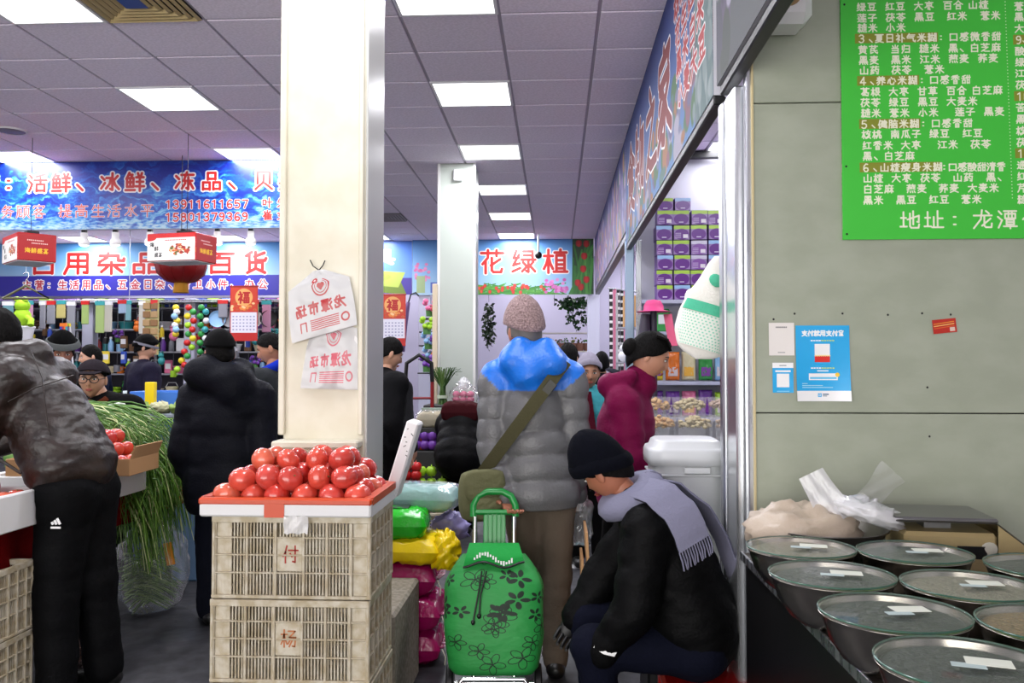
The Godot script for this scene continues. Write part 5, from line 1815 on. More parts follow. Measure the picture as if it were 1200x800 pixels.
# ---------------------------------------------------------------- left stall
func build_left_stall() -> void:
	rng.seed = 303
	var t := thing("vegetable_table", "long dark table of the left stall with red cloth edge", "table", V(-2.85, 0, -4.22))
	put("tabletop", boxmb(V(0, 0.765, 0), V(1.02, 0.03, 2.1), 0.004), mat("dark_table", Color(0.12, 0.11, 0.10), 0.7), t)
	for x in [-0.45, 0.46]:
		for z in [-0.98, -0.2, 0.98]:
			put("leg", boxmb(V(x, 0.375, z), V(0.035, 0.75, 0.035), 0.003), M["steel"], t)
	var cm := MB.new()
	var rows := []
	for i in 8:
		var r := PackedVector3Array()
		for j in 40:
			var z := -1.03 + j * 2.06 / 39.0
			var f := i / 7.0
			r.append(V(0.505 + 0.012 * f + 0.014 * f * sin(z * 30.0) + 0.006, 0.79 - f * 0.19, z))
		rows.append(r)
	cm.grid(rows)
	put("red_cloth", cm, cloth("red_cloth", Color(0.42, 0.03, 0.04), 0.85), t)
	# front foam box with tomatoes, cut by the picture edge
	var f := thing("foam_box", "white foam box of tomatoes at the left picture edge", "box", V(-2.55, 0.78, -3.42))
	open_box(f, V(0.70, 0.15, 0.42), 0.03, M["foam"])
	var spots := []
	for i in 7:
		for j in 3:
			spots.append([V(-2.55 + (i - 3) * 0.092, 0.885 + R(-0.01, 0.01), -3.42 - (j - 1) * 0.10 + R(-0.008, 0.008)), V(R(-1, 1), R(0, 2.6), R(-1, 1)), R(0.97, 1.06), rng.randi() % 5, "lower layer, row %s, %s" % [["one", "two", "three"][j], nth_from_left(i)]])
	for i in 5:
		for j in 2:
			spots.append([V(-2.56 + (i - 2) * 0.095 + R(-0.01, 0.01), 0.948 + R(-0.006, 0.006), -3.42 - (j - 0.5) * 0.10), V(R(-1, 1), R(0, 2.6), R(-1, 1)), R(0.97, 1.06), rng.randi() % 5, "upper layer, row %s, %s" % [["one", "two"][j], nth_from_left(i)]])
	tomatoes(spots, "red tomato in the left foam box, %s", "tomatoes in the left foam box")
	var gr := "crates under the left table"
	crate("off-white crate standing under the left table, upper one", V(-2.50, 0.345, -3.36), "杨", Color(0.7, 0.42, 0.25), gr)
	crate("off-white crate on the floor under the left table", V(-2.50, 0.055, -3.36), "杨", Color(0.7, 0.42, 0.25), gr)
	# foam box and cardboard box behind the man in leather
	var f2 := thing("foam_box", "white foam box under the cardboard tomato box", "box", V(-2.56, 0.78, -4.36))
	open_box(f2, V(0.66, 0.12, 0.42), 0.03, M["foam"])
	var cb := thing("cardboard_box", "open cardboard box of tomatoes behind the leather jacket", "box", V(-2.455, 0.90, -4.36), 0.06)
	open_box(cb, V(0.62, 0.085, 0.36), 0.006, M["cardboard"])
	put("open_flap", boxmb(V(0.320, 0.115, 0.0), V(0.07, 0.005, 0.34), 0.0, Basis(Vector3(0, 0, 1), 1.2)), M["cardboard"], cb)
	spots = []
	for l in 3:
		for i in 6 - l:
			for j in 3 - mini(l, 1):
				spots.append([V(-2.45 + (i - (5 - l) / 2.0) * 0.092 + R(-0.006, 0.006), 0.955 + l * 0.064, -4.36 - (j - (2 - mini(l, 1)) / 2.0) * 0.098 + R(-0.006, 0.006)), V(R(-1, 1), R(0, 2.6), R(-1, 1)), R(0.95, 1.03), rng.randi() % 5, "%s layer, row %s, %s" % [["bottom", "middle", "top"][l], ["one", "two", "three"][j], nth_from_left(i)]])
	tomatoes(spots, "red tomato in the cardboard box, %s", "tomatoes in the cardboard box")
	build_scallions()


func open_box(t: Node3D, s: Vector3, w: float, mt: Material) -> void:
	put("base", boxmb(V(0, w / 2 + 0.001, 0), V(s.x - w * 2, w, s.z - w * 2)), mt, t)
	for k in [-1.0, 1.0]:
		put("side", boxmb(V(0, s.y / 2, k * (s.z - w) / 2), V(s.x, s.y, w), minf(0.005, w * 0.3)), mt, t)
		put("side", boxmb(V(k * (s.x - w) / 2, s.y / 2, 0), V(w, s.y, s.z - w * 2), minf(0.005, w * 0.3)), mt, t)


func blade(m: MB, p: Array, r: float, c: Color) -> void:
	m.col = lin(c)
	var rad := []
	for i in p.size():
		rad.append(r * (1.0 - 0.75 * i / float(p.size() - 1)))
	m.tube(p, rad, 3, false)


func build_scallions() -> void:
	rng.seed = 404
	var gm := mat("leaf_tinted", Color.WHITE, 0.45)
	gm.vertex_color_use_as_albedo = true
	gm.backlight_enabled = true
	gm.backlight = Color(0.12, 0.16, 0.03)
	var where := ["highest on the pile", "at the left of the pile", "at the back of the pile", "in the middle of the pile", "at the front of the pile", "hanging over the table edge", "hanging lowest over the floor", "at the right end of the pile", "under the leather jacket's elbow"]
	for b in 9:
		var m := MB.new()
		var z0: float = -4.70 - b % 3 * 0.18
		var y0: float = [1.14, 1.06, 1.12, 1.0, 0.98, 0.93, 0.90, 1.02, 0.93][b]
		var x0: float = [-2.98, -3.10, -2.96, -2.98, -3.02, -2.90, -2.84, -2.82, -3.1][b]
		var droop: float = [0.12, 0.1, 0.12, 0.30, 0.36, 0.42, 0.50, 0.30, 0.4][b]
		for i in 95:
			var o := V(x0 + R(-0.05, 0.05), y0 + R(-0.06, 0.07), z0 + R(-0.10, 0.10))
			var len := R(0.62, 0.80)
			var dz := R(-0.05, 0.16)
			var lift := R(0.0, 0.07)
			var p := []
			for k in 7:
				var t := k / 6.0
				var x := len * (t if t < 0.75 else 0.75 + (t - 0.75) * 0.45)
				p.append(o + V(x, lift * sin(t * PI) - droop * pow(t, 3.2) * R(0.85, 1.15) + (R(-0.01, 0.01) if k > 3 else 0.0), dz * t))
			var c := Color(0.20, 0.36, 0.08).lerp(Color(0.45, 0.62, 0.22), rng.randf())
			if i % 6 == 0:
				c = Color(0.75, 0.78, 0.55)
			blade(m, p, R(0.005, 0.009), c)
		for i in 60:
			var o := V(x0 + R(0.45, 0.68), y0 + R(-0.25, 0.02), z0 + R(-0.12, 0.16))
			var p := []
			var d := V(R(-0.10, 0.12), 0, R(-0.02, 0.14))
			var fall := R(0.18, 0.42) * (0.6 + droop)
			for k in 5:
				var t := k / 4.0
				p.append(o + d * t + V(R(-0.008, 0.008), -fall * t * t + 0.03 * sin(t * PI), 0))
			blade(m, p, R(0.003, 0.006), Color(0.20, 0.36, 0.08).lerp(Color(0.40, 0.56, 0.18), rng.randf()))
		var t := thing("scallion_bunch", "bunch of long green scallions " + where[b], "scallions", V(x0 + 0.35, 0.8, z0), 0.0, "scallions piled on the left table")
		put("leaves", m, gm, t, -t.position)
		m = MB.new()
		m.tube([V(-0.05, y0 - 0.80 + 0.09, 0.1), V(-0.04, y0 - 0.8 + 0.1, 0.0), V(-0.05, y0 - 0.8 + 0.09, -0.1)], 0.012, 6, true, 0.5)
		put("tie_band", m, paint(Color(0.8, 0.82, 0.78), 0.4), t)
	# heap of green leaves that carries them
	var core := crumple(Vector3.ZERO, V(0.42, 0.14, 0.32), 0.05, 9.0, 6)
	tag(put("leaf_heap", core, paint(Color(0.30, 0.46, 0.14), 0.7), null, V(-2.78, 0.90, -4.92)), "mass of leaves at the bottom of the scallion pile", "leaves")
	# translucent bag of greens on the floor
	var g := thing("bag_of_greens", "clear plastic bag stuffed with greens on the floor", "bag", V(-2.40, 0, -5.0))
	var bag := crumple(V(0, 0.25, 0), V(0.205, 0.29, 0.19), 0.03, 8.0, 9)
	put("bag_film", bag, M["film"], g)
	var m := MB.new()
	for i in 170:
		var a := R(-1.0, 1.0)
		var y := R(0.06, 0.33)
		var w := 0.165 * sqrt(maxf(1.0 - pow((y - 0.22) / 0.22, 2.0), 0.05))
		var z := R(-0.13, 0.15)
		var p := []
		for k in 5:
			var t := k / 4.0
			p.append(V(lerpf(-w, w, t) * (0.75 + 0.25 * a), y + 0.05 * sin(t * PI + a) - 0.02, z * (1.0 - 0.4 * absf(t - 0.5))))
		blade(m, p, R(0.004, 0.007), Color(0.16, 0.30, 0.10).lerp(Color(0.50, 0.62, 0.32), rng.randf()))
	var gs := put("greens", m, gm, g)
	gs.set_meta("kind", "stuff")
	put("yellow_tag", boxmb(V(0.15, 0.36, 0.10), V(0.05, 0.13, 0.004), 0.001, Basis(Vector3(0, 0, 1), 0.2)), paint(Color(0.86, 0.55, 0.10), 0.4), g)
	m = crumple(Vector3.ZERO, V(0.13, 0.11, 0.12), 0.04, 9.0, 12)
	tag(put("plastic_bag", m, M["milky_film"], null, V(-2.55, 0.09, -6.1)), "pale plastic bag lying on the floor behind the greens", "bag")
	m = crumple(Vector3.ZERO, V(0.12, 0.10, 0.10), 0.03, 9.0, 22)
	var bm := mat("brown_film", Color(0.4, 0.28, 0.24, 0.7), 0.25)
	bm.transparency = BaseMaterial3D.TRANSPARENCY_ALPHA
	tag(put("plastic_bag", m, bm, null, V(-2.30, 0.08, -3.95)), "brownish plastic bag on the floor by the left table", "bag")


# ---------------------------------------------------------------- far left: seafood counter and household stall
const HUES := {"red": Color(0.75, 0.12, 0.12), "orange": Color(0.88, 0.45, 0.12), "yellow": Color(0.88, 0.78, 0.18), "lime": Color(0.62, 0.80, 0.18), "green": Color(0.18, 0.55, 0.25), "teal": Color(0.20, 0.58, 0.60), "blue": Color(0.16, 0.30, 0.70), "pale blue": Color(0.55, 0.72, 0.88), "purple": Color(0.42, 0.22, 0.60), "pink": Color(0.88, 0.45, 0.62), "white": Color(0.86, 0.86, 0.88), "grey": Color(0.45, 0.45, 0.48), "black": Color(0.06, 0.06, 0.07), "brown": Color(0.42, 0.30, 0.20), "cream": Color(0.84, 0.80, 0.66)}


func lamp_box(at: Vector3, turn: float, label: String) -> void:
	var t := thing("hanging_sign_box", label, "sign", at, turn, "red and white seafood sign boxes")
	var W := 0.50
	var H := 0.25
	var D := 0.32
	put("frame", boxmb(V(0, H / 2, 0), V(W, H, D), 0.006), mat("box_red", Color(0.66, 0.05, 0.06), 0.35), t)
	var img := blank(400, 200, Color(0.86, 0.85, 0.83))
	img.fill_rect(Rect2i(0, 0, 400, 30), Color(0.72, 0.08, 0.08))
	disc(img, Vector2(20, 26), Vector2(58, 26), Color(0.72, 0.08, 0.08))
	letters(img, "海", 22, 62, 34, 0, 5.0, Color(0.1, 0.1, 0.1))
	letters(img, "鲜", 60, 92, 34, 0, 4.0, Color(0.1, 0.1, 0.1))
	letters(img, "盛宴", 62, 142, 30, 34, 4.0, Color(0.1, 0.1, 0.1))
	rng.seed = 12
	disc(img, Vector2(270, 140), Vector2(100, 46), Color(0.92, 0.92, 0.92))
	for i in 60:
		var a := R(0, TAU)
		var q := sqrt(rng.randf())
		disc(img, Vector2(275 + cos(a) * q * 84, 122 + sin(a) * q * 42), Vector2(R(8, 18), R(6, 14)), [Color(0.62, 0.18, 0.10), Color(0.78, 0.36, 0.16), Color(0.80, 0.66, 0.45), Color(0.35, 0.36, 0.16), Color(0.55, 0.12, 0.10)][i % 5], 3.0)
	for i in 14:
		img.fill_rect(Rect2i(150 + i * 13, 44, 9, 9), Color(0.7, 0.2, 0.18))
	put("picture_panel", boxmb(V(0, H / 2, D / 2 + 0.001), V(W - 0.012, H - 0.012, 0.003)), textured("seafood_picture", img, 0.4), t)
	img = blank(260, 200, Color(0.66, 0.05, 0.06))
	letters(img, "海鲜盛宴", 46, 108, 36, 42, 6.0, Color(0.92, 0.72, 0.12))
	for i in 9:
		img.fill_rect(Rect2i(60 + i * 13, 44, 9, 9), Color(0.9, 0.75, 0.72))
		img.fill_rect(Rect2i(90 + i * 13, 66, 9, 9), Color(0.9, 0.75, 0.72))
	put("side_panel", boxmb(V(W / 2 + 0.001, H / 2, 0), V(0.003, H - 0.012, D - 0.012)), textured("seafood_side", img, 0.4), t)
	put("bottom_panel", boxmb(V(0, -0.002, 0), V(W - 0.02, 0.004, D - 0.02)), M["white_paint"], t)
	var m := MB.new()
	m.box(V(0.05, H + 0.02, 0), V(0.16, 0.04, 0.1), Basis(), 0.006)
	m.box(V(0.05, H + 0.48, 0), V(0.004, 0.92, 0.004))
	put("hanger_bracket", m, M["dark_metal"], t)


func build_far_left() -> void:
	rng.seed = 505
	lamp_box(V(-4.87, 2.40, -7.65), -0.75, "red sign box turned to show its red side, at left")
	lamp_box(V(-3.40, 2.39, -7.60), -0.20, "red and white seafood sign box with dish picture, over lantern")
	# red lantern
	var ln := thing("paper_lantern", "red round lantern with yellow tassel behind a sign box", "lantern", V(-3.70, 2.18, -8.25))
	var m := MB.new()
	m.lathe([Vector2(0.06, 0.09), Vector2(0.14, 0.11), Vector2(0.22, 0.18), Vector2(0.245, 0.27), Vector2(0.22, 0.36), Vector2(0.14, 0.42), Vector2(0.06, 0.44)], 24)
	put("globe", m, mat("lantern_red", Color(0.45, 0.02, 0.03), 0.4), ln)
	for k in 12:
		var q := Basis(Vector3.UP, TAU * k / 12)
		m = MB.new()
		m.tube([q * V(0.06, 0.09, 0), q * V(0.142, 0.11, 0), q * V(0.222, 0.18, 0), q * V(0.247, 0.27, 0), q * V(0.222, 0.36, 0), q * V(0.142, 0.42, 0)], 0.003, 4)
		put("rib", m, M["lantern_red"], ln)
	m = MB.new()
	m.lathe([Vector2(0.0, 0.0), Vector2(0.075, -0.005), Vector2(0.065, 0.08), Vector2(0.065, 0.1)], 16)
	put("tassel", m, mat("tassel_gold", Color(0.72, 0.50, 0.08), 0.7), ln)
	m = MB.new()
	m.tube([V(0, 0.44, 0), V(0, 1.36, 0)], 0.004, 4)
	put("cord", m, M["dark_metal"], ln)
	# small spot lamps under the banner
	var spots := [[107, "first from the left"], [145, "second from the left"], [187, "third from the left"], [227, "fourth from the left"], [268, "fifth from the left"], [308, "nearest the cream pillar"]]
	for s in spots:
		var x: float = (s[0] - 652.0) / 1003.0 * 8.75 - 0.12
		var t := thing("spot_lamp", "small spot lamp under the seafood banner, " + s[1], "lamp", V(x, 2.70, -8.575), 0.0, "small spot lamps under the banner")
		m = MB.new()
		m.lathe([Vector2(0.0, 0.13), Vector2(0.035, 0.13), Vector2(0.035, 0.07), Vector2(0.05, 0.05), Vector2(0.055, 0.02), Vector2(0.05, 0.0)], 14)
		put("housing", m, M["white_paint"], t)
		m = MB.new()
		m.lathe([Vector2(0.05, 0.002), Vector2(0.03, -0.012), Vector2(0.0, -0.015)], 14)
		put("bulb_face", m, M["panel_glow"], t)
		put("neck", boxmb(V(0, 0.18, 0), V(0.045, 0.11, 0.045), 0.006), M["dark_metal"], t)
		var l := SpotLight3D.new()
		l.name = "spot_light"
		l.position = V(x, 2.675, -8.575)
		l.rotation_degrees = Vector3(-90, 0, 0)
		l.spot_angle = 50
		l.light_energy = 0.35
		l.light_size = 0.05
		l.spot_range = 20.0
		l.shadow_enabled = true
		add_child(l, true)
	# seafood counter
	var c := thing("seafood_counter", "blue and white seafood counter behind the scallions", "counter", V(-2.80, 0, -6.05))
	put("cabinet", boxmb(V(0, 0.55, 0), V(1.0, 1.1, 0.7), 0.01), mat("counter_blue", Color(0.30, 0.42, 0.55), 0.4), c)
	put("worktop", boxmb(V(0, 1.115, 0), V(1.04, 0.03, 0.74), 0.006), mat("counter_white", Color(0.72, 0.76, 0.80), 0.3), c)
	var tb := thing("blue_tub", "blue rectangular tub on the seafood counter", "tub", V(-2.84, 1.13, -6.15))
	open_box(tb, V(0.42, 0.14, 0.34), 0.015, mat("tub_blue", Color(0.20, 0.42, 0.75), 0.35))
	tag(put("yellow_carton", boxmb(V(0, 0.105, 0), V(0.065, 0.21, 0.05), 0.004), paint(Color(0.93, 0.80, 0.08), 0.4), null, V(-2.83, 1.13, -5.85)), "upright yellow carton on the seafood counter", "carton")
	m = MB.new()
	m.lathe([Vector2(0.0, 0.0), Vector2(0.025, 0.0), Vector2(0.027, 0.1), Vector2(0.02, 0.12), Vector2(0.014, 0.13), Vector2(0.014, 0.15), Vector2(0.0, 0.15)], 12)
	tag(put("bottle", m, paint(Color(0.8, 0.85, 0.88), 0.2), null, V(-3.0, 1.13, -5.82)), "small clear bottle left of the yellow carton", "bottle")
	for i in 5:
		var o := crumple(Vector3.ZERO, V(0.07, 0.04, 0.06), 0.02, 8.0, 30 + i)
		tag(put("lettuce", o, paint([Color(0.55, 0.62, 0.30), Color(0.66, 0.68, 0.42), Color(0.45, 0.55, 0.22), Color(0.70, 0.70, 0.55), Color(0.5, 0.6, 0.3)][i], 0.6), null, V(-3.12 + i * 0.14, 1.16, -5.72)), "pale green vegetable on the seafood counter's edge, " + nth_from_left(i), "vegetable", "pale greens on the seafood counter")
	o_hanger()
	build_household()


func o_hanger() -> void:
	var t := thing("clothes_hanger", "olive clothes hanger hanging at the left picture edge", "hanger", V(-5.46, 2.15, -8.53))
	var m := MB.new()
	m.tube([V(-0.24, 0, 0), V(0.0, 0.13, 0), V(0.24, 0, 0), V(-0.24, 0, 0)], 0.014, 8)
	put("bar", m, paint(Color(0.36, 0.36, 0.24), 0.5), t)
	m = MB.new()
	m.tube([V(0, 0.13, 0), V(0, 0.19, 0), V(0.03, 0.22, 0), V(0.03, 0.26, 0), V(0, 0.27, 0), V(-0.03, 0.25, 0)], 0.005, 6)
	put("hook", m, M["chrome"], t)
	m = MB.new()
	m.tube([V(0, 0.27, 0), V(0, 0.72, 0)], 0.002, 4)
	put("string", m, M["white_paint"], t)


func goods(kind: String, col: Color) -> Array:
	# parts as [name, mesh, material]; the base of the thing is at y = 0
	var a := MB.new()
	var b := MB.new()
	var second := ""
	var bc := Color(0.85, 0.85, 0.87)
	match kind:
		"packet":
			a.box(V(0, 0.11, 0), V(0.13, 0.22, 0.05), Basis(), 0.012)
			b.box(V(0, 0.12, 0.026), V(0.09, 0.09, 0.002))
			second = "printed_label"
		"mug":
			a.lathe([Vector2(0.0, 0.0), Vector2(0.05, 0.0), Vector2(0.055, 0.12), Vector2(0.05, 0.12), Vector2(0.045, 0.01)], 14)
			b.tube([V(0.05, 0.10, 0), V(0.09, 0.085, 0), V(0.09, 0.04, 0), V(0.05, 0.025, 0)], 0.008, 6)
			second = "handle"
			bc = col
		"bottle":
			a.lathe([Vector2(0.0, 0.0), Vector2(0.045, 0.0), Vector2(0.045, 0.15), Vector2(0.018, 0.19), Vector2(0.018, 0.21)], 12)
			b.lathe([Vector2(0.022, 0.205), Vector2(0.022, 0.24), Vector2(0.0, 0.242)], 10)
			second = "cap"
		"pot":
			a.lathe([Vector2(0.0, 0.0), Vector2(0.07, 0.0), Vector2(0.10, 0.14), Vector2(0.105, 0.14), Vector2(0.105, 0.155), Vector2(0.09, 0.155), Vector2(0.07, 0.02)], 14)
			b.tube([V(-0.1, 0.14, 0), V(-0.06, 0.22, 0), V(0.06, 0.22, 0), V(0.1, 0.14, 0)], 0.006, 6)
			second = "handle"
		"basket":
			a.lathe([Vector2(0.0, 0.0), Vector2(0.09, 0.0), Vector2(0.12, 0.11), Vector2(0.125, 0.115), Vector2(0.115, 0.115), Vector2(0.085, 0.012)], 14)
			b.lathe([Vector2(0.118, 0.108), Vector2(0.13, 0.112), Vector2(0.13, 0.12), Vector2(0.118, 0.122)], 14)
			second = "rim"
			bc = col.lightened(0.3)
		"toy":
			a.ball(V(0, 0.07, 0), V(0.07, 0.075, 0.06), 10, 8)
			a.ball(V(0, 0.17, 0.01), V(0.055, 0.05, 0.05), 10, 8)
			b.ball(V(-0.04, 0.225, 0.01), V(0.024, 0.024, 0.016), 8, 6)
			b.ball(V(0.04, 0.225, 0.01), V(0.024, 0.024, 0.016), 8, 6)
			second = "ears"
			bc = col.darkened(0.3)
		"towel":
			for i in 3:
				a.box(V(0, 0.025 + i * 0.05, 0), V(0.2, 0.046, 0.16), Basis(), 0.018)
			b.box(V(0, 0.025, 0.0), V(0.03, 0.048, 0.165), Basis(), 0.01)
			second = "stripe"
		"pan":
			a.lathe([Vector2(0.0, 0.012), Vector2(0.09, 0.0), Vector2(0.11, 0.03), Vector2(0.113, 0.03), Vector2(0.09, 0.006), Vector2(0, 0.016)], 18, V(0, 0.12, 0), Basis(Vector3.RIGHT, PI / 2))
			b.box(V(0, 0.30, 0), V(0.022, 0.15, 0.012), Basis(), 0.004)
			second = "handle"
			bc = Color(0.08, 0.08, 0.08)
		"flower":
			for i in 9:
				a.ball(V(0.06 * cos(i * 2.4), 0.13 + 0.05 * sin(i * 1.7), 0.05 * sin(i * 2.4)), V(0.035, 0.03, 0.035), 7, 5)
			b.tube([V(0, 0, 0), V(0, 0.12, 0)], [0.045, 0.05], 8)
			second = "wrap"
			bc = Color(0.25, 0.45, 0.2)
	var out := [[kind + "_body", a.mesh(), paint(col, 0.45)]]
	if second:
		out.append([second, b.mesh(), paint(bc, 0.5)])
	return out


var goods_cache := {}


func good(kind: String, hue: String, place: String, at: Vector3, turn := 0.0, scale := 1.0, nth := -1) -> Node3D:
	var names := {"packet": "packet", "mug": "mug", "bottle": "bottle", "pot": "pail", "basket": "basket", "toy": "plush toy", "towel": "pile of towels", "pan": "frying pan", "flower": "bunch of flowers"}
	var t := thing(String(names[kind]).replace(" ", "_"), "%s %s %s" % [hue, names[kind], place + (", " + nth_from_left(nth) if nth >= 0 else "")], String(names[kind]).replace("pile of ", "").replace("bunch of ", ""), at, turn, place)
	var key := kind + hue
	if not goods_cache.has(key):
		goods_cache[key] = goods(kind, HUES[hue])
	for p in goods_cache[key]:
		var o := put(p[0], p[1], p[2], t)
		o.scale = Vector3.ONE * scale
	return t


func build_household() -> void:
	rng.seed = 606
	var sh := thing("stall_shelves", "grey shelves of the household goods stall under the banner", "shelves", V(-6.7, 0, -13.85))
	var lv := [0.95, 1.32, 1.68, 2.05, 2.40]
	for y in lv:
		put("shelf_board", boxmb(V(0, y, 0), V(5.4, 0.025, 0.42), 0.003), mat("shelf_grey", Color(0.62, 0.62, 0.66), 0.5), sh)
	for x in [-2.68, -1.35, 0.0, 1.35, 2.68]:
		put("upright", boxmb(V(x, 1.3, -0.17), V(0.04, 2.6, 0.04)), M["steel"], sh)
	put("back_panel", boxmb(V(0, 1.3, -0.23), V(5.4, 2.6, 0.02)), mat("shelf_back", Color(0.20, 0.19, 0.24), 0.7), sh)
	for p in [[-7.55, "left of the two white posts in the household stall"], [-5.87, "right of the two white posts in the household stall"]]:
		var t := thing("white_post", p[1], "post", V(p[0], 0, -13.5))
		put("shaft", boxmb(V(0, 1.27, 0), V(0.18, 2.54, 0.18), 0.008), mat("post_lilac", Color(0.72, 0.72, 0.80), 0.5), t)
		put("foot", boxmb(V(0, 0.05, 0), V(0.24, 0.1, 0.24), 0.01), M["post_lilac"], t)
	var kinds := ["packet", "mug", "bottle", "pot", "basket", "toy", "towel", "packet", "bottle"]
	var hues := HUES.keys()
	var rows := ["on the lowest household shelf", "on the second household shelf", "on the middle household shelf", "on the fourth household shelf", "on the top household shelf"]
	for r in lv.size():
		var x := -9.25
		var count := 0
		while x < -4.1:
			var kd: String = kinds[rng.randi() % kinds.size()]
			if r == 4:
				kd = "towel"
			if r == 0 and rng.randf() < 0.5:
				kd = "pot"
			var w := {"packet": 0.15, "mug": 0.16, "bottle": 0.11, "pot": 0.23, "basket": 0.27, "toy": 0.16, "towel": 0.22}
			x += w[kd] / 2
			good(kd, hues[rng.randi() % hues.size()] if r != 4 else ["purple", "pink", "blue", "lime", "purple"][rng.randi() % 5], rows[r], V(x, lv[r] + 0.0135, -13.78 + R(-0.04, 0.04)), R(-0.3, 0.3), 1.0, count)
			count += 1
			x += w[kd] / 2 + 0.015
	# a rail of hanging goods in front
	var rail := thing("hanging_rail", "steel rail with goods hanging before the household shelves", "rail", V(-6.6, 2.47, -12.9))
	var m := MB.new()
	m.tube([V(-2.7, 0, 0), V(2.7, 0, 0)], 0.012, 8)
	put("bar", m, M["steel"], rail)
	for x in [-2.5, 0.0, 2.5]:
		m = MB.new()
		m.tube([V(x, 0, 0), V(x, 1.09, 0)], 0.006, 6)
		put("drop_rod", m, M["steel"], rail)
	# sticks of many colours
	var bx := V(-7.42, 1.0, -12.6)
	for i in 16:
		var h: String = ["red", "white", "blue", "orange", "white", "purple", "teal", "white"][i % 8]
		var a := (i - 7.5) * 0.045
		m = MB.new()
		m.tube([V(0, 0, 0), V(sin(a) * -0.2, 0.35, 0.02 * (i % 3)), V(sin(-a) * 0.5 + a * 0.1, 1.05, 0.04 * (i % 3))], 0.017, 6)
		var t := thing("broom_stick", "%s broom stick in the fan by white post, %s" % [h, nth_from_left(i)], "broom", bx + V(a * 0.55, 0, 0), 0.0, "fan of coloured broom sticks")
		put("handle", m, paint(HUES[h], 0.4), t)
		m = MB.new()
		m.tube([V(sin(-a) * 0.5 + a * 0.1, 1.05, 0.04 * (i % 3)), V(sin(-a) * 0.52 + a * 0.1, 1.1, 0.04 * (i % 3))], 0.021, 6)
		put("end_cap", m, paint(HUES[["yellow", "lime", "orange"][i % 3]], 0.4), t)
	tag(put("blue_bin", boxmb(V(0, 0.55, 0), V(0.9, 1.1, 0.34), 0.03), paint(Color(0.36, 0.55, 0.80), 0.35), null, V(-7.52, 0.0, -12.57)), "pale blue plastic bin under the broom sticks", "bin")
	# strings of little balls
	for s in 3:
		var t := thing("ball_garland", ["garland of red and green balls at the household stall, longest", "garland of green balls beside the longest garland", "garland of yellow and white balls left of longest"][s], "garland", V([-5.62, -5.42, -5.85][s], 2.475, -12.9), 0.0, "garlands of little balls")
		m = MB.new()
		m.tube([V(0, 0, 0), V(0, [-0.95, -0.8, -0.55][s], 0)], 0.003, 4)
		put("string", m, M["dark_metal"], t)
		for i in [15, 11, 7][s]:
			m = MB.new()
			m.ball(V(0.04 * (1 if i % 2 else -1) * (1 if s < 2 else 0.3) - (0.025 * maxf(i - 8, 0) if s == 0 else 0.0), -0.12 - i * 0.068, 0.02 * (i % 3)), V(0.052, 0.05, 0.052), 10, 8)
			put("ball", m, paint(HUES[[["red", "green", "yellow", "red", "lime"], ["green", "teal", "green", "white"], ["yellow", "white", "pale blue"]][s][i % [5, 4, 3][s]]], 0.35), t)
	# cards of packets and other hanging wares
	for i in 26:
		var x := -8.9 + i * 0.18 + R(-0.05, 0.05)
		if absf(x + 5.65) < 0.4:
			continue
		var h: String = hues[rng.randi() % hues.size()]
		var drop := R(0.18, 0.55)
		var t := thing("hanging_pack", "%s pack hanging on the household rail, %s" % [h, nth_from_left(i)], "pack", V(x, 2.46 - drop, -12.88), R(-0.3, 0.3), "packs hanging on the rail")
		var w := R(0.05, 0.11)
		m = boxmb(V(0, drop * 0.45, 0), V(w * 1.6, drop * 0.9, 0.03), 0.01)
		put("pack", m, paint(HUES[h].lerp(Color(0.55, 0.55, 0.6), 0.55), 0.3), t)
		put("header_card", boxmb(V(0, drop * 0.93, 0.002), V(w * 1.7, 0.06, 0.034)), paint(HUES[hues[(i * 5) % hues.size()]], 0.4), t)
	var cd := thing("sachet_card", "tall card of brown sachets hanging by the balls", "sachets", V(-6.25, 1.65, -12.885))
	put("card", boxmb(V(0, 0.4, 0), V(0.26, 0.84, 0.01)), paint(Color(0.66, 0.62, 0.42), 0.5), cd)
	for i in 6:
		for j in 2:
			put("sachet", boxmb(V(-0.06 + j * 0.12, 0.08 + i * 0.13, 0.015), V(0.11, 0.10, 0.02), 0.006), paint([Color(0.50, 0.36, 0.22), Color(0.62, 0.50, 0.34)][(i + j) % 2], 0.4), cd)
	for i in 5:
		var t := good("pan", ["pale blue", "grey", "blue", "white", "black"][i], "hanging right of the white post", V(-5.2 + i * 0.2, 2.04, -12.9), R(-0.4, 0.4), 1.15, i)
	# a second, denser layer of small hanging wares
	for i in 64:
		var kd: String = ["toy", "packet", "bottle", "flower", "mug"][rng.randi() % 5]
		var h: String = hues[rng.randi() % hues.size()]
		var x := -9.0 + (i % 32) * 0.152 + R(-0.01, 0.01)
		if absf(x + 7.55) < 0.18 or absf(x + 5.87) < 0.18:
			continue
		var y := R(1.25, 1.5) if i < 32 else R(1.72, 2.05)
		var t := good(kd, h, "strung %s before the household shelves" % ["low", "high"][i / 32], V(x, y, -13.33 - 0.1 * (i % 2) + 0.05), R(-0.6, 0.6), R(0.75, 1.0), i % 32)
		m = MB.new()
		m.tube([V(0, 0.12, 0), V(0, 2.47 - y, 0)], 0.003, 3)
		put("string", m, paint(HUES["grey"], 0.5), t)
	var rail2 := thing("hanging_rail", "second steel rail close to the household shelves", "rail", V(-6.6, 2.47, -13.35))
	put("bar", boxmb(V(0, 0, 0), V(5.4, 0.02, 0.26), 0.004), M["steel"], rail2)
	put("bracket", boxmb(V(0, 0, -0.25), V(5.2, 0.015, 0.3)), M["steel"], rail2)
	frog_toy()
	calendar(V(-4.68, 1.83, -12.6), 0.42, 0.82, "red and white wall calendar at the edge of the pillar")
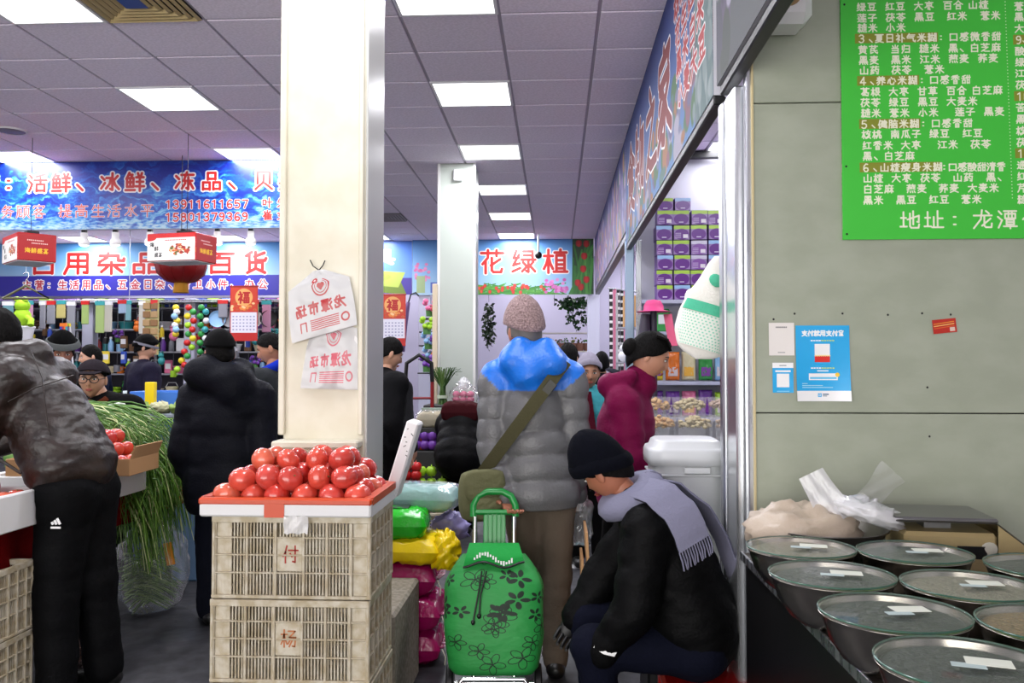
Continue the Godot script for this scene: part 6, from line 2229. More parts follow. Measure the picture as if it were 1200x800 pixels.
	# drape of pale cloth at the pillar edge
	m = MB.new()
	var rws := []
	for i in 9:
		var r := PackedVector3Array()
		for j in 9:
			var f := i / 8.0
			r.append(V((j / 8.0 - 0.5) * (0.05 + 0.26 * f), -0.72 * f, 0.02 * sin(j * 1.6)))
		rws.append(r)
	m.grid(rws)
	tag(put("hanging_cloth", m, paint(Color(0.70, 0.80, 0.86), 0.6), null, V(-3.90, 2.47, -12.9)), "pale blue cloth hanging beside the cream pillar", "cloth")


func frog_toy() -> void:
	var t := thing("plush_frog", "lime green plush frog sitting on a white pail", "plush toy", V(-7.92, 2.05, -12.3))
	var m := MB.new()
	m.ball(V(0, 0.13, 0), V(0.13, 0.14, 0.11), 12, 8)
	m.ball(V(0, 0.30, 0), V(0.11, 0.10, 0.1), 12, 8)
	put("body", m, paint(Color(0.60, 0.78, 0.12), 0.8), t)
	for s in [-1.0, 1.0]:
		m = MB.new()
		m.ball(V(0.06 * s, 0.39, 0.03), V(0.045, 0.045, 0.04), 10, 6)
		put("eye", m, paint(Color(0.7, 0.85, 0.25), 0.6), t)
		m = MB.new()
		m.tube([V(0.1 * s, 0.12, 0.04), V(0.2 * s, 0.08, 0.1), V(0.22 * s, 0.0, 0.14)], 0.045, 8)
		put("leg", m, paint(Color(0.60, 0.78, 0.12), 0.8), t)
	good("pot", "white", "under the lime plush frog", V(-7.92, 1.78, -12.3), 0.0, 1.7)


func calendar(at: Vector3, w: float, h: float, label: String) -> void:
	var img := blank(200, 400, Color(0.70, 0.08, 0.06))
	img.fill_rect(Rect2i(6, 6, 188, 180), Color(0.75, 0.20, 0.10))
	for i in 40:
		disc(img, Vector2(R(10, 190), R(110, 180)), Vector2(14, 10), [Color(0.85, 0.5, 0.2), Color(0.9, 0.75, 0.55), Color(0.7, 0.3, 0.15)][i % 3], 4.0)
	disc(img, Vector2(100, 80), Vector2(66, 66), Color(0.86, 0.62, 0.35), 4.0)
	letters(img, "福", 58, 40, 84, 0, 13.0, Color(0.66, 0.06, 0.05))
	img.fill_rect(Rect2i(6, 190, 188, 150), Color(0.84, 0.83, 0.88))
	for i in 7:
		for j in 5:
			img.fill_rect(Rect2i(18 + i * 25, 216 + j * 24, 12, 10), Color(0.55, 0.55, 0.68))
	var t := thing("wall_calendar", label, "calendar", at)
	put("sheet", boxmb(V(0, h / 2, 0), V(w, h, 0.01)), textured("calendar_print", img, 0.45), t)
	put("top_bar", boxmb(V(0, h, 0), V(w + 0.02, 0.025, 0.016), 0.004), paint(Color(0.55, 0.08, 0.06), 0.4), t)


# ---------------------------------------------------------------- far centre: flower shop and vegetables
func leaf_ball(o: Vector3, r: Vector3, n: int, size: float, c0: Color, c1: Color, m: MB) -> void:
	for i in n:
		var d := V(R(-1, 1), R(-1, 1), R(-1, 1)).normalized() * pow(rng.randf(), 0.4)
		var p := o + d * r
		var a := V(R(-1, 1), R(-1, 0.6), R(-1, 1)).normalized() * size * R(0.7, 1.3)
		var b := a.cross(V(R(-1, 1), R(-1, 1), R(-1, 1))).normalized() * size * 0.4
		m.col = lin(c0.lerp(c1, rng.randf()))
		m.poly([p, p + a * 0.5 + b, p + a, p + a * 0.5 - b])


func plant(called: String, label: String, at: Vector3, r: Vector3, n: int, size: float, c0: Color, c1: Color, pot := true) -> Node3D:
	var t := thing(called, label, "plant", at)
	var m := MB.new()
	leaf_ball(V(0, r.y + (0.12 if pot else 0.0), 0), r, n, size, c0, c1, m)
	put("foliage", m, M["leaf_tinted"], t)
	if pot:
		m = MB.new()
		m.lathe([Vector2(0, 0), Vector2(0.06, 0), Vector2(0.085, 0.14), Vector2(0.075, 0.14), Vector2(0, 0.12)], 14)
		put("pot", m, paint(Color(0.45, 0.3, 0.25), 0.6), t)
	return t


func build_far_centre() -> void:
	rng.seed = 707
	# flower shop front: posts and shelves behind
	for p in [[-2.20, "white post left of the far pillar under flower banner"], [0.62, "white post at the right end of the flower shop"]]:
		var t := thing("white_post", p[1], "post", V(p[0], 0, -14.3))
		put("shaft", boxmb(V(0, 1.32, 0), V(0.2, 2.64, 0.2), 0.008), mat("post_lilac", Color.WHITE), t)
		put("foot", boxmb(V(0, 0.05, 0), V(0.26, 0.1, 0.26), 0.01), M["post_lilac"], t)
	calendar(V(-2.66, 1.78, -13.8), 0.43, 0.84, "wall calendar with a red and gold top behind the dark-haired man")
	var ivy := thing("hanging_ivy", "dark green ivy trailing under the flower banner", "plant", V(0.27, 2.28, -14.6))
	var m := MB.new()
	leaf_ball(V(0, 0.25, 0), V(0.27, 0.10, 0.14), 260, 0.08, Color(0.03, 0.12, 0.04), Color(0.12, 0.32, 0.10), m)
	for k in 5:
		leaf_ball(V(-0.05 + k * 0.07, 0.02 - 0.06 * (k % 3), 0), V(0.04, 0.12, 0.04), 22, 0.07, Color(0.03, 0.12, 0.04), Color(0.10, 0.28, 0.08), m)
	put("foliage", m, M["leaf_tinted"], ivy)
	m = MB.new()
	m.tube([V(-0.3, 0.2, 0), V(-0.3, 0.5, 0)], 0.004, 4)
	m.tube([V(0.3, 0.2, 0), V(0.3, 0.5, 0)], 0.004, 4)
	put("wires", m, M["dark_metal"], ivy)
	var vine := plant("hanging_vine", "narrow dark vine hanging beside the far pillar", V(-1.12, 1.72, -14.2), V(0.09, 0.42, 0.08), 260, 0.07, Color(0.05, 0.10, 0.06), Color(0.20, 0.26, 0.16), false)
	m = MB.new()
	m.tube([V(0, 0.8, 0), V(0, 0.95, 0)], 0.004, 4)
	put("wire", m, M["dark_metal"], vine)
	var sh := thing("flower_shop_shelf", "white wire shelf with small pots at the back wall", "shelf", V(0.15, 0, -15.6))
	for y in [1.38, 1.72, 2.05]:
		put("shelf_board", boxmb(V(0, y, 0), V(1.2, 0.02, 0.25)), mat("shelf_pale", Color(0.72, 0.70, 0.66), 0.5), sh)
	for x in [-0.58, 0.58]:
		put("upright", boxmb(V(x, 1.1, -0.1), V(0.03, 2.2, 0.03)), M["shelf_pale"], sh)
	for i in 8:
		for j in 2:
			plant("potted_plant", "little potted plant on the %s back-wall shelf, %s" % [["lower", "upper"][j], nth_from_left(i)], V(-0.35 + i * 0.13, 1.391 + j * 0.34, -15.58), V(0.05, 0.06, 0.05), 18, 0.05, Color(0.1, 0.3, 0.1), [Color(0.6, 0.15, 0.2), Color(0.3, 0.5, 0.2), Color(0.7, 0.6, 0.3)][i % 3]).set_meta("group", "little pots on the flower shop shelf")
	var tb := thing("flower_table", "low black table with rows of flower pots", "table", V(-0.75, 0, -13.2))
	put("tabletop", boxmb(V(0, 1.28, 0), V(0.75, 0.05, 0.5), 0.004), M["black_board"], tb)
	for x in [-0.34, 0.34]:
		for z in [-0.2, 0.2]:
			put("leg", boxmb(V(x, 0.63, z), V(0.04, 1.26, 0.04)), M["dark_metal"], tb)
	for i in 6:
		good("flower", ["purple", "purple", "brown", "pink", "purple", "cream"][i], "on the black flower table", V(-1.05 + i * 0.12, 1.305, -13.15), 0.0, 0.8, i)
	# flowers left of the far pillar
	for i in 9:
		good("flower", ["pink", "red", "lime", "purple", "pale blue", "purple", "pale blue", "orange", "purple"][i], "on the stand left of the far pillar", V(-2.02 + 0.16 * (i % 2), [2.25, 2.15, 1.95, 1.9, 1.72, 1.66, 1.5, 1.42, 1.36][i], -13.6 + 0.15 * (i % 3)), 0.0, 1.35, i)
	var st := thing("flower_stand", "tiered dark stand carrying artificial flowers", "stand", V(-1.95, 0, -13.75))
	for i in 5:
		put("tier", boxmb(V(0, 1.34 + i * 0.22, 0.1 - i * 0.05), V(0.5, 0.02, 0.3)), M["dark_metal"], st)
	put("upright", boxmb(V(0, 1.2, -0.12), V(0.06, 2.4, 0.04)), M["dark_metal"], st)
	# umbrellas and hand truck
	m = MB.new()
	m.tube([V(0, 0, 0), V(0.06, 0.45, 0), V(0.16, 0.82, 0)], [0.10, 0.085, 0.03], 10)
	var u := thing("folded_umbrella", "folded purple checked umbrella hanging by the calendar", "umbrella", V(-2.62, 1.70, -14.15))
	put("canopy", m, paint(Color(0.40, 0.30, 0.48), 0.6), u)
	m = MB.new()
	m.tube([V(0.16, 0.82, 0), V(0.20, 0.95, 0), V(0.28, 0.98, 0), V(0.33, 0.92, 0)], 0.012, 6)
	put("handle", m, M["dark_metal"], u)
	var ht := thing("hand_truck", "red shopping hand truck with black curved handle", "hand truck", V(-1.34, 0, -8.3), 0.2)
	m = MB.new()
	for s in [-0.13, 0.13]:
		m.tube([V(s, 0.12, 0), V(s, 1.30, 0.04)], 0.018, 8)
	for k in 4:
		m.tube([V(-0.13, 0.3 + k * 0.28, 0.01 * k), V(0.13, 0.3 + k * 0.28, 0.01 * k)], 0.012, 6)
	put("frame", m, paint(Color(0.50, 0.06, 0.08), 0.4), ht)
	m = MB.new()
	m.tube([V(-0.13, 1.30, 0.04), V(-0.12, 1.48, 0.06), V(0.0, 1.56, 0.07), V(0.12, 1.48, 0.06), V(0.13, 1.30, 0.04)], 0.02, 8)
	put("handle", m, M["dark_metal"], ht)
	for s in [-0.16, 0.16]:
		m = MB.new()
		m.turned([Vector2(0, -0.02), Vector2(0.1, -0.02), Vector2(0.1, 0.02), Vector2(0, 0.02)], 18, V(s, 0.1, 0), Basis(Vector3(0, 0, 1), PI / 2))
		put("wheel", m, M["dark_metal"], ht)
	put("toe_plate", boxmb(V(0, 0.06, 0.14), V(0.3, 0.01, 0.26)), M["dark_metal"], ht)
	put("cargo_bag", pillow(V(0.26, 0.7, 0.22), 5.0, 0.02), paint(Color(0.45, 0.08, 0.10), 0.6), ht, V(0, 0.24, 0.11), Basis())
	# vegetable stand
	var vs := thing("vegetable_stand", "stepped stand of vegetables between the two pillars", "stand", V(-1.26, 0, -7.45))
	put("upper_step", boxmb(V(0, 0.35, -0.3), V(0.50, 0.7, 0.4), 0.01), mat("stand_dark", Color(0.15, 0.15, 0.15), 0.7), vs)
	put("lower_step", boxmb(V(0, 0.2, 0.1), V(0.50, 0.4, 0.4), 0.01), M["stand_dark"], vs)
	crate("grey slatted crate of cucumbers on the vegetable stand", V(-1.14, 0.0, -6.98), "付", Color(0.3, 0.3, 0.3), "crate at the vegetable stand")
	var cols := [["pepper", "red", 12], ["orange", "orange", 8], ["cucumber", "green", 14], ["onion", "purple", 7], ["cabbage", "lime", 5]]
	for c in cols:
		for i in c[2]:
			m = MB.new()
			var p: Vector3
			var pc: Color = HUES[c[1]]
			if c[0] == "cucumber":
				m.tube([V(-0.09, 0, 0), V(0, 0.01, 0.01), V(0.09, 0, 0)], [0.018, 0.027, 0.016], 8)
				p = V(-1.30 + (i % 7) * 0.06, 0.31 + (i / 7) * 0.05, -6.95 + R(-0.03, 0.05))
				pc = Color(0.33, 0.46, 0.16)
			else:
				m.lathe([Vector2(0.0, -0.042), Vector2(0.03, -0.038), Vector2(0.048, -0.01), Vector2(0.046, 0.02), Vector2(0.03, 0.04), Vector2(0.006, 0.042), Vector2(0.004, 0.06)], 12)
				p = {"pepper": V(-1.45 + (i % 4) * 0.085, 0.45 + (i / 4) * 0.07, -7.28 + R(-0.02, 0.02)), "orange": V(-1.47 + (i % 4) * 0.09, 0.745 + (i / 4) * 0.08, -7.62), "onion": V(-1.24 + (i % 4) * 0.07, 0.75 + (i / 4) * 0.08, -7.60), "cabbage": V(-1.16 + (i % 3) * 0.09, 0.45 + (i / 3) * 0.1, -7.32)}[c[0]]
			var t := thing(c[0], "%s %s on the vegetable stand, %s" % [c[1], c[0], nth_from_left(i)], c[0], p, R(-0.8, 0.8), c[0] + "s on the vegetable stand")
			put("flesh", m, paint(pc, 0.35), t)
			m = MB.new()
			m.tube([V(0, 0.03, 0), V(0.005, 0.062, 0)], 0.005, 5)
			put("stem", m, paint(Color(0.25, 0.35, 0.12), 0.6), t)
	m = MB.new()
	for i in 60:
		var a := R(-0.13, 0.13)
		blade(m, [V(R(-0.05, 0.05), 0, R(-0.04, 0.04)), V(a * 0.2, 0.18, R(-0.05, 0.05)), V(a, 0.34 + R(-0.05, 0.04), R(-0.08, 0.1)), V(a * 1.5, 0.36 + R(-0.08, 0.02), R(-0.1, 0.12))], 0.008, Color(0.62, 0.70, 0.40).lerp(Color(0.10, 0.26, 0.08), minf(1.0, absf(a) * 4.0 + 0.4)))
	var sc := thing("scallion_bunch", "small upright bunch of scallions against the far pillar", "scallions", V(-1.14, 1.07, -8.55))
	put("leaves", m, M["leaf_tinted"], sc)
	m = MB.new()
	m.tube([V(0, 0.06, 0), V(0, 0.09, 0)], 0.055, 10)
	put("tie_band", m, paint(Color(0.75, 0.8, 0.7)), sc)
	var pb := thing("bag_of_onions", "clear plastic bag of pink onions by the far pillar", "bag", V(-0.92, 1.07, -8.5))
	put("bag_film", crumple(V(0, 0.09, 0), V(0.13, 0.12, 0.10), 0.03, 8.0, 51), M["film"], pb)
	put("knot", crumple(V(0, 0.2, 0), V(0.05, 0.06, 0.04), 0.02, 9.0, 52), M["milky_film"], pb)
	for i in 6:
		m = MB.new()
		m.ball(V(-0.07 + (i % 3) * 0.07, 0.05 + (i / 3) * 0.05, 0.03), V(0.04, 0.036, 0.04), 10, 8)
		put("onion", m, paint(Color(0.70, 0.28, 0.42), 0.35), pb)
	var ss := thing("side_stand", "dark stand at the foot of the far pillar", "stand", V(-1.02, 0, -8.5))
	put("top", boxmb(V(0, 1.045, 0), V(0.55, 0.05, 0.4), 0.006), M["stand_dark"], ss)
	put("body", boxmb(V(0, 0.51, 0), V(0.5, 1.02, 0.36), 0.006), M["stand_dark"], ss)
	m = pillow(V(0.28, 0.14, 0.18), 61.0, 0.02)
	var pn := thing("bag_of_peanuts", "clear bag of pale peanuts in front of the far pillar", "bag", V(-1.12, 0.90, -7.72))
	put("bag", m, paint(Color(0.60, 0.56, 0.44), 0.5), pn)
	put("wrap", pillow(V(0.30, 0.155, 0.20), 62.0, 0.02), M["film"], pn)
	put("header", boxmb(V(0, 0.16, 0), V(0.2, 0.03, 0.03), 0.004), paint(Color(0.5, 0.55, 0.5)), pn)
	var ps := thing("stand_ledge", "small dark ledge under the bag of peanuts", "ledge", V(-1.12, 0, -7.72))
	put("board", boxmb(V(0, 0.88, 0), V(0.4, 0.04, 0.3)), M["stand_dark"], ps)
	put("support", boxmb(V(0.0, 0.78, -0.05), V(0.3, 0.16, 0.1)), M["stand_dark"], ps)
	# security camera over the flower shop
	var cm := thing("dome_camera", "small black dome camera hanging before the flower banner", "camera", V(-0.28, 3.22, -13.6))
	m = MB.new()
	m.ball(V(0, 0.0, 0), V(0.06, 0.06, 0.06), 14, 10)
	put("dome", m, M["black_board"], cm)
	m = MB.new()
	m.tube([V(0, 0.05, 0), V(0, 0.34, 0)], 0.015, 8)
	put("stem", m, M["white_paint"], cm)
	# things on the right side beyond the snack stall
	for i in 7:
		var t := thing("beaded_strip", ["black and white beaded strip", "pink ribbon strip", "black and white beaded strip"][i % 3] + " hanging at far right stall, " + nth_from_left(i), "strip", V(0.74 + i * 0.055, 1.3, -11.6 - 0.08 * i), 0.0, "strips hanging at the far right stall")
		put("strip", boxmb(V(0, 0.6, 0), V(0.045, 1.2, 0.02), 0.004), paint([Color(0.07, 0.07, 0.08), Color(0.86, 0.50, 0.62), Color(0.10, 0.10, 0.11)][i % 3], 0.5), t)
		if i % 3 != 1:
			for k in 12:
				put("bead", boxmb(V(0, 0.07 + k * 0.097, 0.011), V(0.04, 0.035, 0.01), 0.003), M["white_paint"], t)
	var sr := thing("strip_rail", "steel rail carrying the beaded strips", "rail", V(0.9, 2.5, -11.84))
	m = MB.new()
	m.tube([V(-0.2, 0.0, 0.3), V(0.24, 0.0, -0.3)], 0.012, 6)
	m.tube([V(0.0, 0.0, 0.03), V(0.0, 1.06, 0.03)], 0.008, 6)
	put("bar", m, M["steel"], sr)
	tag(put("cardboard_box", boxmb(V(0, 0.2, 0), V(0.24, 0.40, 0.2), 0.004), mat("tan_box", Color(0.74, 0.56, 0.34), 0.8), null, V(0.98, 1.95, -11.0)), "tan cardboard box high in the far right stall", "box")
	var fs := thing("far_shelf", "tall shelf of the far right stall", "shelf", V(1.25, 0, -11.05))
	for y in [1.1, 1.5, 1.94]:
		put("shelf_board", boxmb(V(0, y, 0), V(0.95, 0.02, 0.3)), M["shelf_grey"], fs)
	for x in [-0.46, 0.46]:
		put("upright", boxmb(V(x, 1.2, -0.13), V(0.03, 2.4, 0.03)), M["steel"], fs)
	for i in 7:
		good(["packet", "mug", "toy"][i % 3], ["pink", "white", "purple", "brown"][i % 4], "on the far right stall shelf", V(0.86 + (i % 5) * 0.17, 1.111 + 0.40 * (i / 5), -11.0))


# ---------------------------------------------------------------- snack stall behind the post
func build_snack_stall() -> void:
	rng.seed = 808
	var w := put("wall_divider", boxmb(V(2.35, 1.75, -8.55), V(3.1, 3.5, 0.1)), mat("divider_paint", Color(0.72, 0.72, 0.76), 0.6))
	structure(w)
	structure(put("trim_2", boxmb(V(1.35, CEIL - 0.04, -8.42), V(1.2, 0.06, 0.1)), M["dark_metal"]), "dark rail at the ceiling over the divider wall")
	var sh := thing("snack_shelf", "pale metal shelves of snacks against the divider wall", "shelf", V(1.5, 0, -8.3))
	for y in [0.95, 1.29, 1.76, 2.06]:
		put("shelf_board", boxmb(V(0, y, 0), V(1.4, 0.035, 0.36), 0.004), mat("shelf_lilac", Color(0.66, 0.67, 0.76), 0.45), sh)
	for x in [-0.68, 0.68]:
		put("upright", boxmb(V(x, 1.1, -0.15), V(0.035, 2.2, 0.04)), M["steel"], sh)
	# purple cartons
	var tops := ["lime", "pale blue", "white", "lime"]
	var prints := []
	for k in 4:
		var img := blank(96, 84, Color(0.55, 0.44, 0.66))
		img.fill_rect(Rect2i(0, 0, 96, 22), HUES[tops[k]].lerp(Color(0.7, 0.66, 0.8), 0.15 if k != 2 else 0.5))
		disc(img, Vector2(48, 52), Vector2(46, 34), Color(0.36, 0.10, 0.50) if k != 2 else Color(0.48, 0.28, 0.60), 3.0)
		if k >= 2:
			img.fill_rect(Rect2i(56, 52, 30, 22), Color(0.85, 0.82, 0.86))
			for i in 4:
				img.fill_rect(Rect2i(8, 44 + i * 9, 36, 4), Color(0.7, 0.62, 0.78))
		else:
			img.fill_rect(Rect2i(34, 66, 28, 6), Color(0.8, 0.75, 0.85))
		prints.append(textured("carton_print_%d" % k, img, 0.35))
	var side := paint(Color(0.34, 0.16, 0.50), 0.4)
	for r in 6:
		for c in 7:
			if r == 5 and c > 4:
				continue
			if r == 3 and c == 4:
				continue
			var k := rng.randi() % 4
			var p := V(1.03 + c * 0.162 + R(-0.006, 0.006), 2.079 + r * 0.142, -8.25 + R(-0.01, 0.01))
			var t := thing("snack_carton", "purple snack carton, %s from the bottom, %s from left" % [["first", "second", "third", "fourth", "fifth", "sixth"][r], ["first", "second", "third", "fourth", "fifth", "sixth", "seventh"][c]], "carton", p, R(-0.03, 0.03), "stacked purple snack cartons")
			put("carton", boxmb(V(0, 0.07, 0), V(0.152, 0.138, 0.2), 0.003), side, t)
			put("front_print", boxmb(V(0, 0.07, 0.101), V(0.148, 0.134, 0.002)), prints[k], t)
	for a in [[1.04, 0], [1.20, 1], [1.60, 2]]:
		var t := thing("snack_carton", "purple snack carton lying on top of the stack, %s" % ["leftmost", "beside the leftmost", "alone at right"][a[1]], "carton", V(a[0], 2.079 + (0.852 if a[1] < 2 else 0.71), -8.27), [0.0, 0.05, 0.3][a[1]], "stacked purple snack cartons")
		put("carton", boxmb(V(0, 0.06, 0), V(0.15, 0.12, 0.2), 0.003), side, t)
		put("front_print", boxmb(V(0, 0.06, 0.101), V(0.146, 0.116, 0.002)), prints[a[1]], t)
	var pc := thing("dark_carton", "dark green carton among the purple cartons", "carton", V(1.678, 2.505, -8.25))
	put("carton", boxmb(V(0, 0.07, 0), V(0.152, 0.138, 0.2), 0.003), paint(Color(0.12, 0.14, 0.10)), pc)
	put("label_print", boxmb(V(0, 0.07, 0.101), V(0.1, 0.06, 0.002)), paint(Color(0.4, 0.4, 0.3)), pc)
	# bags on the shelves
	var rows := [[1.308, 0.30, ["yellow", "orange", "cream", "green", "pale blue", "purple", "purple", "orange"], "upper snack shelf"], [0.968, 0.26, ["purple", "purple", "pink", "purple", "lime", "purple", "red", "purple"], "lower snack shelf"]]
	for rw in rows:
		for i in 8:
			var h: String = rw[2][i]
			var t := thing("snack_bag", "%s snack bag on the %s, %s from left" % [h, rw[3], ["first", "second", "third", "fourth", "fifth", "sixth", "seventh", "eighth"][i]], "snack bag", V(0.95 + i * 0.155, rw[0], -8.22 + R(-0.02, 0.02)), R(-0.1, 0.1), "snack bags standing on the shelves")
			var hh: float = rw[1] * R(0.9, 1.05)
			put("bag", pillow(V(0.14, 0.075, hh), i + rw[0], 0.01), paint(HUES[h].darkened(0.1), 0.25), t, V(0, hh / 2, -0.037), Basis(Vector3.RIGHT, PI / 2))
			put("label_patch", boxmb(V(0, hh * 0.32, 0.036), V(0.09, hh * 0.3, 0.006), 0.002), paint([Color(0.45, 0.2, 0.55), Color(0.75, 0.7, 0.72), Color(0.8, 0.6, 0.2)][i % 3], 0.35), t)
	for i in 6:
		good(["packet", "bottle"][i % 2], ["green", "brown", "orange", "yellow", "white", "pink"][i], "on the narrow middle snack shelf", V(1.02 + i * 0.19, 1.779, -8.25))
	# counter with loose snacks in trays and bags
	var c := thing("snack_counter", "counter heaped with loose bagged snacks before the shelves", "counter", V(1.45, 0, -7.2))
	put("cabinet", boxmb(V(0, 0.4, 0), V(1.5, 0.8, 0.7), 0.01), mat("counter_grey", Color(0.42, 0.42, 0.44), 0.5), c)
	put("worktop", boxmb(V(0, 0.815, 0), V(1.54, 0.03, 0.74), 0.005), M["steel"], c)
	var sn := [Color(0.66, 0.48, 0.28), Color(0.62, 0.56, 0.42), Color(0.60, 0.50, 0.45), Color(0.70, 0.66, 0.60), Color(0.50, 0.40, 0.22)]
	var nm := ["orange-brown", "pale tan", "pinkish", "whitish", "dark brown"]
	for i in 10:
		var p := V(0.84 + (i % 5) * 0.30 - 0.02, 0.83, -6.98 - (i / 5) * 0.32)
		var t := thing("snack_sack", "open clear bag of %s snacks in the %s row of the counter" % [nm[i % 5], ["front", "back"][i / 5]], "snack bag", p, 0.0, "open bags of loose snacks")
		var y := 0.15 + 0.13 * (i / 5)
		var m := MB.new()
		rng.seed = 900 + i
		for k in 90:
			var a := R(0, TAU)
			var q := sqrt(rng.randf()) * 0.125
			m.col = lin(sn[i % 5].lerp(Color(0.8, 0.75, 0.6), rng.randf() * 0.4))
			m.ball(V(cos(a) * q, y + R(-0.02, 0.03) + 0.05 * (1 - q / 0.125), sin(a) * q), V(0.022, 0.014, 0.018), 5, 4)
		var o := put("snacks", m, M["tinted"], t)
		o.set_meta("kind", "stuff")
		m = MB.new()
		m.lathe([Vector2(0.0, 0.0), Vector2(0.11, 0.0), Vector2(0.135, 0.05), Vector2(0.138, y), Vector2(0.15, y + 0.08)], 18)
		put("bag_film", m, M["film"], t)
	# pink hat display above the woman
	var ht := thing("pink_cap", "pink brimmed cap on a dark stand above the woman", "cap", V(0.86, 1.93, -7.6))
	var m := MB.new()
	m.lathe([Vector2(0.155, 0.0), Vector2(0.09, 0.015), Vector2(0.085, 0.06), Vector2(0.06, 0.1), Vector2(0.0, 0.11)], 18)
	put("crown", m, paint(Color(0.75, 0.22, 0.45), 0.7), ht)
	m = MB.new()
	m.tube([V(0, -1.1, 0), V(0, 0.02, 0)], [0.03, 0.03], 8)
	m.tube([V(-0.08, -0.22, 0), V(-0.07, -0.02, 0)], [0.06, 0.04], 8)
	put("stand", m, mat("stand_violet", Color(0.16, 0.12, 0.2), 0.5), ht)
	m = MB.new()
	m.strip([V(0.12, -0.02, 0.02), V(0.14, -0.16, 0.03), V(0.17, -0.30, 0.02)], [V(0.035, 0, 0.01)], 0.01)
	put("ribbon", m, paint(Color(0.85, 0.35, 0.5), 0.6), ht)


# ---------------------------------------------------------------- people
const SKIN := Color(0.78, 0.59, 0.49)


func plain_white(_p: Vector3) -> Color:
	return Color.WHITE


# a head with face, looking along f
func head_into(mb: MB, o: Vector3, f: Vector3, up: Vector3, s: float, skin: Color) -> void:
	var keep := mb.T
	mb.T = mb.T * Transform3D(Basis.looking_at(f, up).scaled(Vector3.ONE), o)
	mb.col = lin(skin)
	var rows := []
	var S := 44
	for i in 31:
		var th := PI * i / 30.0
		var r := PackedVector3Array()
		for j in S:
			var u := j / float(S) * 2.0 - 1.0
			var ph := signf(u) * PI * pow(absf(u), 1.5)
			var d := V(sin(th) * sin(ph), cos(th), -sin(th) * cos(ph))
			var p := V(d.x * 0.074, d.y * 0.116, d.z * 0.096)
			var low := clampf(-d.y, 0.0, 1.0)
			var front := clampf(-d.z, 0.0, 1.0)
			p.x *= 1.0 - 0.30 * low * low
			if d.z > 0:
				p.z *= 1.0 - 0.45 * low
			else:
				p.z *= 1.0 - 0.10 * low
				var a := absf(ph)
				# nose, brow, sockets, cheeks, lips, chin
				var y := d.y
				var nose := exp(-pow(ph / 0.15, 2.0)) * clampf((0.16 - y) / 0.40, 0.0, 1.0) * (1.0 if y > -0.24 else clampf((y + 0.36) / 0.12, 0.0, 1.0))
				p.z -= 0.024 * nose
				p.z += 0.010 * exp(-pow((a - 0.40) / 0.20, 2.0) - pow((y - 0.06) / 0.10, 2.0))
				p.z -= 0.005 * exp(-pow((a - 0.35) / 0.35, 2.0) - pow((y - 0.22) / 0.08, 2.0))
				p.z -= 0.005 * exp(-pow((a - 0.55) / 0.25, 2.0) - pow((y + 0.18) / 0.16, 2.0))
				p.z -= 0.007 * exp(-pow(ph / 0.28, 2.0) - pow((y + 0.52) / 0.09, 2.0))
				p.z -= 0.010 * exp(-pow(ph / 0.35, 2.0) - pow((y + 0.88) / 0.14, 2.0))
				p.x *= 1.0 + 0.05 * exp(-pow((y + 0.1) / 0.25, 2.0)) * front
			r.append(p * s)
		rows.append(r)
	mb.grid(rows, true)
	for k in [-1.0, 1.0]:
		mb.ball(V(0.076 * k, -0.005, 0.008) * s, V(0.010, 0.031, 0.019) * s, 10, 8)
		mb.col = lin(Color(0.88, 0.86, 0.84))
		mb.ball(V(0.031 * k, 0.008, -0.0835) * s, V(0.013, 0.006, 0.006) * s, 10, 6)
		mb.col = lin(Color(0.04, 0.03, 0.03))
		mb.ball(V(0.031 * k, 0.008, -0.0875) * s, V(0.006, 0.006, 0.004) * s, 8, 6)
		mb.tube([V(0.013 * k, 0.026, -0.093) * s, V(0.030 * k, 0.032, -0.090) * s, V(0.048 * k, 0.025, -0.078) * s], [0.0028 * s, 0.0034 * s, 0.0015 * s], 5)
		mb.tube([V(0.018 * k, 0.013, -0.090) * s, V(0.031 * k, 0.0165, -0.0895) * s, V(0.045 * k, 0.011, -0.080) * s], 0.0016 * s, 4)
		mb.ball(V(0.008 * k, -0.033, -0.109) * s, V(0.003, 0.002, 0.003) * s, 6, 4)
		mb.col = lin(skin)
	mb.col = lin(Color(0.58, 0.28, 0.25))
	mb.ball(V(0, -0.056, -0.094) * s, V(0.022, 0.0045, 0.006) * s, 10, 6)
	mb.ball(V(0, -0.063, -0.092) * s, V(0.018, 0.005, 0.006) * s, 10, 6)
	mb.col = lin(skin)
	mb.T = keep


# shell over the skull: how far it reaches down at front, sides and back, as polar angles
func shell(o: Vector3, f: Vector3, up: Vector3, r: Vector3, fr: float, sd: float, bk: float, rough := 0.0, tuck := 0.93) -> MB:
	var mb := MB.new()
	mb.T = Transform3D(Basis.looking_at(f, up), o)
	var rows := []
	for i in 17:
		var row := PackedVector3Array()
		for j in 40:
			var az := TAU * j / 40.0
			var c := cos(az)
			var e := sd + (fr - sd) * pow(maxf(c, 0.0), 1.6) + (bk - sd) * pow(maxf(-c, 0.0), 1.2)
			var th := e * minf(i / 15.0, 1.0)
			var k := 1.0 + rough * noise.get_noise_3d(az * 5.0, th * 1.2, 3.0)
			if i == 16:
				k *= tuck
			row.append(V(sin(th) * sin(az) * r.x, cos(th) * r.y, -sin(th) * c * r.z) * k)
		rows.append(row)
	mb.grid(rows, true)
	return mb


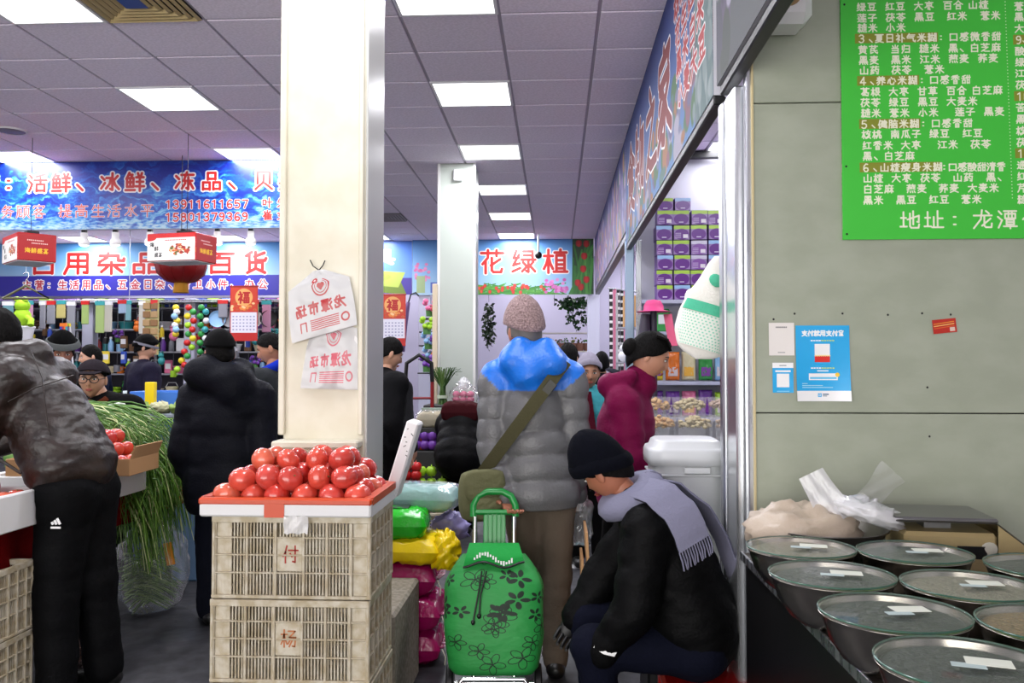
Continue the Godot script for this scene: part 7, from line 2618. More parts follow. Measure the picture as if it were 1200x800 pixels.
func hand_into(mb: MB, w: Vector3, d: Vector3, palm: Vector3, s: float, curl: float, thumb: float, skin: Color) -> void:
	# d runs from the wrist to the knuckles, palm is the way the palm faces, thumb = +1 or -1 picks the side
	mb.col = lin(skin)
	d = d.normalized()
	palm = (palm - d * palm.dot(d)).normalized()
	var x := d.cross(palm) * thumb
	mb.ball(w + d * 0.045 * s, V(0.040, 0.052, 0.017) * s, 12, 8, Basis(x, d, x.cross(d)))
	mb.tube([w - d * 0.03 * s, w + d * 0.02 * s], [0.025 * s, 0.026 * s], 10)
	for k in 4:
		var a := w + d * 0.082 * s + x * (0.030 - k * 0.020) * s
		var L: float = [0.072, 0.080, 0.074, 0.058][k] * s
		var p := [a - d * 0.015 * s, a]
		var dir := d
		var q := a
		for n in 3:
			dir = (dir + palm * curl * [0.55, 0.8, 0.8][n]).normalized()
			q += dir * L * [0.45, 0.32, 0.23][n]
			p.append(q)
		mb.tube(p, [0.0095 * s, 0.0095 * s, 0.0088 * s, 0.008 * s, 0.006 * s], 8)
	var t0 := w + d * 0.025 * s + x * 0.030 * s
	var t1 := t0 + (d * 0.6 + x * 0.8 + palm * 0.25).normalized() * 0.042 * s
	var t2 := t1 + (d * 0.8 + x * 0.25 + palm * (0.3 + curl * 0.5)).normalized() * 0.034 * s
	mb.tube([t0, t1, t2], [0.013 * s, 0.0105 * s, 0.007 * s], 8)


# joints in the world; the person stands or sits at the base
func person(label: String, base: Vector3, J: Dictionary, o: Dictionary) -> Node3D:
	var t := thing("person", label, "person", base)
	for k in J:
		J[k] = (J[k] as Vector3) - base
	var side: Vector3 = (J.shR - J.shL).normalized()
	var skin: Color = o.get("skin", SKIN)
	var hs: float = o.get("head", 1.0)
	if not o.has("cut") and J.che.y - J.pel.y > 0.25 and absf(J.che.x - J.pel.x) < 0.08:
		o["cut"] = J.pel.y - 0.12
	var fdir: Vector3 = o.get("look", Vector3(0, 0, -1))
	var hup: Vector3 = o.get("headup", Vector3.UP)
	var cell: float = o.get("cell", 0.02)
	# the body itself
	var b := Blob.new()
	b.cap(J.pel, J.che, 0.10, 0.11, 0.06, side, 1.3)
	b.cap(J.che, J.nck, 0.09, 0.05, 0.06)
	b.cap(J.nck, J.hd, 0.050, 0.048, 0.02)
	b.cap(J.shL, J.shR, 0.05, 0.05, 0.06)
	for k in ["L", "R"]:
		b.cap(J["sh" + k], J["el" + k], 0.046, 0.036, 0.03)
		b.cap(J["el" + k], J["wr" + k], 0.036, 0.026, 0.02)
		b.cap(J["hip" + k], J["kn" + k], 0.075, 0.052, 0.05)
		b.cap(J["kn" + k], J["an" + k], 0.050, 0.036, 0.03)
	var body := MB.new()
	var sk := lin(skin)
	b.into(body, 0.024, func(_p: Vector3) -> Color: return sk)
	head_into(body, J.hd, fdir, hup, hs, skin)
	for k in ["L", "R"]:
		var dv: Vector3 = o.get("hand" + k, (J["wr" + k] - J["el" + k]))
		hand_into(body, J["wr" + k], dv, o.get("palm" + k, side * (1.0 if k == "L" else -1.0)), o.get("hands", 1.0), o.get("curl", 0.45), 1.0 if k == "L" else -1.0, o.get("handcol", skin))
	put("body", body, M["skin"], t)
	# trousers
	var tr: float = o.get("leg", 1.0)
	var q := Blob.new()
	q.cap(J.hipL, J.hipR, 0.108 * tr, 0.108 * tr, 0.05)
	q.cap(J.pel, J.pel + (J.che - J.pel) * 0.05, 0.105, 0.10, 0.05, side, 1.25)
	for k in ["L", "R"]:
		q.cap(J["hip" + k], J["kn" + k], 0.100 * tr, 0.078 * tr, 0.05)
		q.cap(J["kn" + k], J["an" + k], 0.078 * tr, 0.068 * tr, 0.03)
	var m := MB.new()
	q.into(m, cell * 1.15, plain_white, 0.008, 6.0, noise)
	put("trousers", m, o.trousers, t)
	# coat
	var r: float = o.get("bulk", 1.0)
	var qd: float = o.get("quilt", 0.0)
	var qa: float = o.get("puff", 0.0)
	var wide: float = o.get("wide", 1.38)
	var hem: Vector3 = J.get("hem", J.pel)
	q = Blob.new()
	q.clip = o.get("cut", -9.0)
	q.cap(hem, J.che, o.get("hemr", 0.135) * r, 0.138 * r, 0.05, side, wide, qd, qa)
	q.cap(J.che, J.nck, 0.125 * r, 0.062, 0.06)
	q.cap(J.shL, J.shR, 0.082 * r, 0.082 * r, 0.06)
	for k in ["L", "R"]:
		q.cap(J["sh" + k], J["el" + k], 0.078 * r, 0.068 * r, o.get("crease", 0.02), Vector3.ZERO, 1.0, qd * 0.9, qa * 0.8)
		q.cap(J["el" + k], J["wr" + k], 0.068 * r, 0.050 * r, 0.014, Vector3.ZERO, 1.0, qd * 0.9, qa * 0.8)
	for e in o.get("extra", []):
		q.cap(e[0] - base, e[1] - base, e[2], e[3], e[4])
	m = MB.new()
	var cf: Callable = o.get("tint", plain_white)
	q.into(m, cell, cf, o.get("wrinkle", 0.007), 8.0, noise)
	put("coat", m, o.coat, t)
	# shoes
	for k in ["L", "R"]:
		var fw: Vector3 = o.get("feet", Vector3(fdir.x, 0, fdir.z).normalized())
		var a: Vector3 = J["an" + k]
		m = MB.new()
		var s := Blob.new()
		s.cap(V(a.x, 0.045, a.z) - fw * 0.04, V(a.x, 0.042, a.z) + fw * 0.13, 0.044, 0.038, 0.02, Vector3.UP, 0.95)
		s.cap(V(a.x, 0.06, a.z), V(a.x, 0.11, a.z), 0.045, 0.042, 0.02)
		s.into(m, 0.012, plain_white)
		put("shoe", m, o.get("shoes", mat("black_shoe", Color(0.03, 0.03, 0.03), 0.4)), t)
	# hair and hat
	if o.get("hair", true):
		var hr: Array = o.get("hairline", [0.95, 1.75, 2.2])
		put("hair", shell(J.hd, fdir, hup, V(0.083, 0.125, 0.108) * hs * o.get("hairscale", 1.0), hr[0], hr[1], hr[2], o.get("hairrough", 0.06)), o.get("haircol", M["hair"]), t)
	return t


func standing(at: Vector3, turn: float, h: float, lean := 0.0) -> Dictionary:
	# an upright pose facing -z before turning; h is the height
	var s := h / 1.70
	var J := {"pel": V(0, 0.92, 0), "che": V(0, 1.26, -0.01), "nck": V(0, 1.42, 0), "hd": V(0, 1.575, -0.02), "shL": V(-0.19, 1.36, 0), "shR": V(0.19, 1.36, 0), "elL": V(-0.25, 1.09, 0.03), "elR": V(0.25, 1.09, 0.03), "wrL": V(-0.22, 0.88, -0.10), "wrR": V(0.22, 0.88, -0.10), "hipL": V(-0.09, 0.90, 0), "hipR": V(0.09, 0.90, 0), "knL": V(-0.10, 0.50, -0.02), "knR": V(0.10, 0.50, -0.02), "anL": V(-0.10, 0.09, 0.02), "anR": V(0.10, 0.09, 0.02)}
	var b := Basis(Vector3.UP, turn)
	for k in J:
		var p: Vector3 = J[k] * s
		p.z -= lean * maxf(p.y - 0.9 * s, 0.0)
		J[k] = at + b * p
	return J


func beanie(t: Node3D, o: Vector3, f: Vector3, up: Vector3, s: float, mt: Material, slouch := 1.0, called := "knit_hat", cuff := true) -> void:
	var hat := put(called, shell(o, f, up, V(0.092, 0.135 * slouch, 0.115) * s, 1.10, 1.45, 1.75, 0.03, 0.9), mt, t)
	if not cuff:
		return
	var mb := MB.new()
	mb.T = Transform3D(Basis.looking_at(f, up), o)
	var rows := []
	for i in 6:
		var row := PackedVector3Array()
		for j in 48:
			var az := TAU * j / 48.0
			var c := cos(az)
			var e := 1.45 + (1.10 - 1.45) * pow(maxf(c, 0.0), 1.6) + (1.75 - 1.45) * pow(maxf(-c, 0.0), 1.2)
			var th := e - 0.33 + 0.36 * i / 5.0
			var k := 1.03 + 0.05 * sin(PI * i / 5.0) + 0.012 * sin(j * PI / 2.0 * 1.0)
			row.append(V(sin(th) * sin(az) * 0.092, cos(th) * 0.135, -sin(th) * c * 0.115) * s * k)
		rows.append(row)
	mb.grid(rows, true)
	put("cuff", mb, mt, hat)


func build_people() -> void:
	grey_man()
	seated_man()
	leather_man()
	navy_man()
	magenta_woman()
	bending_person()
	other_people()


func grey_man() -> void:
	var base := V(-0.09, 0, -4.12)
	var J := {"pel": V(-0.09, 0.90, -4.10), "che": V(-0.115, 1.24, -4.12), "nck": V(-0.125, 1.45, -4.13), "hd": V(-0.155, 1.615, -4.16), "shL": V(-0.285, 1.395, -4.12), "shR": V(0.060, 1.395, -4.12), "elL": V(-0.300, 1.07, -4.07), "wrL": V(-0.235, 0.845, -3.98), "elR": V(0.085, 1.06, -4.10), "wrR": V(0.085, 0.83, -4.20), "hipL": V(-0.17, 0.86, -4.11), "hipR": V(0.0, 0.86, -4.11), "knL": V(-0.155, 0.46, -4.15), "knR": V(0.0, 0.46, -4.10), "anL": V(-0.15, 0.08, -4.18), "anR": V(-0.005, 0.08, -4.05), "hem": V(-0.095, 0.80, -4.10)}
	var mt := cloth("grey_puffer", Color.WHITE, 0.42, 0.0)
	var blue := lin(Color(0.08, 0.42, 0.82))
	var grey := lin(Color(0.37, 0.37, 0.375))
	var yoke := func(p: Vector3) -> Color:
		# printed yoke: blue above a line that sags in the middle
		return blue if p.y > 1.335 + 0.9 * maxf(absf(p.x + 0.025) - 0.15, 0.0) else grey
	var hood := [[V(-0.20, 1.47, -4.03), V(-0.02, 1.46, -4.02), 0.066, 0.070, 0.04], [V(-0.22, 1.50, -4.12), V(-0.17, 1.53, -4.06), 0.05, 0.062, 0.04], [V(0.0, 1.48, -4.12), V(-0.05, 1.52, -4.06), 0.052, 0.066, 0.04], [V(-0.12, 1.40, -4.0), V(-0.10, 1.36, -4.0), 0.075, 0.05, 0.05]]
	var t := person("man from behind in grey quilted jacket with blue shoulders", base, J, {"coat": mt, "tint": yoke, "trousers": cloth("taupe_trousers", Color(0.36, 0.32, 0.28), 0.85), "hemr": 0.172, "cut": 0.785, "crease": 0.012, "bulk": 1.03, "quilt": 0.115, "puff": 0.016, "cell": 0.0105, "extra": hood, "wide": 1.12, "look": V(-0.45, -0.05, -1).normalized(), "hairline": [0.9, 1.7, 2.1], "haircol": mat("grey_hair", Color(0.4, 0.38, 0.36), 0.6), "handL": V(0.03, -0.05, 0.06), "palmL": V(0.4, 0.2, 0.6), "curl": 0.85, "skin": Color(0.70, 0.46, 0.36), "wrinkle": 0.004, "leg": 0.90, "feet": V(0, 0, -1)})
	beanie(t, V(-0.155, 1.635, -4.16) - base, V(-0.45, -0.05, -1).normalized(), V(0.0, 1, 0.12).normalized(), 1.10, mauve_knit(), 1.12, "knit_hat", false)
	# the belt of the shoulder bag lies on the back
	var strap := MB.new()
	var path := []
	var half := []
	for i in 15:
		var f := i / 14.0
		var x := lerpf(0.045, -0.36, f) - 0.0
		var y := lerpf(1.475, 0.93, f)
		var z := -3.945 + 0.06 * pow(absf(f - 0.45) * 2.0, 2.0) * -1.0 + (0.012 if f > 0.2 else -0.05 * (0.2 - f) * 5.0)
		path.append(V(x, y, z + 0.012) - base)
		half.append(V(0.024, -0.018, 0.0))
	strap.strip(path, half, 0.005)
	var bag := thing("shoulder_bag", "olive canvas shoulder bag hanging at the man's left hip", "bag", V(-0.355, 0.73, -4.0), 0.35)
	var olive := cloth("olive_canvas", Color(0.40, 0.40, 0.29), 0.85)
	put("pouch", pillow(V(0.23, 0.13, 0.26), 71.0, 0.012, 2.6), olive, bag, V(0, 0.12, 0.075), Basis(Vector3.RIGHT, -PI / 2) * Basis(Vector3(0, 0, 1), 0.0))
	put("flap", pillow(V(0.21, 0.05, 0.16), 73.0, 0.006, 3.0), olive, bag, V(0, 0.175, 0.11), Basis(Vector3.RIGHT, -PI / 2))
	put("pocket", pillow(V(0.15, 0.05, 0.12), 74.0, 0.006, 3.0), olive, bag, V(0.01, 0.075, 0.12), Basis(Vector3.RIGHT, -PI / 2))
	put("badge", boxmb(V(0.02, 0.07, 0.118), V(0.022, 0.028, 0.003), 0.001), mat("dark_badge", Color(0.15, 0.15, 0.12), 0.5), bag)
	var st := put("strap", strap, cloth("olive_strap", Color(0.28, 0.27, 0.19), 0.85), bag)
	st.global_transform = Transform3D(Basis(), base)
	var bk := put("buckle", boxmb(V(-0.033, 1.352, -3.932), V(0.066, 0.045, 0.008), 0.003, Basis(Vector3(0, 0, 1), 0.9)), M["dark_badge"], bag)
	bk.global_transform = Transform3D()
	# thin bag in his right hand
	var pb := thing("plastic_bag", "clear plastic bag in the right hand of the man in grey", "bag", V(0.115, 0.58, -4.26))
	put("bag_film", crumple(V(0, 0.10, 0), V(0.05, 0.13, 0.07), 0.03, 8.0, 81), M["film"], pb)
	put("handles", crumple(V(-0.01, 0.20, 0.02), V(0.02, 0.05, 0.02), 0.01, 8.0, 82), M["milky_film"], pb)


func mauve_knit() -> StandardMaterial3D:
	var m := cloth("mauve_knit", Color(0.66, 0.57, 0.57), 0.95, 0.4)
	m.albedo_texture = noise_tex(0.12, Color(0.68, 0.66, 0.66), Color.WHITE, 2, 256, 91)
	m.normal_scale = 1.2
	m.uv1_scale = Vector3(3, 3, 3)
	return m


func seated_man() -> void:
	var base := V(0.46, 0, -3.32)
	var J := {"pel": V(0.535, 0.42, -3.32), "che": V(0.42, 0.76, -3.34), "nck": V(0.29, 0.935, -3.34), "hd": V(0.195, 1.045, -3.36), "shL": V(0.33, 0.85, -3.18), "shR": V(0.38, 0.87, -3.50), "elL": V(0.285, 0.585, -3.12), "wrL": V(0.165, 0.42, -3.16), "elR": V(0.20, 0.62, -3.52), "wrR": V(0.08, 0.45, -3.46), "hipL": V(0.52, 0.40, -3.22), "hipR": V(0.52, 0.40, -3.42), "knL": V(0.13, 0.42, -3.20), "knR": V(0.12, 0.44, -3.46), "anL": V(0.20, 0.085, -3.22), "anR": V(0.17, 0.085, -3.48), "hem": V(0.53, 0.46, -3.32)}
	var look := V(-0.72, -0.55, -0.55).normalized()
	var up := V(-0.45, 0.88, -0.1).normalized()
	var coat := cloth("black_nylon", Color(0.03, 0.031, 0.035), 0.6, 0.1)
	var t := person("man sitting low in black jacket, lilac scarf and navy hat", base, J, {"coat": coat, "trousers": cloth("navy_trousers", Color(0.045, 0.055, 0.11), 0.85), "bulk": 1.12, "cell": 0.013, "wide": 1.22, "look": look, "headup": up, "quilt": 0.16, "puff": 0.010, "wrinkle": 0.010, "handcol": Color(0.03, 0.03, 0.035), "hemr": 0.155, "leg": 0.95, "skin": Color(0.66, 0.42, 0.32), "hairline": [1.0, 1.6, 2.2], "feet": V(-1, 0, -0.1), "curl": 0.95})
	beanie(t, V(0.183, 1.035, -3.365) - base, look, up, 1.10, cloth("navy_knit", Color(0.028, 0.034, 0.065), 0.95, 0.3), 1.25)
	# reflective cuff band
	var m := MB.new()
	var w: Vector3 = V(0.182, 0.445, -3.155) - base
	m.tube([w + V(-0.012, -0.018, 0.0), w + V(0.012, 0.016, 0.0)], 0.060, 14, false)
	put("cuff_band", m, coat, t)
	m = MB.new()
	m.strip([w + V(-0.045, 0.005, 0.044), w + V(-0.01, -0.012, 0.063), w + V(0.028, -0.022, 0.056)], [V(0.0045, 0.008, 0)], 0.003)
	put("reflective_strip", m, paint(Color(0.97, 0.97, 0.97), 0.3), t)
	# scarf: a wrap round the neck and two ends over the back
	var lil := cloth("lilac_scarf", Color(0.47, 0.47, 0.55), 0.95, 0.4)
	var sc := thing("scarf", "lilac-grey fringed scarf round the seated man's neck", "scarf", V(0.29, 0.9, -3.34))
	var so := sc.position
	m = MB.new()
	var ring := []
	for i in 17:
		var a := TAU * i / 16.0
		ring.append(V(0.285 + cos(a) * 0.075, 0.955 + cos(a) * 0.045 - 0.01 * sin(a), -3.345 + sin(a) * 0.115) - so)
	m.tube(ring, 0.045, 10, true, 1.3)
	put("neck_wrap", m, lil, sc)
	var ends := [[[V(0.30, 0.995, -3.25), V(0.38, 0.985, -3.16), V(0.44, 0.93, -3.12), V(0.475, 0.865, -3.10), V(0.49, 0.815, -3.095)], V(0.055, 0.028, -0.02)], [[V(0.35, 1.0, -3.40), V(0.46, 0.99, -3.36), V(0.56, 0.91, -3.33), V(0.63, 0.79, -3.31), V(0.675, 0.655, -3.30)], V(0.012, 0.012, 0.06)]]
	for e in ends:
		m = MB.new()
		var p := []
		for i in 13:
			var f := i / 12.0 * 4.0
			var k := mini(int(f), 3)
			p.append((e[0][k] as Vector3).lerp(e[0][k + 1], f - k) - so + V(0, 0.004 * sin(i * 1.1), 0))
		m.strip(p, [e[1]], 0.014)
		var en := put("scarf_end", m, lil, sc)
		m = MB.new()
		var tip: Vector3 = p[12]
		var d: Vector3 = (p[12] - p[10]).normalized()
		for i in 13:
			var s0: Vector3 = tip + (e[1] as Vector3) * (i / 6.0 - 1.0)
			m.tube([s0, s0 + d * 0.03 + V(0, -0.004, 0.002), s0 + d * 0.045 + V(0.004 * sin(i * 2.0), -0.02, 0)], 0.0032, 4)
		put("fringe", m, lil, en)
	# stool
	var stl := thing("red_stool", "red plastic stool under the seated man", "stool", V(0.55, 0, -3.30))
	put("seat", boxmb(V(0, 0.275, 0), V(0.32, 0.04, 0.30), 0.012), mat("red_plastic", Color(0.55, 0.05, 0.05), 0.3), stl)
	for x in [-1.0, 1.0]:
		for z in [-1.0, 1.0]:
			put("leg", boxmb(V(0.13 * x, 0.13, 0.12 * z), V(0.045, 0.26, 0.045), 0.006), M["red_plastic"], stl)
	# cardboard leaning behind him
	var cb := thing("cardboard_sheet", "torn cardboard sheet standing left of the seated man", "cardboard", V(0.15, 0, -3.95))
	put("sheet", boxmb(V(0, 0.42, 0), V(0.012, 0.60, 0.30), 0.002, Basis(Vector3(0, 0, 1), 0.06)), M["cardboard"], cb)
	put("sheet", boxmb(V(-0.03, 0.30, 0.02), V(0.012, 0.60, 0.26), 0.002, Basis(Vector3(0, 0, 1), 0.02)), M["cardboard"], cb)
	build_bucket()


func build_bucket() -> void:
	var t := thing("white_bin", "tall white plastic bin with lid behind the seated man", "bin", V(0.555, 0.45, -3.76))
	var pl := mat("bin_white", Color(0.76, 0.77, 0.78), 0.35)
	var m := MB.new()
	var rows := []
	for i in 8:
		var f := i / 7.0
		var r := PackedVector3Array()
		var h := lerpf(0.128, 0.150, f)
		for j in 32:
			var a := TAU * j / 32.0
			var c := V(cos(a), 0, -sin(a))
			var k := 1.0 / pow(pow(absf(c.x), 6.0) + pow(absf(c.z), 6.0), 1.0 / 6.0)
			r.append(V(c.x * k * h, f * 0.60, c.z * k * h))
		rows.append(r)
	m.grid(rows, true)
	put("bin_wall", m, pl, t)
	m = MB.new()
	rows = []
	for a in [[0.600, 0.158], [0.585, 0.166], [0.615, 0.168], [0.640, 0.167], [0.655, 0.160], [0.660, 0.146], [0.682, 0.138], [0.690, 0.125], [0.691, 0.0]]:
		var r := PackedVector3Array()
		for j in 32:
			var an := TAU * j / 32.0
			var c := V(cos(an), 0, -sin(an))
			var k := 1.0 / pow(pow(absf(c.x), 7.0) + pow(absf(c.z), 7.0), 1.0 / 7.0)
			r.append(V(c.x * k * a[1], a[0], c.z * k * a[1]))
		rows.append(r)
	m.grid(rows, true)
	put("lid", m, pl, t)
	put("handle_lug", boxmb(V(0.03, 0.566, 0.156), V(0.11, 0.028, 0.02), 0.004), pl, t)
	put("rib", boxmb(V(0, 0.545, 0.0), V(0.312, 0.01, 0.312), 0.003), pl, t)
	var s := thing("bin_stand", "dark crate carrying the tall white bin", "crate", V(0.555, 0, -3.76))
	put("crate_body", boxmb(V(0, 0.225, 0), V(0.36, 0.45, 0.34), 0.01), M["dark_metal"], s)
	put("red_band", boxmb(V(0.182, 0.40, 0.0), V(0.006, 0.10, 0.3), 0.002), M["red_plastic"], s)
	put("green_band", boxmb(V(0.182, 0.22, 0.0), V(0.006, 0.22, 0.3), 0.002), paint(Color(0.1, 0.45, 0.12), 0.4), s)


func leather_man() -> void:
	var base := V(-2.14, 0, -3.72)
	var J := {"pel": V(-2.14, 0.93, -3.72), "che": V(-2.30, 1.24, -3.74), "nck": V(-2.45, 1.47, -3.76), "hd": V(-2.56, 1.60, -3.80), "shL": V(-2.36, 1.40, -3.57), "shR": V(-2.36, 1.40, -3.93), "elL": V(-2.46, 1.12, -3.52), "wrL": V(-2.64, 1.02, -3.52), "elR": V(-2.52, 1.14, -3.98), "wrR": V(-2.72, 1.04, -3.94), "hipL": V(-2.135, 0.90, -3.64), "hipR": V(-2.125, 0.90, -3.80), "knL": V(-2.16, 0.48, -3.62), "knR": V(-2.09, 0.48, -3.80), "anL": V(-2.14, 0.085, -3.60), "anR": V(-2.05, 0.085, -3.82), "hem": V(-2.16, 1.02, -3.72)}
	var lm := cloth("brown_leather", Color(0.15, 0.092, 0.068), 0.44, 0.0)
	lm.albedo_texture = noise_tex(0.01, Color(0.62, 0.6, 0.58), Color.WHITE, 5, 512, 92)
	lm.normal_texture = noise_tex(0.03, Color.BLACK, Color.WHITE, 5, 512, 93, true, 6.0)
	lm.normal_scale = 0.35
	lm.uv1_scale = Vector3(2.2, 2.2, 2.2)
	var t := person("man in brown leather jacket and black track trousers bending left", base, J, {"coat": lm, "trousers": cloth("black_track", Color(0.032, 0.034, 0.042), 0.7), "bulk": 1.13, "cell": 0.012, "wide": 1.30, "look": V(-1, -0.25, -0.15).normalized(), "headup": V(-0.3, 1, 0).normalized(), "wrinkle": 0.012, "hemr": 0.155, "leg": 1.20, "hairline": [1.0, 1.7, 2.35], "hairrough": 0.08, "feet": V(-1, 0, 0.1), "extra": [[V(-2.43, 1.50, -3.66), V(-2.36, 1.50, -3.76), 0.06, 0.065, 0.04], [V(-2.43, 1.50, -3.86), V(-2.36, 1.50, -3.76), 0.06, 0.065, 0.04], [V(-2.12, 1.0, -3.72), V(-2.24, 1.25, -3.74), 0.11, 0.12, 0.07]]})
	# three slanted bars on the hip
	var m := MB.new()
	var o := V(-2.085, 0.79, -3.485) - base
	for k in 3:
		var h: float = [0.012, 0.020, 0.028][k]
		var x := -0.014 + k * 0.013
		m.box(o + V(x, h * 0.5, 0.0), V(0.009, h, 0.004), Basis(Vector3(0, 0, 1), 0.5))
	m.box(o + V(0.0, -0.012, 0), V(0.042, 0.008, 0.004))
	put("trouser_badge", m, paint(Color(0.92, 0.92, 0.92), 0.4), t)
	# seams of the jacket
	m = MB.new()
	m.tube([V(-2.29, 1.52, -3.62) - base, V(-2.19, 1.40, -3.545) - base, V(-2.16, 1.22, -3.535) - base, V(-2.12, 1.02, -3.545) - base], 0.003, 5)
	m.tube([V(-2.14, 1.41, -3.70) - base, V(-2.22, 1.36, -3.55) - base, V(-2.32, 1.30, -3.515) - base], 0.003, 5)
	put("jacket_seam", m, lm, t)
	put("pocket_welt", boxmb(V(-2.30, 1.03, -3.505) - base, V(0.12, 0.012, 0.012), 0.003, Basis(Vector3(0, 0, 1), -0.55)), lm, t)


func navy_man() -> void:
	var base := V(-1.89, 0, -4.78)
	var J := {"pel": V(-1.88, 0.88, -4.78), "che": V(-1.875, 1.16, -4.79), "nck": V(-1.885, 1.36, -4.80), "hd": V(-1.935, 1.52, -4.83), "shL": V(-2.06, 1.27, -4.79), "shR": V(-1.69, 1.27, -4.79), "elL": V(-2.10, 0.97, -4.74), "wrL": V(-2.065, 0.79, -4.80), "elR": V(-1.645, 0.97, -4.74), "wrR": V(-1.66, 0.82, -4.86), "hipL": V(-1.96, 0.84, -4.78), "hipR": V(-1.80, 0.84, -4.78), "knL": V(-1.965, 0.45, -4.80), "knR": V(-1.80, 0.45, -4.80), "anL": V(-1.96, 0.085, -4.78), "anR": V(-1.80, 0.085, -4.80), "hem": V(-1.88, 0.72, -4.78)}
	var look := V(-0.55, -0.15, -0.8).normalized()
	var t := person("man from behind in long navy hooded parka and black cap", base, J, {"coat": cloth("navy_parka", Color(0.050, 0.055, 0.085), 0.6, 0.2), "trousers": cloth("navy_jeans", Color(0.05, 0.06, 0.10), 0.85), "cut": 0.62, "bulk": 1.16, "cell": 0.015, "wide": 1.28, "quilt": 0.17, "puff": 0.008, "wrinkle": 0.008, "hemr": 0.15, "look": look, "skin": Color(0.62, 0.40, 0.31), "hairline": [0.9, 1.6, 2.1], "extra": [[V(-2.0, 1.41, -4.70), V(-1.80, 1.36, -4.68), 0.085, 0.095, 0.05], [V(-1.98, 1.46, -4.80), V(-1.95, 1.42, -4.70), 0.07, 0.08, 0.04], [V(-1.80, 1.42, -4.80), V(-1.80, 1.36, -4.70), 0.08, 0.10, 0.05], [V(-1.78, 1.30, -4.67), V(-1.72, 1.22, -4.69), 0.07, 0.05, 0.05]], "curl": 0.6})
	var cap := put("cap", shell(V(-1.935, 1.545, -4.83) - base, look, Vector3.UP, V(0.092, 0.125, 0.115), 1.25, 1.4, 1.6, 0.02, 0.92), cloth("black_cap", Color(0.025, 0.025, 0.03), 0.8), t)
	var m := MB.new()
	m.T = Transform3D(Basis.looking_at(look, Vector3.UP), V(-1.935, 1.545, -4.83) - base)
	m.strip([V(0, 0.03, -0.10), V(0, 0.025, -0.13), V(0, 0.012, -0.165)], [V(0.075, 0, 0), V(0.07, 0, 0), V(0.045, 0, 0)], 0.006)
	put("visor", m, M["black_cap"], cap)


func magenta_woman() -> void:
	var base := V(0.36, 0, -4.38)
	var J := {"pel": V(0.34, 0.86, -4.38), "che": V(0.355, 1.16, -4.38), "nck": V(0.40, 1.355, -4.38), "hd": V(0.47, 1.50, -4.37), "shL": V(0.37, 1.27, -4.52), "shR": V(0.33, 1.27, -4.24), "elL": V(0.46, 1.02, -4.56), "wrL": V(0.66, 0.98, -4.52), "elR": V(0.37, 1.0, -4.20), "wrR": V(0.58, 0.93, -4.26), "hipL": V(0.33, 0.83, -4.45), "hipR": V(0.33, 0.83, -4.30), "knL": V(0.29, 0.45, -4.46), "knR": V(0.27, 0.45, -4.30), "anL": V(0.25, 0.085, -4.47), "anR": V(0.24, 0.085, -4.30), "hem": V(0.34, 0.82, -4.38)}
	var look := V(0.92, -0.38, 0.10).normalized()
	var up := V(0.35, 0.93, 0.0).normalized()
	var coat := cloth("magenta_coat", Color(0.40, 0.045, 0.22), 0.6, 0.25)
	var t := person("woman in magenta hooded coat with black hair tied back", base, J, {"coat": coat, "trousers": cloth("black_slacks", Color(0.02, 0.02, 0.022), 0.85), "bulk": 1.02, "cell": 0.013, "wide": 1.25, "wrinkle": 0.008, "look": look, "headup": up, "hemr": 0.14, "skin": Color(0.74, 0.53, 0.43), "hairline": [0.85, 1.6, 2.35], "hairscale": 1.06, "hairrough": 0.05, "leg": 0.85, "feet": V(1, 0, 0), "extra": [[V(0.27, 1.36, -4.46), V(0.25, 1.345, -4.30), 0.045, 0.045, 0.04], [V(0.37, 1.40, -4.28), V(0.27, 1.37, -4.29), 0.035, 0.045, 0.04], [V(0.37, 1.40, -4.48), V(0.27, 1.37, -4.47), 0.035, 0.045, 0.04], [V(0.44, 1.36, -4.38), V(0.42, 1.40, -4.38), 0.07, 0.065, 0.04]]})
	put("hood_lining", shell(V(0.31, 1.40, -4.37) - base, V(-1, 0.5, 0).normalized(), Vector3.UP, V(0.085, 0.03, 0.07), 1.5, 1.5, 1.5), cloth("grey_fleece", Color(0.13, 0.13, 0.17), 0.95), t)
	var m := MB.new()
	m.ball(V(0.378, 1.545, -4.36) - base, V(0.045, 0.05, 0.05), 12, 8)
	put("hair_bun", m, M["hair"], t)
	# fringe of hair over the forehead and cheek
	m = MB.new()
	for i in 9:
		var a := -0.06 + i * 0.015
		var p: Vector3 = V(0.50, 1.60, -4.37 + a) - base
		m.tube([p, p + V(0.055, -0.02, 0), p + V(0.075, -0.075, 0)], [0.012, 0.010, 0.003], 6)
	put("fringe", m, M["hair"], t)


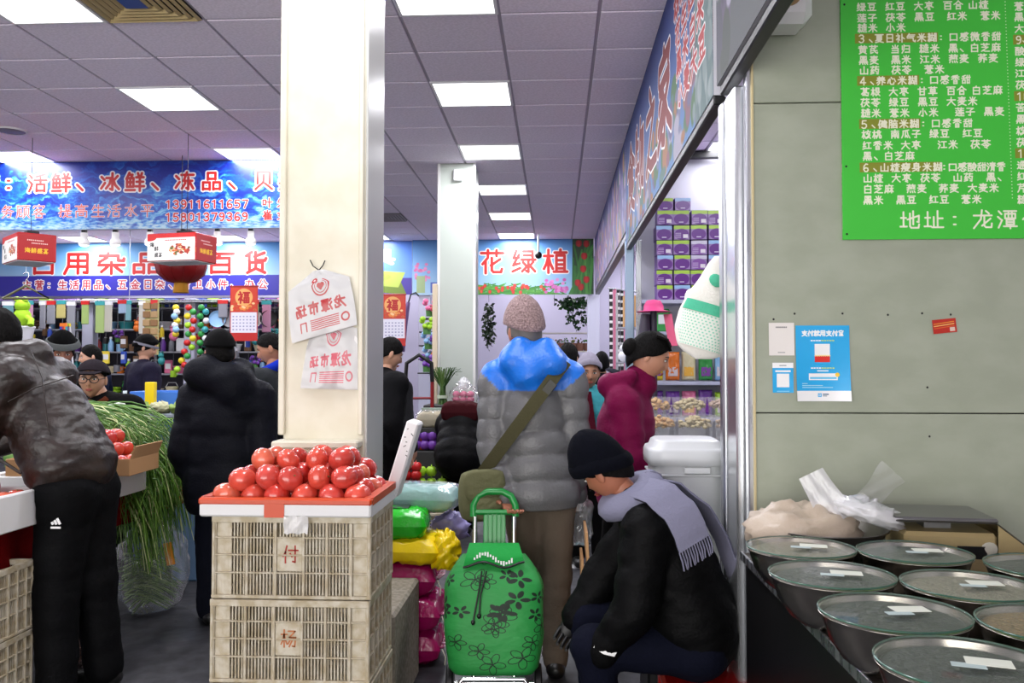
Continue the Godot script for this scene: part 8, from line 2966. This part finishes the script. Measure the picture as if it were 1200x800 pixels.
func bending_person() -> void:
	var base := V(-0.83, 0, -7.40)
	var J := {"pel": V(-0.83, 0.84, -7.34), "che": V(-0.83, 0.97, -7.52), "nck": V(-0.83, 1.00, -7.66), "hd": V(-0.83, 0.99, -7.76), "shL": V(-0.98, 0.95, -7.58), "shR": V(-0.68, 0.95, -7.58), "elL": V(-1.0, 0.72, -7.66), "wrL": V(-0.95, 0.56, -7.78), "elR": V(-0.66, 0.72, -7.66), "wrR": V(-0.70, 0.56, -7.78), "hipL": V(-0.91, 0.78, -7.36), "hipR": V(-0.75, 0.78, -7.36), "knL": V(-0.90, 0.44, -7.40), "knR": V(-0.76, 0.44, -7.40), "anL": V(-0.89, 0.085, -7.38), "anR": V(-0.77, 0.085, -7.40), "hem": V(-0.83, 0.66, -7.30)}
	var t := person("person in long black quilted coat bending, maroon puffed collar showing", base, J, {"coat": cloth("black_puffer", Color(0.022, 0.022, 0.026), 0.55, 0.1), "trousers": cloth("black_slacks", Color.BLACK), "bulk": 1.10, "cell": 0.018, "quilt": 0.12, "puff": 0.014, "wide": 1.15, "look": V(0, -0.6, -1).normalized(), "headup": V(0, 1, -0.6).normalized(), "hemr": 0.165})
	put("maroon_hood", pillow(V(0.36, 0.18, 0.24), 95.0, 0.02), cloth("maroon_cloth", Color(0.20, 0.05, 0.07), 0.85), t, V(0.0, 0.96, -0.06))


func other_people() -> void:
	# woman in a grey knitted hat behind the man in grey
	var at := V(0.235, 0, -6.3)
	var look := V(0.12, -0.12, 1.0).normalized()
	var J := standing(at, PI, 1.52)
	J.hd += V(0, -0.005, 0.03)
	var t := person("older woman facing us in grey knit hat and turquoise coat", at, J, {"coat": cloth("turquoise_coat", Color(0.22, 0.52, 0.56), 0.8), "trousers": cloth("black_slacks", Color.BLACK), "cell": 0.02, "look": look, "skin": Color(0.62, 0.44, 0.34), "hairline": [0.7, 1.4, 2.0]})
	beanie(t, J.hd + V(0, 0.015, -0.005), look, Vector3.UP, 1.02, cloth("pale_knit", Color(0.52, 0.50, 0.56), 0.95), 1.0)
	var m := MB.new()
	m.strip([V(-0.02, 1.27, 0.16), V(0.0, 1.1, 0.175), V(0.03, 0.9, 0.17)], [V(0.035, 0, 0)], 0.012)
	put("scarf_end", m, cloth("wine_scarf", Color(0.28, 0.06, 0.12), 0.9), t)
	# dark-haired head beside her
	at = V(0.10, 0, -6.85)
	J = standing(at, 0.3, 1.63)
	person("dark-haired person mostly hidden behind the blue hood", at, J, {"coat": cloth("charcoal_coat", Color(0.06, 0.06, 0.07), 0.8), "trousers": cloth("black_slacks", Color.BLACK), "look": V(0.4, -0.1, -1).normalized(), "hairline": [1.0, 1.9, 2.4], "hairrough": 0.16})
	at = V(0.47, 0, -8.9)
	J = standing(at, 0.0, 1.60)
	person("dark-haired person far down the aisle beyond magenta coat", at, J, {"coat": cloth("charcoal_coat", Color.BLACK), "trousers": cloth("black_slacks", Color.BLACK), "look": V(0, 0, -1), "hairline": [1.0, 1.9, 2.4], "cell": 0.025})
	# man right of the cream pillar
	at = V(-1.26, 0, -6.0)
	J = standing(at, -0.9, 1.66, 0.10)
	person("dark-haired man in black coat stepping out behind the pillar", at, J, {"coat": cloth("charcoal_coat", Color.BLACK), "trousers": cloth("black_slacks", Color.BLACK), "look": V(0.85, -0.35, -0.5).normalized(), "hairline": [0.9, 1.62, 2.3], "bulk": 1.1})
	at = V(-1.36, 0, -6.72)
	J = standing(at, -0.5, 1.58)
	person("person in dark grey coat behind the black-coated man", at, J, {"coat": cloth("slate_coat", Color(0.13, 0.13, 0.14), 0.8), "trousers": cloth("black_slacks", Color.BLACK), "look": V(0.5, -0.2, -0.8).normalized(), "hairline": [0.9, 1.6, 2.2], "bulk": 1.08})
	# man with the blue collar left of the pillar
	at = V(-1.99, 0, -6.1)
	J = standing(at, 1.2, 1.70, 0.10)
	t = person("man in profile with short hair and bright blue collar", at, J, {"coat": cloth("grey_jacket", Color(0.17, 0.18, 0.19), 0.8), "trousers": cloth("black_slacks", Color.BLACK), "look": V(-0.95, -0.35, 0.15).normalized(), "headup": V(-0.25, 1, 0).normalized(), "hairline": [0.88, 1.5, 2.25], "hairrough": 0.04, "skin": Color(0.66, 0.45, 0.35)})
	m = MB.new()
	var c: Vector3 = J.nck
	m.tube([c + V(-0.06, -0.02, 0.08), c + V(0.06, 0.04, 0.075), c + V(0.09, 0.05, 0.0), c + V(0.05, 0.04, -0.08)], 0.042, 10)
	put("blue_collar", m, cloth("blue_collar", Color(0.06, 0.16, 0.62), 0.8), t)
	at = V(-2.45, 0, -7.6)
	J = standing(at, 0.6, 1.56)
	t = person("short person in dark cap behind the blue-collared man", at, J, {"coat": cloth("slate_coat", Color.BLACK), "trousers": cloth("black_slacks", Color.BLACK), "look": V(0.3, -0.2, 1).normalized(), "cell": 0.025})
	beanie(t, J.hd + V(0, 0.015, 0), V(0.3, -0.2, 1).normalized(), Vector3.UP, 1.02, M["black_cap"], 0.95)
	# old woman with glasses
	at = V(-2.90, 0, -5.46)
	look = V(0.25, -0.02, 1.0).normalized()
	J = standing(at, PI - 0.3, 1.47, 0.03)
	J.hd += V(-0.08, 0, 0.04)
	J.nck += V(-0.04, 0, 0.02)
	t = person("old woman with glasses, dark tweed cap and black coat", at, J, {"coat": cloth("black_wool", Color(0.025, 0.025, 0.028), 0.9), "trousers": cloth("black_slacks", Color.BLACK), "cell": 0.017, "look": look, "skin": Color(0.70, 0.52, 0.42), "hairline": [0.8, 1.4, 2.0], "bulk": 1.15, "wide": 1.5})
	var cap := put("tweed_cap", shell(J.hd + V(0, 0.02, -0.005), look, V(0, 1, -0.1).normalized(), V(0.105, 0.115, 0.12), 1.15, 1.35, 1.55, 0.04, 0.9), cloth("tweed", Color(0.13, 0.11, 0.13), 0.95), t)
	m = MB.new()
	m.T = Transform3D(Basis.looking_at(look, Vector3.UP), J.hd + V(0, 0.02, 0))
	m.strip([V(0, 0.035, -0.10), V(0, 0.03, -0.125), V(0, 0.02, -0.15)], [V(0.08, 0, 0), V(0.075, 0, 0), V(0.05, 0, 0)], 0.008)
	put("peak", m, M["tweed"], cap)
	m = MB.new()
	m.T = Transform3D(Basis.looking_at(look, Vector3.UP), J.hd)
	for s in [-1.0, 1.0]:
		var ring := []
		for i in 13:
			var a := TAU * i / 12.0
			ring.append(V(0.034 * s + cos(a) * 0.027, 0.004 + sin(a) * 0.020, -0.102))
		m.tube(ring, 0.0028, 5, false)
		m.tube([V(0.060 * s, 0.008, -0.10), V(0.078 * s, 0.01, 0.0)], 0.002, 4)
	m.tube([V(-0.008, 0.006, -0.104), V(0.008, 0.006, -0.104)], 0.0025, 4)
	put("glasses", m, M["dark_metal"], t)
	m = MB.new()
	m.tube([J.nck + V(-0.06, -0.02, 0.08), J.nck + V(0.0, -0.06, 0.12), J.nck + V(0.07, 0.0, 0.06)], 0.04, 10)
	put("brown_scarf", m, cloth("rust_scarf", Color(0.30, 0.14, 0.08), 0.9), t)
	# man in a black hat with a grey brim
	at = V(-3.66, 0, -6.2)
	look = V(0.55, -0.35, 0.8).normalized()
	J = standing(at, PI - 0.5, 1.68)
	t = person("person in black hat with grey brim behind leather jacket", at, J, {"coat": cloth("black_wool", Color.BLACK), "trousers": cloth("black_slacks", Color.BLACK), "look": look, "hairline": [0.9, 1.8, 2.4], "skin": Color(0.58, 0.38, 0.30)})
	cap = put("felt_hat", shell(J.hd + V(0, 0.02, 0), look, Vector3.UP, V(0.105, 0.15, 0.125), 1.15, 1.25, 1.35, 0.02, 0.92), cloth("black_felt", Color(0.02, 0.02, 0.022), 0.95), t)
	m = MB.new()
	m.T = Transform3D(Basis.looking_at(look, Vector3.UP), J.hd + V(0, 0.02, 0))
	m.lathe([Vector2(0.100, 0.075), Vector2(0.112, 0.07), Vector2(0.125, 0.035), Vector2(0.118, 0.03), Vector2(0.10, 0.04)], 28, Vector3.ZERO, Basis(), 1.0, 1.15)
	put("brim", m, cloth("grey_felt", Color(0.28, 0.29, 0.29), 0.95), cap)
	# man in profile farther back
	at = V(-4.50, 0, -8.1)
	J = standing(at, PI / 2, 1.66)
	person("dark-haired man in blue jacket seen in profile at back left", at, J, {"coat": cloth("blue_work_jacket", Color(0.09, 0.11, 0.20), 0.8), "trousers": cloth("black_slacks", Color.BLACK), "look": V(-0.8, -0.1, 0.6).normalized(), "hairline": [0.9, 1.62, 2.3], "cell": 0.022})
	# man in purple jacket and beanie
	at = V(-4.12, 0, -8.35)
	J = standing(at, -0.7, 1.76)
	look = V(0.9, -0.25, -0.3).normalized()
	t = person("person in purple-grey jacket and black striped beanie at back", at, J, {"coat": cloth("purple_jacket", Color(0.11, 0.10, 0.17), 0.75), "trousers": cloth("black_slacks", Color.BLACK), "look": look, "bulk": 1.08, "cell": 0.022})
	beanie(t, J.hd + V(0, 0.015, 0), look, Vector3.UP, 1.03, M["black_cap"], 0.95)
	m = MB.new()
	m.T = Transform3D(Basis.looking_at(look, Vector3.UP), J.hd + V(0, 0.015, 0))
	m.lathe([Vector2(0.101, 0.0), Vector2(0.104, 0.012), Vector2(0.103, 0.024)], 28, V(0, 0.005, 0), Basis(), 1.0, 1.2)
	put("hat_stripe", m, paint(Color(0.5, 0.5, 0.55), 0.9), t)


# ---------------------------------------------------------------- shopping trolley
func build_trolley() -> void:
	rng.seed = 909
	var t := thing("shopping_trolley", "green wheeled shopping trolley bag with dark flower print", "trolley", V(-0.27, 0, -3.72))
	t.rotation.y = 0.06
	# everything leans back towards the handle
	var lean := Basis(Vector3.RIGHT, -0.20)
	var green := Color(0.13, 0.55, 0.24)
	var img := blank(1024, 512, green)
	var dark := Color(0.04, 0.13, 0.07)
	for i in 60:
		var o := Vector2(R(0, 1024), R(10, 500))
		var ok := true
		for k in 5:
			var a := R(0, 0.3) + TAU * k / 5.0
			var d := Vector2(cos(a), sin(a))
			var s := 25.0 + (i % 4) * 5.0
			if i % 2 == 0:
				for n in 5:
					disc(img, o + d * s * (0.35 + 0.16 * n), Vector2(1, 1) * s * [0.16, 0.24, 0.28, 0.26, 0.18][n], dark, 1.5)
			else:
				var prev := o
				for n in 13:
					var f := n / 12.0 * TAU
					var q := o + d * s * (0.62 - 0.55 * cos(f)) + d.orthogonal() * s * 0.32 * sin(f)
					draw_line(img, prev, q, 2.6, dark)
					prev = q
	var print_m := textured("flower_print", img, 0.6)
	print_m.normal_enabled = true
	print_m.normal_texture = M["soft"]
	print_m.normal_scale = 0.5
	var rows := []
	for i in 19:
		var f := i / 18.0
		var hx := 0.205 * (0.90 + 0.14 * sin(minf(f * 2.2, 1.0) * PI * 0.5)) * (1.0 if f < 0.72 else 1.0 - 0.38 * pow((f - 0.72) / 0.28, 1.5))
		var hz := 0.125 * (0.9 + 0.2 * sin(f * PI)) * (1.0 if f < 0.72 else 1.0 - 0.40 * pow((f - 0.72) / 0.28, 1.5))
		if i == 0:
			hx *= 0.9
			hz *= 0.9
		var r := PackedVector3Array()
		for j in 48:
			var a := TAU * j / 48.0 + PI * 0.5
			var c := V(cos(a), 0, -sin(a))
			var k := 1.0 / pow(pow(absf(c.x), 3.6) + pow(absf(c.z), 3.6), 1.0 / 3.6)
			var w := 1.0 + 0.035 * noise.get_noise_3d(c.x * 2.0, f * 3.0, c.z * 2.0) + (0.03 * sin(j * 1.57) * clampf((f - 0.75) * 4.0, 0.0, 1.0))
			r.append(lean * V(c.x * k * hx * w, 0.12 + f * 0.49, c.z * k * hz * w + 0.02) + V(0, 0.03, 0.06))
		rows.append(r)
	var m := MB.new()
	m.grid(rows, true, false, 1.0, -1.0)
	put("bag", m, print_m, t)
	var gm := cloth("trolley_green", green, 0.7)
	m = MB.new()
	m = MB.new()
	var bot := PackedVector3Array()
	for j in 48:
		bot.append((rows[0] as PackedVector3Array)[j])
	var cen := PackedVector3Array()
	for j in 48:
		cen.append(lean * V(0, 0.12, 0.02) + V(0, 0.03, 0.06))
	m.grid([cen, bot], true)
	put("bag_base", m, gm, t)
	# flap
	m = MB.new()
	rows = []
	for i in 8:
		var f := i / 7.0
		var r := PackedVector3Array()
		for j in 13:
			var u := j / 12.0 - 0.5
			var drop := 0.09 * f
			r.append(lean * V(u * (0.215 + 0.045 * f), 0.655 - drop - 0.012 * sin(u * 9.0) * f, 0.02 + 0.105 * sin(minf(f * 1.3, 1.0) * PI * 0.5) + 0.012 * cos(u * PI)) + V(0, 0.03, 0.06))
		rows.append(r)
	m.grid(rows)
	var flap := put("flap", m, gm, t)
	m = MB.new()
	var edge := []
	for p in rows[7]:
		edge.append(p)
	m.tube(edge, 0.005, 6)
	put("flap_piping", m, M["black_board"], flap)
	m = MB.new()
	for i in 15:
		var u := -0.34 + i * 0.047
		var p: Vector3 = lean * V(u * 0.24, 0.590 + 0.02 * sin(i * 0.42), 0.139) + V(0, 0.03, 0.06)
		m.box(p, V(0.007, 0.010 + 0.005 * (i % 3), 0.002), lean)
	put("white_lettering", m, M["white_paint"], flap)
	# drawstring
	m = MB.new()
	var cord := [V(-0.05, 0.54, 0.155), V(-0.06, 0.47, 0.165), V(-0.075, 0.39, 0.168), V(-0.085, 0.335, 0.168)]
	var cord2 := [V(-0.03, 0.54, 0.155), V(-0.055, 0.44, 0.166), V(-0.06, 0.36, 0.17)]
	for c in [cord, cord2]:
		var p := []
		for q in c:
			p.append(lean * (q as Vector3) + V(0, 0.03, 0.06))
		m.tube(p, 0.0035, 6)
		m.ball(p[p.size() - 1], V(0.009, 0.012, 0.009), 8, 6)
	put("drawstring", m, M["black_board"], t)
	# frame, handle, wheels
	m = MB.new()
	for s in [-0.088, 0.088]:
		m.tube([lean * V(s, 0.05, -0.07) + V(0, 0.03, 0.06), lean * V(s, 0.60, -0.075) + V(0, 0.03, 0.06), lean * V(s, 0.79, -0.07) + V(0, 0.03, 0.06)], 0.010, 10)
	put("tubes", m, M["chrome"], t)
	var plastic := mat("green_plastic_handle", Color(0.10, 0.55, 0.24), 0.3)
	put("back_plate", boxmb(lean * V(0, 0.72, -0.07) + V(0, 0.03, 0.06), V(0.10, 0.15, 0.012), 0.004, lean), plastic, t)
	for i in 4:
		put("plate_rib", boxmb(lean * V(-0.03 + i * 0.02, 0.72, -0.062) + V(0, 0.03, 0.06), V(0.006, 0.14, 0.006), 0.002, lean), plastic, t)
	m = MB.new()
	var hp := []
	for q in [V(-0.095, 0.77, -0.07), V(-0.095, 0.82, -0.07), V(-0.075, 0.862, -0.07), V(-0.035, 0.882, -0.07), V(0.035, 0.882, -0.07), V(0.075, 0.862, -0.07), V(0.095, 0.82, -0.07), V(0.095, 0.77, -0.07)]:
		hp.append(lean * q + V(0, 0.03, 0.06))
	m.tube(hp, 0.016, 10)
	m.tube([lean * V(-0.095, 0.79, -0.07) + V(0, 0.03, 0.06), lean * V(0.095, 0.79, -0.07) + V(0, 0.03, 0.06)], 0.013, 10)
	put("handle", m, plastic, t)
	m = MB.new()
	m.tube([V(-0.14, 0.02, 0.24), V(-0.14, 0.165, 0.235), V(-0.125, 0.185, 0.232), V(0.125, 0.185, 0.232), V(0.14, 0.165, 0.235), V(0.14, 0.02, 0.24)], 0.010, 10)
	m.tube([V(-0.14, 0.06, 0.24), V(-0.12, 0.06, 0.0)], 0.009, 8)
	m.tube([V(0.14, 0.06, 0.24), V(0.12, 0.06, 0.0)], 0.009, 8)
	put("front_frame", m, M["chrome"], t)
	for s in [-0.19, 0.19]:
		m = MB.new()
		m.turned([Vector2(0.0, -0.016), Vector2(0.075, -0.016), Vector2(0.08, -0.01), Vector2(0.08, 0.01), Vector2(0.075, 0.016), Vector2(0.0, 0.016)], 24, V(s, 0.08, -0.02), Basis(Vector3(0, 0, 1), PI / 2))
		put("wheel", m, M["dark_metal"], t)
	m = MB.new()
	m.tube([V(-0.19, 0.08, -0.02), V(0.19, 0.08, -0.02)], 0.008, 8)
	put("axle", m, M["chrome"], t)
